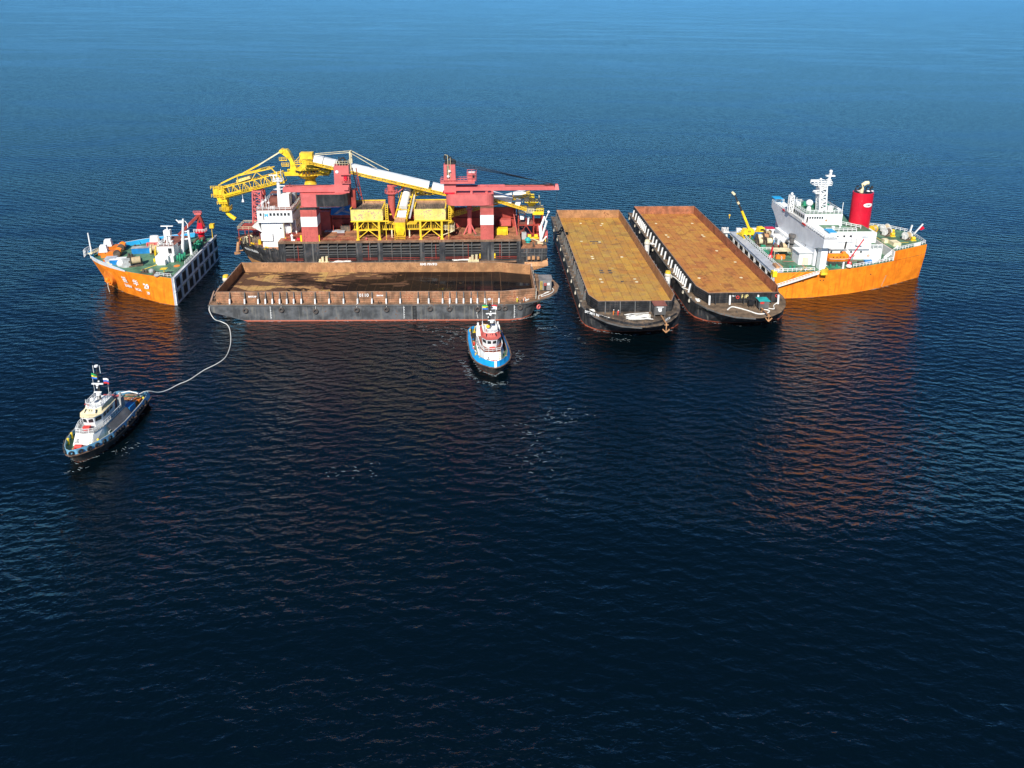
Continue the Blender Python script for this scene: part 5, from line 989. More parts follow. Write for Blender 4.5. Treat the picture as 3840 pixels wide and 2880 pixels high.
P('red_cover_disc', MB().cyl((-2.6, 10.6, 9.5), (-2.6, 10.6, 9.62), 1.0, n=14), 'orange_paint', VD)
P('deck_railing', MB().rail([(-.8, .6, 9.5), (-6, 2.2, 9.5)], 1.1, 1.4, .05).rail([(-.5, 12, 9.5), (-.5, 24, 9.5)], 1.1, 2, .05), 'white', VD)
P('deck_stripe', MB().add([(-13, 6.8, 9.515), (-12.6, 6.7, 9.515), (-8.4, 13.6, 9.515), (-8.8, 13.8, 9.515)], [(0, 1, 2, 3)]), 'yellow', VD)
# ---- stern part
st = mir([(196.9, 0), (211, 1.1), (227, 4.2), (236, 7.3), (244, 10.5), (252, 14.0), (259.8, 17.5)], 48.6)
st[7:] = [(261.4, 31.0), (257, 36), (250, 39.6), (240, 42.2), (226, 43), (210, 43), (196.9, 43)]
sw = [(196.9, 0), (211, .9), (225.4, 3.8), (233.5, 6.4), (240.9, 9.4), (250, 13.6), (259.4, 18.3), (260.6, 27), (256, 33), (249, 37.6), (238, 41), (226, 42.6), (210, 43), (196.9, 43)]
sh_ = P('stern_hull', MB().rings([rz(sw, -6), rz(sw, 0), rz(st, 9.3)]), 'orange', VD)
P('main_deck', MB().prism(inner(st, .25, 226, 24), 9.302, 9.5), 'green', VD)
po = [(244, 10.5), (252, 14.0), (259.8, 17.5), (261.4, 31.0), (257, 36), (250, 39.6), (244.02, 42)]
P('poop_hull', MB().prism(po, 9.505, 12.98), 'orange', VD); P('poop_deck', MB().prism(inner(po, .25, 250, 27), 12.982, 13.1), 'green', VD)
P('poop_front', MB().box(243.7, 243.98, 10.6, 42, 9.51, 13.0), 'white_worn', VD)
P('poop_stairs', MB().bar((240.6, 11.6, 9.5), (246.2, 13.4, 13.1), .9, .2).rail([(240.6, 11.2, 9.5), (246.2, 13.0, 13.1)], 1.2, 1, .09), 'white', VD)
P('walkway', MB().box(196.0, 199.4, .1, 42.9, 9.52, 9.75), 'grey', VD)
P('fender_patch', MB().box(196.0, 197.4, -.3, 1.6, 8.0, 9.9), 'yellow_clean', VD)
RA = lambda pts, **k: P('railing', MB().rail(pts, 1.15, 1.6, .075, 1), 'white', VD)
RA([(199.5, .6, 9.7), (199.5, 42.6, 9.7)]); RA([(196.6, .5, 9.5), (211, 1.5, 9.5)]); RA([(226, 4.4, 9.5), (236, 7.7, 9.5), (243.6, 10.7, 9.5)])
RA([(245, 11.4, 13.1), (252, 14.5, 13.1), (259.4, 18, 13.1), (260.9, 30.8, 13.1), (256.6, 35.4, 13.1), (249.6, 39, 13.1), (242, 41.4, 13.1)])
RA([(200, 42.6, 9.5), (216, 42.6, 9.5)]); RA([(204, 12, 9.5), (204, 22, 9.5), (199.6, 22, 9.5)])
P('stern_solid_rail', MB().add([(253.5, 15, 13.0), (256.8, 16.5, 13.0), (256.8, 16.5, 14.3), (253.5, 15, 14.3)], [(0, 1, 2, 3)]), 'white', VD)
P('deck_lines', MB().box(204, 243, 10.4, 10.65, 9.505, 9.53).box(209, 209.3, 2, 10.3, 9.505, 9.53), 'pink', VD)
P('gantry_basket', MB().box(193.6, 196.3, 42.4, 45.2, 9.3, 9.5).rail([(193.6, 42.4, 9.5), (193.6, 45.2, 9.5), (196.3, 45.2, 9.5)], 1.2, .6, .08, 2).cyl((195, 44, -3), (195, 44, 9.2), .9, n=12), 'white_worn', VD)
P('liferaft_row', MB().box(199, 214, 43.0, 44.2, 9.6, 10.9), 'white', VD)
# gangway hung on the orange side
gw = P('gangway', MB().bar((197.2, -.75, 4.7), (211.6, -.4, 9.4), 1.0, .3), 'white', VD)
P('gangway_rail', MB().rail([(197.2, -1.2, 4.8), (211.6, -.8, 9.5)], 1.0, 1.1, .07, 1), 'white', gw)
P('gangway_wires', MB().bar((198.5, -.5, 5.2), (207.5, .2, 11.6), .09).bar((201.5, -.4, 6.2), (209.5, .2, 11), .09), 'yellow', gw)
P('pilot_platform', MB().box(212.6, 214.8, -.3, 1.6, 8.6, 9.5).rail([(212.6, -.3, 9.5), (214.8, -.3, 9.5), (214.8, 1.6, 9.5)], 1.2, .7, .09, 2), 'yellow', VD)
# accommodation
ac = P('accommodation_block', MB().box(213.0, 235.0, 11.0, 34.0, 13.7, 20.2).box(211.0, 240.0, 12.0, 36.0, 9.51, 13.68), 'white', VD)
P('house_deck', MB().box(217.2, 234.8, 11.2, 33.8, 20.202, 20.3).box(235.1, 239.8, 12.2, 35.8, 13.69, 13.8), 'green', ac)
bf = MB().box(212.4, 213.4, 6.0, 34.0, 9.51, 20.2)      # forward face
P('front_screen', bf, 'white_shaded', ac)
P('bridge_wing', MB().add([(212.3,.4,18.0),(212.3,.4,21.0),(212.3,44.5,21.3),(212.3,44.5,19.4),(212.3,42.0,18.2),(212.3,36,13.4),(212.3,34.2,12.0),(212.3,5.9,16.0),(212.3,3.2,17.2),
   (217.2,.4,18.0),(217.2,.4,21.0),(217.2,44.5,21.3),(217.2,44.5,19.4),(217.2,42.0,18.2),(217.2,36,13.4),(217.2,34.2,12.0),(217.2,5.9,16.0),(217.2,3.2,17.2)],
   [(0,8,7,6,5,4,3,2,1),(9,10,11,12,13,14,15,16,17)]+[(i, i+1 if i < 8 else 0, (i+1 if i < 8 else 0)+9, i+9) for i in range(9)]), 'white_shaded', ac)
P('wing_deck', MB().box(212.5, 217.0, .5, 44.3, 21.31, 21.4), 'white', ac)
P('wing_pillar', MB().cyl((213.8, 40.6, 9.5), (213.8, 40.6, 18.6), .75, n=12).cyl((213.6, 37.6, 9.5), (214.2, 37.6, 14), .4, n=8), 'white_shaded', ac)
P('wing_column', MB().box(213.0, 215.2, 2.4, 4.8, 9.51, 18.2), 'white', ac)
P('wing_canopy', MB().box(212.2, 215.6, 42.0, 45.4, 23.2, 23.35).bar((212.5, 42.3, 21.3), (212.5, 42.3, 23.2), .12).bar((215.3, 42.3, 21.3), (215.3, 42.3, 23.2), .12), 'cyan', ac)
P('wing_canopy', MB().box(216.2, 219.0, 5.2, 9.2, 21.8, 21.95).bar((216.3, 5.4, 20.3), (216.3, 5.4, 21.8), .12), 'cyan', ac)
P('wing_railing', MB().rail([(212.3, .5, 21.3), (212.3, 44.4, 21.3), (217, 44.4, 21.3)], 1.1, 1.6, .07).rail([(217.2, .5, 21.3), (212.3, .5, 21.3)], 1.1, 1.6, .07), 'white', ac)
P('name_board', MB().box(212.05, 212.25, 17, 32, 21.45, 22.5), 'white_worn', ac)
P('red_stripe', MB().box(212.0, 212.22, 14.6, 17, 21.2, 21.8).box(212.0, 212.22, 32, 34, 21.2, 21.8), 'crimson', ac)
P('red_awning', MB().box(213.8, 215.2, 20.5, 30.5, 22.3, 22.7), 'crimson', ac)
for y in range(13, 33, 3):
    for z in (12.0, 14.6, 17.2): P('porthole', MB().cyl((212.36, y, z), (212.39, y, z), .25, n=10), 'glass', ac)
P('lower_front_house', MB().box(207.8, 212.3, 7.2, 12.5, 9.51, 13.6), 'white', VD)
P('house_canopy', MB().box(207.4, 212.5, 6.6, 12.7, 13.9, 14.02), 'white', VD); P('double_door', MB().box(209.2, 211.2, 7.13, 7.19, 9.7, 12.2), 'cream', VD)
wl_ = P('wheelhouse', MB().box(213.5, 227.2, 18.4, 33.0, 20.31, 24.4), 'white', ac)
P('wheelhouse_roof', MB().box(213.7, 227.0, 18.6, 32.8, 24.402, 24.5), 'green', wl_)
for i in range(7): P('window', MB().box(214.2+i*.9, 214.8+i*.9, 18.35, 18.397, 22.6, 23.4), 'glass', wl_)
for i in range(9): P('window', MB().box(213.45, 213.497, 19.2+i*1.5, 20.3+i*1.5, 22.4, 23.6), 'glass', wl_)
P('red_disc', MB().cyl((221.4, 18.39, 22.0), (221.4, 18.34, 22.0), .4, n=12), 'tan', wl_)
P('roof_railing', MB().rail([(213.7, 18.6, 24.5), (227, 18.6, 24.5), (227, 32.8, 24.5), (213.7, 32.8, 24.5), (213.7, 18.6, 24.5)], 1.2, 1.5, .08), 'white', wl_)
P('house_railing', MB().rail([(218, 11.2, 20.3), (229, 11.2, 20.3)], 1.2, 1.6, .08).rail([(227.3, 18.5, 20.3), (232, 14, 20.3)], 1.2, 1.5, .08).rail([(235.2, 12.1, 13.8), (239.8, 12.1, 13.8)], 1.2, 1.5, .08), 'white', ac)
P('side_locker', MB().box(229.2, 231.4, 10.0, 10.98, 15.4, 18.0), 'white', ac)
P('stack_pipe', MB().cyl((225.6, 10.8, 13.8), (225.8, 10.8, 16.6), .28), 'rubber', ac); P('stack_pipe', MB().cyl((214.2, 18.0, 20.4), (214.3, 18.0, 23), .25), 'rubber', ac)
P('side_windows', MB().box(231.0, 233.6, 10.93, 10.997, 18.0, 18.5).box(231.0, 233.6, 10.93, 10.997, 16.8, 17.0), 'grey', ac)
tm = P('radar_mast', truss(MB(), (220.6, 21.5, 24.4), (219.6, 21.5, 34.4), 2.6, 2.4, 7, .22).bar((219.7, 21, 24.5), (218.8, 21, 34), .9, .7), 'white', VD)
P('mast_platform', MB().box(216.2, 222.6, 20.2, 23.2, 34.3, 34.5).rail([(216.2, 20.2, 34.5), (222.6, 20.2, 34.5), (222.6, 23.2, 34.5), (216.2, 23.2, 34.5)], 1.2, 1.2, .1).box(217.0, 219.4, 20, 22.6, 31.4, 31.6).add([(217.6, 20.4, 34.3), (221.6, 20.4, 34.3), (220.6, 20.8, 32.6), (218.8, 20.8, 32.6)], [(0, 1, 2, 3)]), 'white', tm)
P('topmast', MB().bar((221.6, 21.5, 34.5), (222.2, 21.5, 38.8), .7).box(220.6, 223.8, 21, 22, 37.4, 37.8).ball((222.2, 21.5, 39.2), .6, 8, 5).box(220.8, 222.8, 21.2, 21.8, 36.0, 36.2), 'white', tm)
P('radar_scanner', MB().box(215.4, 218.4, 21.2, 21.6, 35.6, 35.9).bar((218, 21.4, 34.5), (218, 21.4, 35.6), .4).box(216.4, 218.8, 20.6, 21, 32.2, 32.5).ball((218.9, 21.4, 36.3), .5, 8, 5), 'white', tm)
P('stays', MB().bar((221.8, 21.6, 32.4), (226.6, 20, 25), .06).bar((221.8, 21.6, 32.4), (224.6, 20, 24.8), .06).bar((221.8, 21.6, 32.4), (223.2, 20, 24.6), .06), 'cable', tm)
sm = P('signal_mast', truss(MB(), (212.2, 28, 22.4), (212.2, 28, 28.6), 1.4, 1.4, 5, .14).ball((212.2, 28, 29.2), .5, 8, 5).bar((213.8, 27.6, 24.4), (214.0, 27.6, 28), .15), 'white', VD)
P('satellite_dome', MB().ball((217.0, 23.6, 27.0), 1.25, 14, 9).cyl((217, 23.6, 24.5), (217, 23.6, 26.2), .9, .4), 'white', wl_, smooth=True)
P('roof_box', MB().box(222.6, 224.4, 20.4, 21.8, 24.51, 26.6).box(214.6, 216, 28, 31, 24.51, 25.8), 'white', wl_)
P('roof_gear', MB().cyl((220, 26, 24.5), (220, 26, 26.4), .6).cyl((218, 29, 24.5), (218, 29, 26), .8).box(223, 225.4, 25, 28, 24.51, 26), 'green_bright', wl_)
P('compass_stand', MB().cyl((226.3, 19.3, 24.5), (226.3, 19.3, 26), .3).cyl((226.9, 18.7, 24.5), (226.9, 18.7, 28.6), .1).ball((225.8, 19.6, 26), .4, 8, 5), 'white', wl_)
fn = P('funnel', MB().rings([[(235.4+dx+a_*math.cos(2*math.pi*k/28), 21.5+b_*math.sin(2*math.pi*k/28), z) for k in range(28)] for z, dx, a_, b_ in ((17.6, 0, 3.7, 3.0), (31.6, -.2, 3.65, 2.9))]), 'crimson', VD, smooth=True)
P('funnel_rim', MB().rings([[(235.2+a_*math.cos(2*math.pi*k/28), 21.5+b_*math.sin(2*math.pi*k/28), z) for k in range(28)] for z, a_, b_ in ((31.602, 3.3, 2.5), (31.62, 3.3, 2.5))]), 'black', fn)
P('exhaust_pipe', MB().tube([(234.2, 21, 31), (234.1, 21, 33.2), (234.5, 21.1, 34.4), (235.4, 21.2, 35.0), (236.4, 21.4, 35.0)], .72, 12), 'cream', fn, smooth=True)
g = MB()
for k, (x, y) in enumerate(((232.6, 20.4), (232.9, 22.8), (236.6, 20.2), (237.4, 21.4), (237.0, 23.0), (235.8, 23.6), (238, 22.4))):
    g.tube([(x, y, 31.6), (x, y, 32.8), (x+.4, y, 33.4), (x+1.0, y, 33.3)], .26, 8)
P('small_exhausts', g, 'rubber', fn)
P('white_collars', MB().torus((232.7, 20.3, 32.4), (0, 0, 1), .35, .12).torus((236.0, 19.8, 32.4), (0, 0, 1), .45, .16).torus((237.8, 20.3, 32.3), (0, 0, 1), .35, .12), 'white', fn)
def fpt(x, z, off):     # on the funnel shell, near side
    t = math.asin(max(-1, min(1, (x-235.3)/3.72))); return (235.3+(3.70+off)*math.sin(t), 21.5-(2.95+off)*math.cos(t), z)
g = MB(); ring = []
for k in range(24): a = 2*math.pi*k/24; ring.append(fpt(236.1+1.75*math.cos(a), 27.5+.72*math.sin(a), .06))
for j in range(-3, 4):
    pass
cols_ = []
for i in range(13):
    x = 236.1-1.75+3.5*i/12; h = .72*math.sqrt(max(0, 1-((x-236.1)/1.75)**2))+.02; cols_.append((fpt(x, 27.5-h, .06), fpt(x, 27.5+h, .06)))
for (a, b), (c_, d_) in zip(cols_[:-1], cols_[1:]): g.add([a, c_, d_, b], [(0, 1, 2, 3)])
P('oval_badge', g, 'txt_white', fn)
lettering('ZPMC', .75, 'txt_black', fn, lambda x, y: Vector(fpt(236.1+x, 27.5+y, .1)), bold=.01)
P('funnel_base', MB().box(229.6, 240.4, 17.5, 26.5, 13.7, 17.598), 'white', VD)
# poop equipment
for x, y, L, rz_ in ((252.0, 32.0, 2.4, 20), (250.2, 27.6, 2.2, 20), (255.2, 22.8, 2.2, 20), (246.6, 30.6, 1.8, 20)): winch(VD, x, y, 13.1, 1.25, L, R(rz_), 'drum' if x != 250.2 else 'scrap', 'white_worn' if x != 246.6 else 'yellow')
for x, y in ((251.8, 26.4), (256.9, 21.6), (254.0, 30.4)): P('winch_motor', MB().cyl((x-.6, y, 14), (x+.6, y, 14), .6).box(x-.9, x+.9, y-.7, y+.7, 13.1, 13.4), 'yellow', VD)
P('yellow_deck_line', MB().box(245.4, 254, 19.3, 19.6, 13.11, 13.14).box(245, 245.3, 19, 26, 13.11, 13.14), 'yellow', VD)
P('cream_rope_box', MB().box(246, 248.8, 15.4, 18.8, 13.1, 14.4), 'cream', VD); P('cream_rope_box', MB().box(244.6, 246.4, 18.9, 21.0, 13.1, 14.3), 'cream', VD)
P('flagstaff', MB().bar((260.4, 27.5, 13.1), (263.6, 27.5, 17.6), .35), 'white', VD); P('stern_light_post', MB().bar((259.6, 28.6, 13.1), (260.2, 28.6, 16.8), .45), 'white', VD)
# forward machinery deck of the stern
for x, y, L, rz_, dm in ((203.4, 31.6, 1.8, 0, 'cream'), (205.4, 27.6, 2.2, 0, 'cream'), (201.8, 27.0, 1.6, 0, 'cream'), (208.2, 36.0, 2.0, 0, 'drum'), (208.6, 21.6, 1.8, 0, 'drum'), (206.2, 32.6, 1.8, 0, 'tan')): winch(VD, x, y, 9.5, 1.35, L, rz_, dm, 'scrap')
P('green_console', MB().box(201.0, 202.6, 15, 23, 9.5, 9.9), 'green_bright', VD)
P('green_valve_tree', MB().cyl((211.4, 16.4, 9.5), (211.4, 16.4, 11.6), .35).ball((211.4, 16.2, 11.6), .6, 8, 5), 'green_bright', VD)
P('red_post', MB().cyl((200.8, 14.2, 9.5), (201.2, 14.2, 13.6), .3).ball((200.8, 14.2, 10), .9, 8, 5), 'crimson', VD)
P('canopy_awning', MB().box(201.8, 208.4, 13.8, 17.6, 12.0, 12.12).bar((202, 14, 9.5), (202, 14, 12), .14).bar((208.2, 14, 9.5), (208.2, 14, 12), .14).bar((208.2, 17.4, 9.5), (208.2, 17.4, 12), .14), 'cream', VD)
P('oil_spill_rack', MB().box(202.4, 205.6, 12.8, 13.7, 9.5, 11.0), 'orange_paint', VD)
P('vent_trunk', MB().cyl((210.6, 20.2, 9.5), (210.6, 20.2, 15.2), 1.0, .9, 14).cyl((210.6, 20.2, 13.4), (210.6, 20.2, 13.6), 2.1, n=16).cyl((210.6, 20.2, 15.2), (210.6, 20.2, 16.2), 1.25, n=14), 'stanchion', VD)
P('spiral_ladder', MB().rail([(209.2, 18.9, 9.5), (209.2, 19.5, 9.5)], 4.6, .6, .06, 7), 'white', VD)
P('red_hoist', MB().bar((211.4, 18.5, 12.0), (213, 17.4, 10.2), .5), 'red', VD)
for x, y in ((200.6, 39.0), (202.8, 38.0), (204.6, 29.5), (207.0, 25), (202.2, 24.6), (207.6, 31.2), (210, 27.4), (200.9, 34.6)):
    P('pump_unit', MB().cyl((x-.8, y, 10.2), (x+.8, y, 10.2), .55).box(x-.9, x+.9, y-.5, y+.5, 9.5, 9.9), random.choice(['scrap', 'green_bright', 'cream', 'scrap']), VD)
P('winch_tarpaulin', MB().prism([(202.4, 33.6), (206.8, 33.4), (207, 36), (202.6, 36.2)], 9.5, 12.0, [(203.0, 34.2), (206.2, 34.0), (206.4, 35.4), (203.2, 35.6)]), 'tarp', VD)
P('mooring_bitts', MB().cyl((203, 2.6, 9.5), (203, 2.6, 10.9), .35).cyl((204.4, 2.7, 9.5), (204.4, 2.7, 10.9), .35).box(202.4, 205, 2, 3.2, 9.502, 9.6), 'green_bright', VD)
P('mooring_bitts', MB().cyl((218, 4.6, 9.5), (218, 4.6, 10.7), .35).cyl((220.4, 5.0, 9.5), (220.4, 5.0, 10.7), .35).box(216.6, 221.6, 4, 6.2, 9.502, 9.62), 'green_bright', VD)
P('rope_tub', MB().box(198.4, 200.6, 3.0, 6.4, 9.76, 10.6), 'tan', VD)
P('side_stores', MB().box(229, 231, 6.4, 7.6, 9.51, 10.7), 'scrap', VD); P('side_stores', MB().box(232, 234.6, 7.8, 9, 9.51, 10.6), 'blue', VD); P('side_stores', MB().box(235, 237.4, 9, 10, 9.51, 10.6), 'white', VD)
P('red_davit', MB().bar((224.8, 5.2, 12.2), (230.4, 8.0, 18.6), .25).cyl((224.4, 5.0, 9.5), (224.4, 5.0, 13.2), .4).ball((224.6, 4.4, 11.0), .7, 8, 5).ball((224.2, 4.6, 12.6), .6, 8, 5), 'crimson', VD)
P('boat_davits', MB().bar((217.2, 5.8, 9.5), (217.2, 5.8, 15.6), .4).bar((222.8, 5.8, 9.5), (222.8, 5.8, 15.6), .4).bar((217.2, 5.8, 15.6), (217.2, 3.6, 16.0), .4).bar((222.8, 5.8, 15.6), (222.8, 3.6, 16), .4).bar((221.8, 3.4, 9.5), (221.8, 3.4, 12), .5), 'white', VD)
P('rescue_boat', MB().ball((224.0, 3.6, 10.3), 1.0, 10, 5, .6), 'white', VD)
# ---- loose things standing on the heavy lift ship
def ship_thing(name, label, cat, loc, rot=0, group=None): return thing(name, label, cat, loc, rot, group, VD)
lb = ship_thing('lifeboat', 'orange enclosed lifeboat hanging in white davits beside the white accommodation block', 'lifeboat', (219.8, 3.9, 12.1))
prof = [(-3.9, .1, .9), (-3.4, 1.0, 1.0), (-1.6, 1.35, 1.1), (1.6, 1.35, 1.1), (3.2, 1.0, 1.05), (3.9, .12, 1.25)]
rs = []
for x, w_, z in prof: rs.append([(x, 0, -.3+.25*abs(x)/4), (x, w_*.75, .1), (x, w_, .9), (x, w_*.95, 1.3), (x, -w_*.95, 1.3), (x, -w_, .9), (x, -w_*.75, .1)])
P('hull', MB().rings(rs), 'orange_paint', lb, smooth=True)
rs = []
for x, w_, z in prof: k = 1 if abs(x) < 3.5 else .5; rs.append([(x, w_*.9, 1.301), (x, w_*.8, 1.3+1.0*k), (x, w_*.4, 1.3+1.35*k), (x, -w_*.4, 1.3+1.35*k), (x, -w_*.8, 1.3+1.0*k), (x, -w_*.9, 1.301)])
P('canopy', MB().rings(rs), 'orange', lb, smooth=True)
P('steering_cupola', MB().frust((1.2, 2.6, -.6, .6), (1.4, 2.4, -.4, .4), 2.6, 3.4), 'orange_paint', lb)
for k in range(4): P('window', MB().box(-2.4+k*1.2, -1.9+k*1.2, -1.3, -1.18, 1.7, 2.0), 'glass', lb)
P('grab_line', MB().tube([(-3.4, -1.1, 1.2), (-1.6, -1.45, 1.15), (1.6, -1.45, 1.15), (3.2, -1.1, 1.2)], .06), 'white', lb)
tc_ = ship_thing('truck_crane', 'yellow mobile crane with its long telescopic boom raised to the upper left', 'mobile crane', (202.4, 37.8, 9.5), R(8))
P('chassis', MB().box(-4.2, 5.2, -1.25, 1.25, .9, 1.5), 'yellow_clean', tc_)
for x in (-3.2, -1.6, 2.2, 3.8):
    for y in (-1.25, 1.25): P('wheel', MB().cyl((x, y-.22, .6), (x, y+.22, .6), .6, n=14), 'rubber', tc_)
for x in (-4, 1.0): P('outrigger', MB().box(x-.2, x+.2, -2.6, 2.6, .6, .85).box(x-.3, x+.3, -2.8, -2.4, 0, .6).box(x-.3, x+.3, 2.4, 2.8, 0, .6), 'yellow_clean', tc_)
hs2 = P('superstructure', MB().frust((-3.6, 1.0, -1.25, 1.25), (-3.0, .6, -1.1, 1.0), 1.51, 3.2), 'yellow_clean', tc_)
lettering('YSL', 1.0, 'txt_black', hs2, plane_fn((-1.1, -1.27, 2.4), (1, 0, 0), (0, .1, 1)), bold=.02)
cb2 = P('driver_cab', MB().frust((2.6, 5.3, -1.25, 1.25), (3.0, 5.0, -1.1, 1.1), 1.51, 3.6), 'yellow_clean', tc_)
P('cab_window', MB().box(3.3, 4.7, -1.27, -1.2, 2.5, 3.2), 'glass', cb2)
P('boom', MB().bar((-.6, -.2, 2.6), (-4.6, .3, 10.4), .9, .8), 'yellow_clean', tc_)
P('boom_section', MB().bar((-4.6, .3, 10.4), (-6.1, .5, 13.3), .6), 'rubber', tc_); P('boom_section', MB().bar((-6.4, .6, 13.9), (-8.0, .9, 17.0), .48), 'rubber', tc_)
P('boom_collar', MB().bar((-6.0, .5, 13.1), (-6.5, .6, 14), .8), 'cream', tc_)
P('boom_head', MB().bar((-7.9, .9, 16.8), (-8.9, 1.0, 17.7), .9, .8), 'cream', tc_)
P('luffing_cylinder', MB().cyl((.2, -.2, 1.8), (-3.0, .1, 6.8), .25), 'rubber', tc_)
P('hoist_wire', MB().bar((-8.9, 1.0, 17.4), (-9.0, 1.0, 7.6), .07), 'cable', tc_); P('hook_block', MB().ball((-9.0, 1.0, 8.6), .4, 8, 5).bar((-9, 1, 7.4), (-9, 1, 8.4), .2), 'yellow', tc_)
def container(label, x, y, L, Wd, H_, mats, stripe=None, rot=0, cat='container', group=None):
    t = ship_thing('portable_cabin', label, cat, (x, y, 9.5), rot, group)
    b = P('body', MB().box(-L/2, L/2, -Wd/2, Wd/2, .1, H_), mats[0], t); P('roof', MB().box(-L/2-.05, L/2+.05, -Wd/2-.05, Wd/2+.05, H_+.002, H_+.15), mats[1], t)
    if stripe: P('stripe', MB().box(-L/2-.03, L/2+.03, -Wd/2-.03, Wd/2+.03, .11, H_*.32), stripe, t)
    P('window', MB().box(-.4, .4, -Wd/2-.04, -Wd/2-.031, H_*.5, H_*.8), 'glass', t); P('window', MB().box(-L/2-.04, -L/2-.031, -.4, .4, H_*.5, H_*.8), 'glass', t)
    return t
for i, (x, y, lab) in enumerate(((209.2, 30.2, 'white portable cabin with red base, farthest of three in a row behind the winches'), (209.4, 26.6, 'white portable cabin with red base, middle one of three in a row'), (209.8, 23.2, 'white portable cabin with red base, nearest of three beside the dark vent trunk'))):
    container(lab, x, y, 3.2, 2.8, 3.0, ('white', 'white_worn'), 'crimson', 0, 'portable cabin', 'white portable cabins by the front screen')
container('white and blue portable cabin with a red roof edge behind the yellow crane', 210.4, 39.4, 3.4, 2.6, 2.8, ('white', 'crimson'), 'blue', 0, 'portable cabin')
bx = ship_thing('storage_box', 'small bright blue storage box between a winch and the white cabins', 'box', (207.2, 28.8, 9.5)); P('body', MB().box(-.9, .9, -.8, .8, 0, 1.5), 'cyan', bx); P('lid', MB().box(-.95, .95, -.85, .85, 1.502, 1.6), 'cyan', bx)
fl_ = ship_thing('flag', 'small red flag on the slanting staff at the tip of the orange stern', 'flag', (263.0, 27.5, 15.6))
P('cloth', MB().add([(0, 0, .9), (.9, .1, 1.0), (1.5, 0, .2), (.5, .05, -.5), (-.5, 0, -.3), (0, -.04, .9), (.9, .06, 1.0), (1.5, -.04, .2), (.5, .01, -.5), (-.5, -.04, -.3)], [(0,1,2,3,4),(9,8,7,6,5)]), 'crimson', fl_)
# people: one skinned figure per pose, coverall and helmet as children
def person(label, mw, suit, bend=0.0, rot=0, group=None):
    t = link(bpy.data.objects.new('person', None)); t.matrix_world = mw @ Matrix.Rotation(rot, 4, 'Z'); tag(t, label, 'person', group)
    P('body', FIG['body'+('b' if bend else '')], None, t); c_ = P('coverall', FIG['suit'+('b' if bend else '')], None, t); c_.data = c_.data.copy(); c_.data.materials[0] = M_[suit]
    h = FIG['hat']; o = P('helmet', h, None, t)
    if bend: o.location = (.33, 0, -.17)
    return t
FIG = {}
def figure(bend, name, inflate, keep):
    J = {'pel': (0,0,.95), 'che': (0,0,1.32), 'nec': (0,0,1.50), 'hed': (0,0,1.66), 'top': (.02,0,1.78), 'hl': (0,.10,.92), 'kl': (.04,.13,.50), 'al': (0,.14,.09), 'tl': (.16,.15,.04),
         'hr': (0,-.10,.92), 'kr': (.0,-.13,.50), 'ar': (-.06,-.14,.09), 'tr': (.1,-.15,.04), 'sl': (0,.2,1.42), 'el': (.03,.27,1.15), 'wl': (.18,.26,.95), 'fl': (.25,.25,.88),
         'sr': (0,-.2,1.42), 'er': (.04,-.27,1.15), 'wr': (.2,-.24,.97), 'fr': (.27,-.23,.9)}
    rad = dict(pel=.15, che=.17, nec=.065, hed=.10, top=.075, hl=.10, kl=.07, al=.045, tl=.05, hr=.10, kr=.07, ar=.045, tr=.05, sl=.075, el=.05, wl=.035, fl=.04, sr=.075, er=.05, wr=.035, fr=.04)
    if bend:
        for k in ('che', 'nec', 'hed', 'top', 'sl', 'el', 'wl', 'fl', 'sr', 'er', 'wr', 'fr'):
            v = Vector(J[k])-Vector(J['pel']); v = Matrix.Rotation(R(28), 3, 'Y') @ v; J[k] = tuple(v+Vector(J['pel']))
    E_ = [('pel','che'),('che','nec'),('nec','hed'),('hed','top'),('pel','hl'),('hl','kl'),('kl','al'),('al','tl'),('pel','hr'),('hr','kr'),('kr','ar'),('ar','tr'),('che','sl'),('sl','el'),('el','wl'),('wl','fl'),('che','sr'),('sr','er'),('er','wr'),('wr','fr')]
    ks = [k for k in J if k not in keep]; E_ = [e for e in E_ if e[0] in ks and e[1] in ks]
    me = bpy.data.meshes.new(name); me.from_pydata([J[k] for k in ks], [(ks.index(a), ks.index(b)) for a, b in E_], [])
    o = link(bpy.data.objects.new(name, me)); m = o.modifiers.new('s', 'SKIN')
    for i, k in enumerate(ks): me.skin_vertices[0].data[i].radius = (rad[k]+inflate,)*2; me.skin_vertices[0].data[i].use_root = (k == 'pel')
    o.modifiers.new('d', 'SUBSURF').levels = 1; bpy.context.view_layer.update()
    out = bpy.data.meshes.new_from_object(o.evaluated_get(bpy.context.evaluated_depsgraph_get())); bpy.data.objects.remove(o)
    out.name = name; out.materials.clear(); return out
for b_, s_ in ((False, ''), (True, 'b')):
    FIG['body'+s_] = figure(b_, 'body', 0, ()); FIG['body'+s_].materials.append(M_['skin'])
    FIG['suit'+s_] = figure(b_, 'coverall', .022, ('hed', 'top', 'tl', 'tr', 'fl', 'fr')); FIG['suit'+s_].materials.append(M_['hivis'])
hm = MB().ball((.02, 0, 1.78), .15, 10, 6, .8).cyl((.03, 0, 1.76), (.03, 0, 1.78), .18, n=12).mesh('helmet'); hm.materials.append(M_['white']); FIG['hat'] = hm
person('worker in yellow and orange coverall and white helmet, left of two on the broadside barge', on(FC, (92.6, -.9, 5.56)), 'hivis_y', 0, R(-60))
person('worker in orange coverall bending over the rope tangle on the broadside barge bow', on(FC, (94.7, -.7, 5.56)), 'hivis', 1, R(-20))
person('worker in orange trousers standing left on the ochre floored barge bow deck', on(FA, (98.6, 6.6, 5.52)), 'hivis', 0, R(60))
person('worker in red coverall, right one of the pair on the ochre floored barge bow', on(FA, (98.9, 7.9, 5.52)), 'txt_red', 1, R(150))
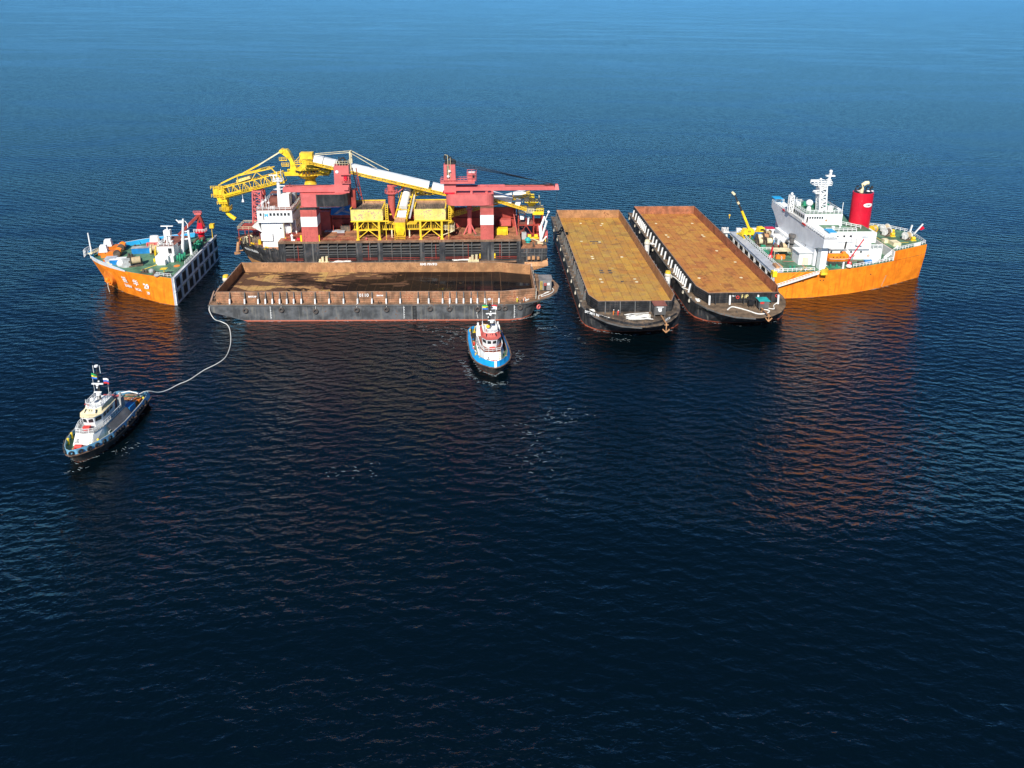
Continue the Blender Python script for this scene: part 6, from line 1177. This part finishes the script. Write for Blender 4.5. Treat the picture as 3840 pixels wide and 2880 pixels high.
person('worker in orange coverall by the green railing at the left rail of the orange stern', on(FD, (200.4, 33.0, 9.78)), 'hivis', 0, 0)

# welded hull belts, draught marks and fender bars on the orange sides
def side_pt(x, z, off):
    A = [(196.9, 0), (211, 1.1), (227, 4.2), (236, 7.3), (244, 10.5), (252, 14.0), (259.8, 17.5)]; Bw = [(196.9, 0), (211.8, 1.0), (225.4, 3.8), (233.5, 6.4), (240.9, 9.4), (250, 13.6), (259.4, 18.3)]
    def y(P_, x):
        for (x0, y0), (x1, y1) in zip(P_[:-1], P_[1:]):
            if x <= x1 or (x1, y1) == P_[-1]: return y0+(y1-y0)*(x-x0)/(x1-x0)
    return Vector((x, y(Bw, x)+(y(A, x)-y(Bw, x))*min(1, z/9.3)-off, z))
for x in (203.5, 210, 217, 224, 231, 238, 246):
    g = MB(); pts = [side_pt(x, z, .05) for z in (.3, 3, 6, 9.2)]
    g.tube(pts, .05, 5); P('weld_seam', g, 'orange', sh_)
g = MB(); g.tube([side_pt(240.0+.5*k, .5+1.3*k, .1) for k in range(4)], .16, 6); P('rubbing_bar', g, 'tan', sh_)
for x, n in ((206, 2), (213.5, 2), (234, 1)):
    for k in range(n): P('scupper', MB().cyl(side_pt(x+k*1.2, 6.0, .02), side_pt(x+k*1.2, 6.0, .14), .2, n=8), 'dark', sh_)
# windows, doors and pipes that break up the white walls
for k in range(5): P('window', MB().box(217.6+k*2.3, 218.3+k*2.3, 10.95, 10.998, 18.2, 18.9), 'glass', ac)
for k in range(6): P('window', MB().box(214+k*3.6, 214.7+k*3.6, 11.95, 11.998, 12.0, 12.7), 'glass', ac)
for x in (219.5, 229.0): P('door', MB().box(x, x+.9, 11.94, 11.998, 9.6, 11.6), 'grey', ac)
P('pipe_run', MB().bar((216.8, 10.9, 14.0), (216.8, 10.9, 20.0), .12).bar((227.6, 10.9, 14.0), (227.6, 10.9, 20.0), .12).bar((216.8, 10.85, 16.4), (229, 10.85, 16.4), .1), 'grey', ac)
P('vent_mushroom', MB().cyl((221.5, 13, 20.3), (221.5, 13, 21.2), .3).cyl((221.5, 13, 21.2), (221.5, 13, 21.5), .6, n=10), 'white', ac)
P('vent_mushroom', MB().cyl((225.0, 15, 20.3), (225.0, 15, 21.2), .3).cyl((225.0, 15, 21.2), (225.0, 15, 21.5), .6, n=10), 'white', ac)
P('side_deck_rail', MB().rail([(213.5, 10.6, 13.7), (239.6, 11.6, 13.7)], 1.1, 1.6, .07), 'white', ac)
for k in range(4): P('life_ring', MB().torus((219+k*5.4, 11.85, 11.0), (0, 1, 0), .32, .1, 12, 5), 'orange_paint', ac)
# ---------------------------------------------------------------- harbour tugs (local x forward, stern at 0, bow at about 27; y to port)
M_['tug_hull'] = paint('tug_black_hull', (0.040, 0.038, 0.036), 0.5, 0.25, (0.24, 0.10, 0.05), 0.3, 0.6, (0.20, 0.14, 0.10), boot=(.05, (0.34, 0.09, 0.04)))
M_['tug_strake'] = paint('worn_rubbing_strake', (0.16, 0.10, 0.07), 0.7, 0.5, (0.30, 0.14, 0.06), 0.3, 0.2)
M_['tug_blue'] = paint('tug_blue_band', (0.17, 0.44, 0.64), 0.5, 0.15, (0.30, 0.22, 0.16), 0.15, 0.3, (0.22, 0.30, 0.36))
M_['tug_blue_in'] = paint('tug_bright_blue', (0.010, 0.33, 0.72), 0.45, 0.06, RUST, 0.1, 0.1)
def tug(label, F, var):
    T = vessel('harbour_tug', label, 'tug', F)
    half = [(0, 3.9), (.4, 4.5), (6, 5.0), (13, 5.15), (18, 4.9), (21.5, 4.1), (24.2, 2.7), (26.0, 1.2), (26.6, 0)]
    def full(h, sc=1, dx=0): p = [(x+dx*(x/26.6)**3, -y*sc) for x, y in h]; return p+[(x, -y) for x, y in reversed(p[:-1])]
    zd = lambda x: 1.55+1.5*max(0, (x-11)/15.6)**1.6
    ring = lambda f, z: [(x, y, z(x) if callable(z) else z) for x, y in f]
    P('hull', MB().rings([ring(full(half, .80, -2.6), -1.2), ring(full(half, .86, -1.9), .3), ring(full(half, .97, -.4), lambda x: zd(x)-.35), ring(full(half), zd)], cap1=False), 'tug_hull', T)
    P('rubbing_strake', MB().rings([ring(full(half, 1.0), lambda x: zd(x)-.12), ring(full(half, 1.05, .3), lambda x: zd(x)-.1), ring(full(half, 1.05, .3), lambda x: zd(x)+.12), ring(full(half, 1.0), lambda x: zd(x)+.15)], cap0=False, cap1=False), 'tug_strake', T)
    n = len(full(half)); dk = MB(); f = full(half, .985)
    dk.add([(x, y, zd(x)+.02) for x, y in f]+[(x, 0, zd(x)+.02) for x, y in f[:9]], [(i, i+1, n+i+1, n+i) for i in range(8)]+[(n+i, n+i+1, n-2-i, n-1-i) for i in range(8)])
    P('deck', dk, 'green' if var else 'green', T); P('aft_deck_plate', MB().box(.6, 9, -4.0, 4.0, zd(0)+.03, zd(0)+.06), 'brick_red' if not var else 'green', T)
    # bulwark, outside and inside
    bwz = lambda x: zd(x)+(1.35 if not var else 1.15+.75*max(0, (x-12)/14.6)); sin = .94 if not var else .85
    hb = [p for p in full(half)]
    def skin(sc0, sc1, za, zb, rev=False):
        a = full(half, sc0); b = full(half, sc1); vs = [(x, y, za(x)) for x, y in a]+[(x, y, zb(x)) for x, y in b]
        return MB().add(vs, [(i, i+1, n+i+1, n+i) if not rev else (i, n+i, n+i+1, i+1) for i in range(n-1)]+[(n-1, 0, n, 2*n-1)])
    b_ = P('bulwark', skin(.985, sin, lambda x: zd(x)+.15, bwz), 'tug_blue_in' if var else 'tug_blue', T)
    P('bulwark_lining', skin(.955, sin-.03, lambda x: zd(x)+.03, bwz, True), 'tug_blue_in' if var else 'tug_blue', b_)
    P('bulwark_cap', skin(sin, sin-.035, bwz, lambda x: bwz(x)+.02), 'cover_grey' if not var else 'rim', b_)
    # tyre row round the bow and sides
    tm_ = MB().torus((0, 0, 0), (0, 1, 0), .40, .17, 14, 6).mesh('tyre_fender'); tm_.materials.append(M_['rubber'])
    pts = [Vector((x, y, zd(x)+.62)) for x, y in full(half)]
    if not var:
        L = 0; step = 1.15; nxt = .5
        for a, b in zip(pts[:-1], pts[1:]):
            s = (b-a).length; d = (b-a)/s
            while nxt < L+s:
                p = a+d*(nxt-L)
                if p.x > 3.5 and (p.x > 17 or random.random() < .9):
                    P('tyre_fender', tm_, None, T, loc=p+Vector((d.y, -d.x, 0))*.12, rotz=math.atan2(d.y, d.x))
                nxt += 1.75 if p.x > 18 else 1.0
            L += s
    else:
        P('bow_pad', MB().bar((25.2, -.35, 2.2), (25.2, -.35, 3.9), .5), 'white_worn', T) if 0 else None
        P('white_stem_stripe', MB().add([(26.66, -.3, 3.15), (26.66, .3, 3.15), (26.68, .3, 4.97), (26.68, -.3, 4.97), (26.2, -.3, 4.99), (26.2, .3, 4.99)], [(0, 1, 2, 3), (3, 2, 5, 4)]), 'white', T)
        g = MB()
        for k in range(9): g.box(22.6+k*.35, 22.75+k*.35, -4, 4, 0, 0)
    # superstructure
    z0 = 2.0
    wm_ = 'white'
    dh = P('deckhouse', MB().prism([(9.0, -3.2), (18.5, -3.0), (22.6, -2.2), (23.2, 0), (22.6, 2.2), (18.5, 3.0), (9.0, 3.2)], 1.58, 4.7, [(9.2, -3.0), (18, -2.8), (20.6, -2.0), (21.0, 0), (20.6, 2.0), (18, 2.8), (9.2, 3.0)]), wm_, T)
    P('boat_deck', MB().prism([(9.2, -3.1), (18, -2.9), (20.7, -2.1), (21.1, 0), (20.7, 2.1), (18, 2.9), (9.2, 3.1)], 4.702, 4.8), 'brick_red' if var else 'cover_grey', dh)
    P('deck_railing', MB().rail([(9.4, -3, 4.8), (18, -2.8, 4.8), (20.6, -2.0, 4.8), (20.9, 0, 4.8), (20.6, 2.0, 4.8), (18, 2.8, 4.8), (9.4, 3, 4.8)], 1.0, 1.0, .045), 'white', dh)
    P('front_ladder', MB().rail([(22.2, 1.9, 2.4), (22.2, 2.4, 2.4)], .1, .6, .03) .bar((23.0, 1.4, 2.4), (21.0, 1.4, 4.8), .09).bar((23.0, 1.9, 2.4), (21.0, 1.9, 4.8), .09).add([], []), 'cream', dh)
    for k in range(6): P('ladder_rung', MB().bar((22.9-k*.35, 1.4, 2.6+k*.42), (22.9-k*.35, 1.9, 2.6+k*.42), .07), 'cream', dh)
    P('life_raft', MB().cyl((19.6, -.7, 5.2), (19.6, .7, 5.2), .42, n=12) if var else MB().box(19.2, 20.0, -.75, .75, 4.81, 5.7), 'txt_red', T)
    w1 = P('wheelhouse', MB().prism([(11.6, -2.0), (16.8, -2.1), (18.3, -1.2), (18.6, 0), (18.3, 1.2), (16.8, 2.1), (11.6, 2.0)], 4.81, 7.6, [(11.4, -2.2), (17.2, -2.35), (18.9, -1.35), (19.2, 0), (18.9, 1.35), (17.2, 2.35), (11.4, 2.2)]), 'white', T)
    def facewin(a, b, z, h, t0, t1):
        a = Vector((*a, 0)); b = Vector((*b, 0)); d = (b-a); nrm = Vector((d.y, -d.x, 0)).normalized()
        p, q_ = a+d*t0+nrm*.03, a+d*t1+nrm*.03; o_ = nrm*.06
        P('window', MB().add([p+Vector((0,0,z))-o_*1.5, q_+Vector((0,0,z))-o_*1.5, q_+Vector((0,0,z+h))+o_*.6, p+Vector((0,0,z+h))+o_*.6, p+Vector((0,0,z))-o_*2.5, q_+Vector((0,0,z))-o_*2.5, q_+Vector((0,0,z+h))-o_, p+Vector((0,0,z+h))-o_], [(0,1,2,3),(5,4,7,6),(0,4,5,1),(1,5,6,2),(2,6,7,3),(3,7,4,0)]), 'glass', w1)
    fc = [(12.4, -2.24), (17.05, -2.33), (18.75, -1.32), (19.02, 0), (18.75, 1.32), (17.05, 2.33), (12.4, 2.24)]
    for i, (a, b) in enumerate(zip(fc[:-1], fc[1:])):
        if i in (0, 5):
            for k in range(3): facewin(a, b, 6.2, .95, .08+k*.31, .32+k*.31)
        else: facewin(a, b, 6.2, .95, .15, .85)
    roofm = 'pedestal' if var else 'cream'
    P('wheelhouse_roof', MB().prism([(11.2, -2.4), (17.3, -2.5), (19.1, -1.45), (19.4, 0), (19.1, 1.45), (17.3, 2.5), (11.2, 2.4)], 7.602, 7.72, [(11.4, -2.0), (16.6, -2.0), (17.8, -1.1), (18.0, 0), (17.8, 1.1), (16.6, 2.0), (11.4, 2.0)]), roofm, w1)
    P('upper_windows', MB().prism([(11.4, -2.0), (16.6, -2.0), (17.8, -1.1), (18.0, 0), (17.8, 1.1), (16.6, 2.0), (11.4, 2.0)], 7.721, 8.5, [(11.5, -1.8), (16.0, -1.8), (16.9, -1.0), (17.1, 0), (16.9, 1.0), (16.0, 1.8), (11.5, 1.8)]), roofm, w1)
    for y in (-1.0, 0, 1.0): P('skylight', MB().add([(17.75-abs(y)*.15, y-.38, 7.86), (17.75-abs(y)*.15, y+.38, 7.86), (17.2-abs(y)*.15, y+.34, 8.4), (17.2-abs(y)*.15, y-.34, 8.4), (17.6, y-.38, 7.8), (17.6, y+.38, 7.8)], [(0, 1, 2, 3), (0, 4, 5, 1)]), 'glass', w1)
    P('top_deck', MB().prism([(11.5, -1.9), (16.0, -1.9), (16.9, -1.0), (16.9, 1.0), (16, 1.9), (11.5, 1.9)], 8.502, 8.6), 'white', w1)
    P('top_railing', MB().rail([(11.6, -1.7, 8.6), (16, -1.7, 8.6), (16.8, -.9, 8.6), (16.8, .9, 8.6), (16, 1.7, 8.6), (11.6, 1.7, 8.6)], 1.1, .9, .045, 2), 'white', w1)
    ms = P('mast', MB().cyl((13.2, 0, 8.6), (12.7, 0, 16.6 if not var else 15.6), .22, .12, 8).bar((12.9, -.9, 14.4), (12.9, .9, 14.4), .14).bar((12.9, -1.1, 12.2), (12.9, 1.1, 12.2), .14).bar((13.6, .35, 8.6), (12.9, .1, 13), .14).bar((13.6, -.35, 8.6), (12.9, -.1, 13), .14).box(12.3, 13.3, -.5, .5, 15.0, 15.1), 'rubber', T)
    P('mast_lights', MB().ball((13.2, .3, 13.2), .22, 8, 5).ball((13.2, -.3, 11.6), .2, 8, 5).cyl((12.8, 0, 16.7), (12.8, 0, 17.0), .42, n=12).bar((12.8, .75, 15.1), (12.8, .75, 17.0), .08).bar((12.8, -.75, 15.1), (12.8, -.75, 17), .08), 'white', ms)
    P('radar', MB().cyl((13.7, .2, 12.4), (13.7, .2, 12.8), .34).box(13.6, 13.9, -1.0, 1.6, 12.81, 13.05), 'white', ms)
    P('radar', MB().cyl((14.2, .5, 10.4), (14.2, .5, 11.0), .5).box(14.1, 14.4, -.5, 1.2, 11.01, 11.2), 'white', ms)
    P('satellite_dome', MB().ball((15.2, -.6, 9.7), .5, 10, 6), 'white' if not var else 'yellow_clean', ms)
    P('whip_aerials', MB().bar((12.2, -1.6, 8.6), (12.0, -1.8, 14.6), .05).bar((12.2, 1.5, 8.6), (12.1, 1.7, 13.4), .05).bar((15.8, 1.6, 8.6), (15.9, 1.7, 10.2), .07).bar((15.8, -1.6, 8.6), (15.9, -1.7, 10.2), .07).bar((16.6, 0, 8.6), (16.7, 0, 9.9), .07), 'white', ms)
    P('fire_monitor', MB().cyl((16.2, -1.1, 8.6), (16.2, -1.1, 9.3), .16).bar((16.2, -1.1, 9.3), (17.0, -1.3, 9.6), .18), 'txt_red', w1)
    for s in (-1, 1):
        P('exhaust_funnel', MB().prism([(9.4, s*2.6-.55), (11.0, s*2.6-.55), (11.0, s*2.6+.55), (9.4, s*2.6+.55)], 4.81, 7.4, [(9.2, s*2.6-.45), (10.5, s*2.6-.45), (10.5, s*2.6+.45), (9.2, s*2.6+.45)]).cyl((9.8, s*2.6, 7.4), (9.7, s*2.6, 8.4), .25), 'cover_grey' if not var else 'white', T)
        P('side_locker', MB().box(12, 17.2, s*3.0-.35, s*3.0+.35, 1.6, 2.9), 'cover_grey' if not var else 'white_worn', T)
    P('roof_stripe', MB().box(8.6, 11.2, -1.9, 1.9, 7.0, 7.15).box(9.0, 11.3, -1.5, 1.5, 4.81, 6.99), 'pedestal', T)
    # foredeck and towing gear
    P('fore_winch', MB().cyl((23.4, -.8, 3.1), (23.4, .8, 3.1), .5, n=12).box(22.9, 24.0, -1.1, 1.1, 2.3, 2.8), 'txt_red', T)
    P('fore_bitts', MB().cyl((24.6, -.5, 2.5), (24.6, -.5, 3.5), .2).cyl((24.6, .5, 2.5), (24.6, .5, 3.5), .2), 'tan', T)
    for x, s in ((21.6, 1), (21.6, -1), (19, -1), (3, 1), (3, -1)): P('deck_bollard', MB().cyl((x, s*(3.3 if x > 20 else 4.1), zd(x)), (x, s*(3.3 if x > 20 else 4.1), zd(x)+1.35), .2).ball((x, s*(3.3 if x > 20 else 4.1), zd(x)+1.4), .27, 8, 5), 'yellow_clean', T)
    P('tow_winch', MB().cyl((6.6, -1.2, 2.7), (6.6, 1.2, 2.7), .85, n=14).box(5.8, 7.4, -1.6, 1.6, 1.6, 2.0), 'scrap' if not var else 'rubber', T)
    P('winch_cover', MB().ball((6.4, 1.6, 2.9), .9, 10, 6, .8), 'white', T)
    P('stern_gantry', MB().tube([(1.6, -2.8, 1.6), (1.6, -2.6, 3.2), (1.5, 0, 3.8), (1.6, 2.6, 3.2), (1.6, 2.8, 1.6)], .14), 'white' if not var else 'yellow', T)
    P('aft_locker', MB().box(3.6, 5.2, -3.4, -2.2, 1.6, 2.7), 'blue' if not var else 'yellow_clean', T); P('aft_gear', MB().box(2.2, 3.4, 1.6, 3.2, 1.6, 2.4).cyl((4.4, 2.6, 1.6), (4.4, 2.6, 2.8), .4), 'orange_paint' if not var else 'scrap', T)
    for k in range(3): P('porthole', MB().cyl((12+k*1.8, -3.0, 3.6), (12+k*1.8, -3.2, 3.6), .22, n=8).cyl((12+k*1.8, 3.0, 3.6), (12+k*1.8, 3.2, 3.6), .22, n=8), 'glass', dh, kind='stuff')
    P('anchor', MB().bar((21.9, -1.2, 3.1), (21.6, -1.2, 3.9), .35).bar((21.9, -1.7, 3.2), (21.9, -.7, 3.2), .25), 'cover_grey', dh)
    P('deck_hoses', MB().tube([(10+k*.5, 3.9+.2*math.sin(k*1.7), 1.75) for k in range(12)], .12, 5), 'crimson' if var else 'rope', T)
    for k in range(4): P('drum', MB().cyl((8.0+k*.75, -3.7, 1.6), (8.0+k*.75, -3.7, 2.5), .3, n=8), ('blue', 'scrap', 'tan', 'txt_red')[k], T)
    P('stern_roller', MB().cyl((.5, -1.6, 2.2), (.5, 1.6, 2.2), .3, n=10), 'scrap', T)
    P('towing_bitts', MB().cyl((3.4, -.7, 1.6), (3.4, -.7, 3.1), .28).cyl((3.4, .7, 1.6), (3.4, .7, 3.1), .28).bar((3.4, -1.2, 2.7), (3.4, 1.2, 2.7), .25), 'tan' if not var else 'yellow', T)
    return T
FT1 = frame(-93.1, 162.0, -90.3); FT2 = frame(-7.9, 202.6, -81.0) @ Matrix.Diagonal((1, 1.09, 1, 1))
T1 = tug('tug with black tyres along a pale blue bulwark, towing on the long white rope', FT1, 0)
T2 = tug('tug with bright blue bulwark and red wheelhouse roof pushing near the broadside barge', FT2, 1)
P('side_panel', MB().add([(9.4, 3.35, 4.5), (17.6, 3.2, 4.5), (16.6, 4.6, 1.9), (9.0, 4.6, 1.9), (9.4, 3.3, 4.45), (17.6, 3.15, 4.45)], [(0, 3, 2, 1), (0, 1, 5, 4)]), 'cabin_grey', T1)
P('blue_container', MB().box(6.4, 9.0, 2.3, 3.9, 1.6, 3.9), 'blue', T1)
P('yellow_winch_frame', MB().rail([(2, 1, 1.6), (5, 1, 1.6), (5, 3.4, 1.6), (2, 3.4, 1.6)], 1.8, 1, .12, 2).cyl((3.6, -1, 2.4), (3.6, 1, 2.4), .7), 'yellow', T2)
P('aft_black_reel', MB().cyl((6.2, -3.0, 1.6), (6.2, -3.0, 3.0), 1.2, n=16), 'rubber', T2)
P('hawser_heap', MB().tube([(5+2*math.sin(k*1.9), 1.6*math.cos(k*2.7)-.4, 1.9+.1*k*.3) for k in range(26)], .14), 'rope_white', T1)
def flag(label, V, loc, cols, rot):
    t = thing('flag', label, 'flag', loc, rot, None, V)
    for i, c in enumerate(cols):
        z = .9-.45*i; P('stripe', MB().add([(0, 0, z), (.7, .12, z+.05), (1.4, -.05, z-.02), (1.4, -.05, z-.46), (.7, .12, z-.40), (0, 0, z-.45), (0, .03, z), (.7, .15, z+.05), (1.4, -.02, z-.02), (1.4, -.02, z-.46), (.7, .15, z-.40), (0, .03, z-.45)],
           [(0,1,4,5),(1,2,3,4),(11,10,7,6),(10,9,8,7)]), c, t)
M_['flag_green'] = plain('flag_green', (0.02, 0.35, 0.10)); M_['flag_yellow'] = plain('flag_yellow', (.8, .65, .03)); M_['flag_blue'] = plain('flag_blue', (.03, .15, .55)); M_['flag_white'] = plain('flag_white', (.8, .8, .8)); M_['flag_red'] = plain('flag_red', (.6, .03, .03))
flag('green, yellow and blue flag on the black mast of the tug towing the barge', T1, (12.8, -.2, 14.0), ('flag_green', 'flag_yellow', 'flag_blue'), R(-100))
flag('white, blue and red flag blown right of the mast of the towing tug', T1, (12.3, .8, 12.6), ('flag_white', 'flag_blue', 'flag_red'), R(80))
flag('green, yellow and blue flag on the mast of the tug with the red roof', T2, (12.8, -.4, 14.2), ('flag_green', 'flag_yellow', 'flag_blue'), R(-100))
flag('red and white flag hanging right of the mast of the red roofed tug', T2, (12.4, .6, 14.0), ('flag_red', 'flag_white', 'flag_white'), R(80))
person('deckhand in red beside the left rail of the tug with the red roof', on(FT2, (14.5, -4.2, 1.62)), 'txt_red', 0, R(180))
person('deckhand in white beside the left rail of the red roofed tug, nearer its bow', on(FT2, (17.0, -4.0, 1.75)), 'white', 1, R(180))
person('deckhand in orange coverall standing on the aft deck of the towing tug', on(FT1, (5.2, 3.4, 1.64)), 'hivis', 0, R(180))
# ---------------------------------------------------------------- foam and wash
fm, fnt, fp = nodes_of('sea_foam'); fN = NT(fnt)
fp.inputs['Base Color'].default_value = (0.42, 0.50, 0.52, 1); fp.inputs['Roughness'].default_value = 0.9
def foam(pts, wdt, seed, n):
    rnd = random.Random(seed); g = MB()
    for k in range(n):
        i = rnd.randrange(len(pts)-1); t = rnd.random(); a = Vector((*pts[i], 0)); b = Vector((*pts[i+1], 0)); p = a.lerp(b, t)
        p += Vector((rnd.gauss(0, wdt), rnd.gauss(0, wdt), 0)); L = rnd.uniform(.2, 1.3); ang = rnd.gauss(0, .6); w = rnd.uniform(.012, .05)
        m = 4; up_ = []; dn = []
        for j in range(m+1):
            s = j/m-.5; x = p.x+math.cos(ang)*s*L; y = p.y+math.sin(ang)*s*L+rnd.gauss(0, .05); hw = w*(1-(2*s)**2)*rnd.uniform(.5, 1.2)+.01
            up_.append((x, y+hw, .03)); dn.append((x, y-hw, .03))
        g.add(up_+dn, [(j, j+1, m+2+j, m+1+j) for j in range(m)])
    return g
g = MB()
for a in ([([(-10.5, 177.5), (-8, 174.5), (-4, 173.2), (-.5, 174.0)], .5, 1, 50), ([(-14, 186), (-12, 181.5), (-10.5, 178)], .5, 2, 30), ([(-26, 205), (-20, 203.5), (-13, 204.5), (-9, 204.8)], 1.6, 3, 60),
           ([(-21, 196), (-17, 198), (-16, 203)], 1.8, 4, 40), ([(2, 184), (3, 188), (1, 192)], .8, 5, 24), ([(8, 151), (4, 153), (10, 158), (16, 160)], 2.6, 6, 46), ([(4, 135), (8, 140), (6, 146)], 2.8, 7, 26),
           ([(-40, 135), (-33, 134), (-30, 136)], 1.8, 8, 20), ([(-86, 141), (-82, 146)], .9, 9, 18), ([(30, 201), (36, 199)], .8, 10, 24), ([(16, 203), (22, 198)], .8, 11, 10), ([(-94, 133.8), (-90.5, 136)], .3, 12, 12), ([(-85, 207), (-80, 206.5)], .5, 13, 12), ([(6, 206), (14, 208)], .5, 14, 16)]):
    f_ = foam(*a); g.add(f_.v, f_.f)
def lap(F, pts, seed, n):
    w_ = [(F @ Vector((x, y, 0))) for x, y in pts]; return foam([(p.x, p.y) for p in w_], .12, seed, n)
for f_ in (lap(FC, [(12, -2.2), (91, -2.4), (98, .8), (101, 6)], 41, 120), lap(FA, [(0, -2.2), (91, -2.2), (98, 2), (101, 12), (98, 25)], 42, 90), lap(FB, [(80, -2.2), (91, -2.2), (98, 2), (101, 12), (98, 25)], 43, 50),
           lap(FD, [(-31.5, 21), (-20, 10), (-6, 1.9), (0, -.2)], 44, 40), lap(FD, [(199, -.2), (212, .8), (233, 6.1), (241, 9.1), (259.5, 18)], 45, 70), lap(FT1, [(0, -4.6), (13, -4.9), (22, -3.4), (25, 0), (22, 3.4), (13, 4.9), (0, 4.6)], 46, 70),
           lap(FT2, [(0, -4.6), (13, -4.9), (22, -3.4), (25.6, 0), (22, 3.4), (13, 4.9), (0, 4.6)], 47, 110)): g.add(f_.v, f_.f)
P('sea_foam', g, fm, None, kind='stuff')
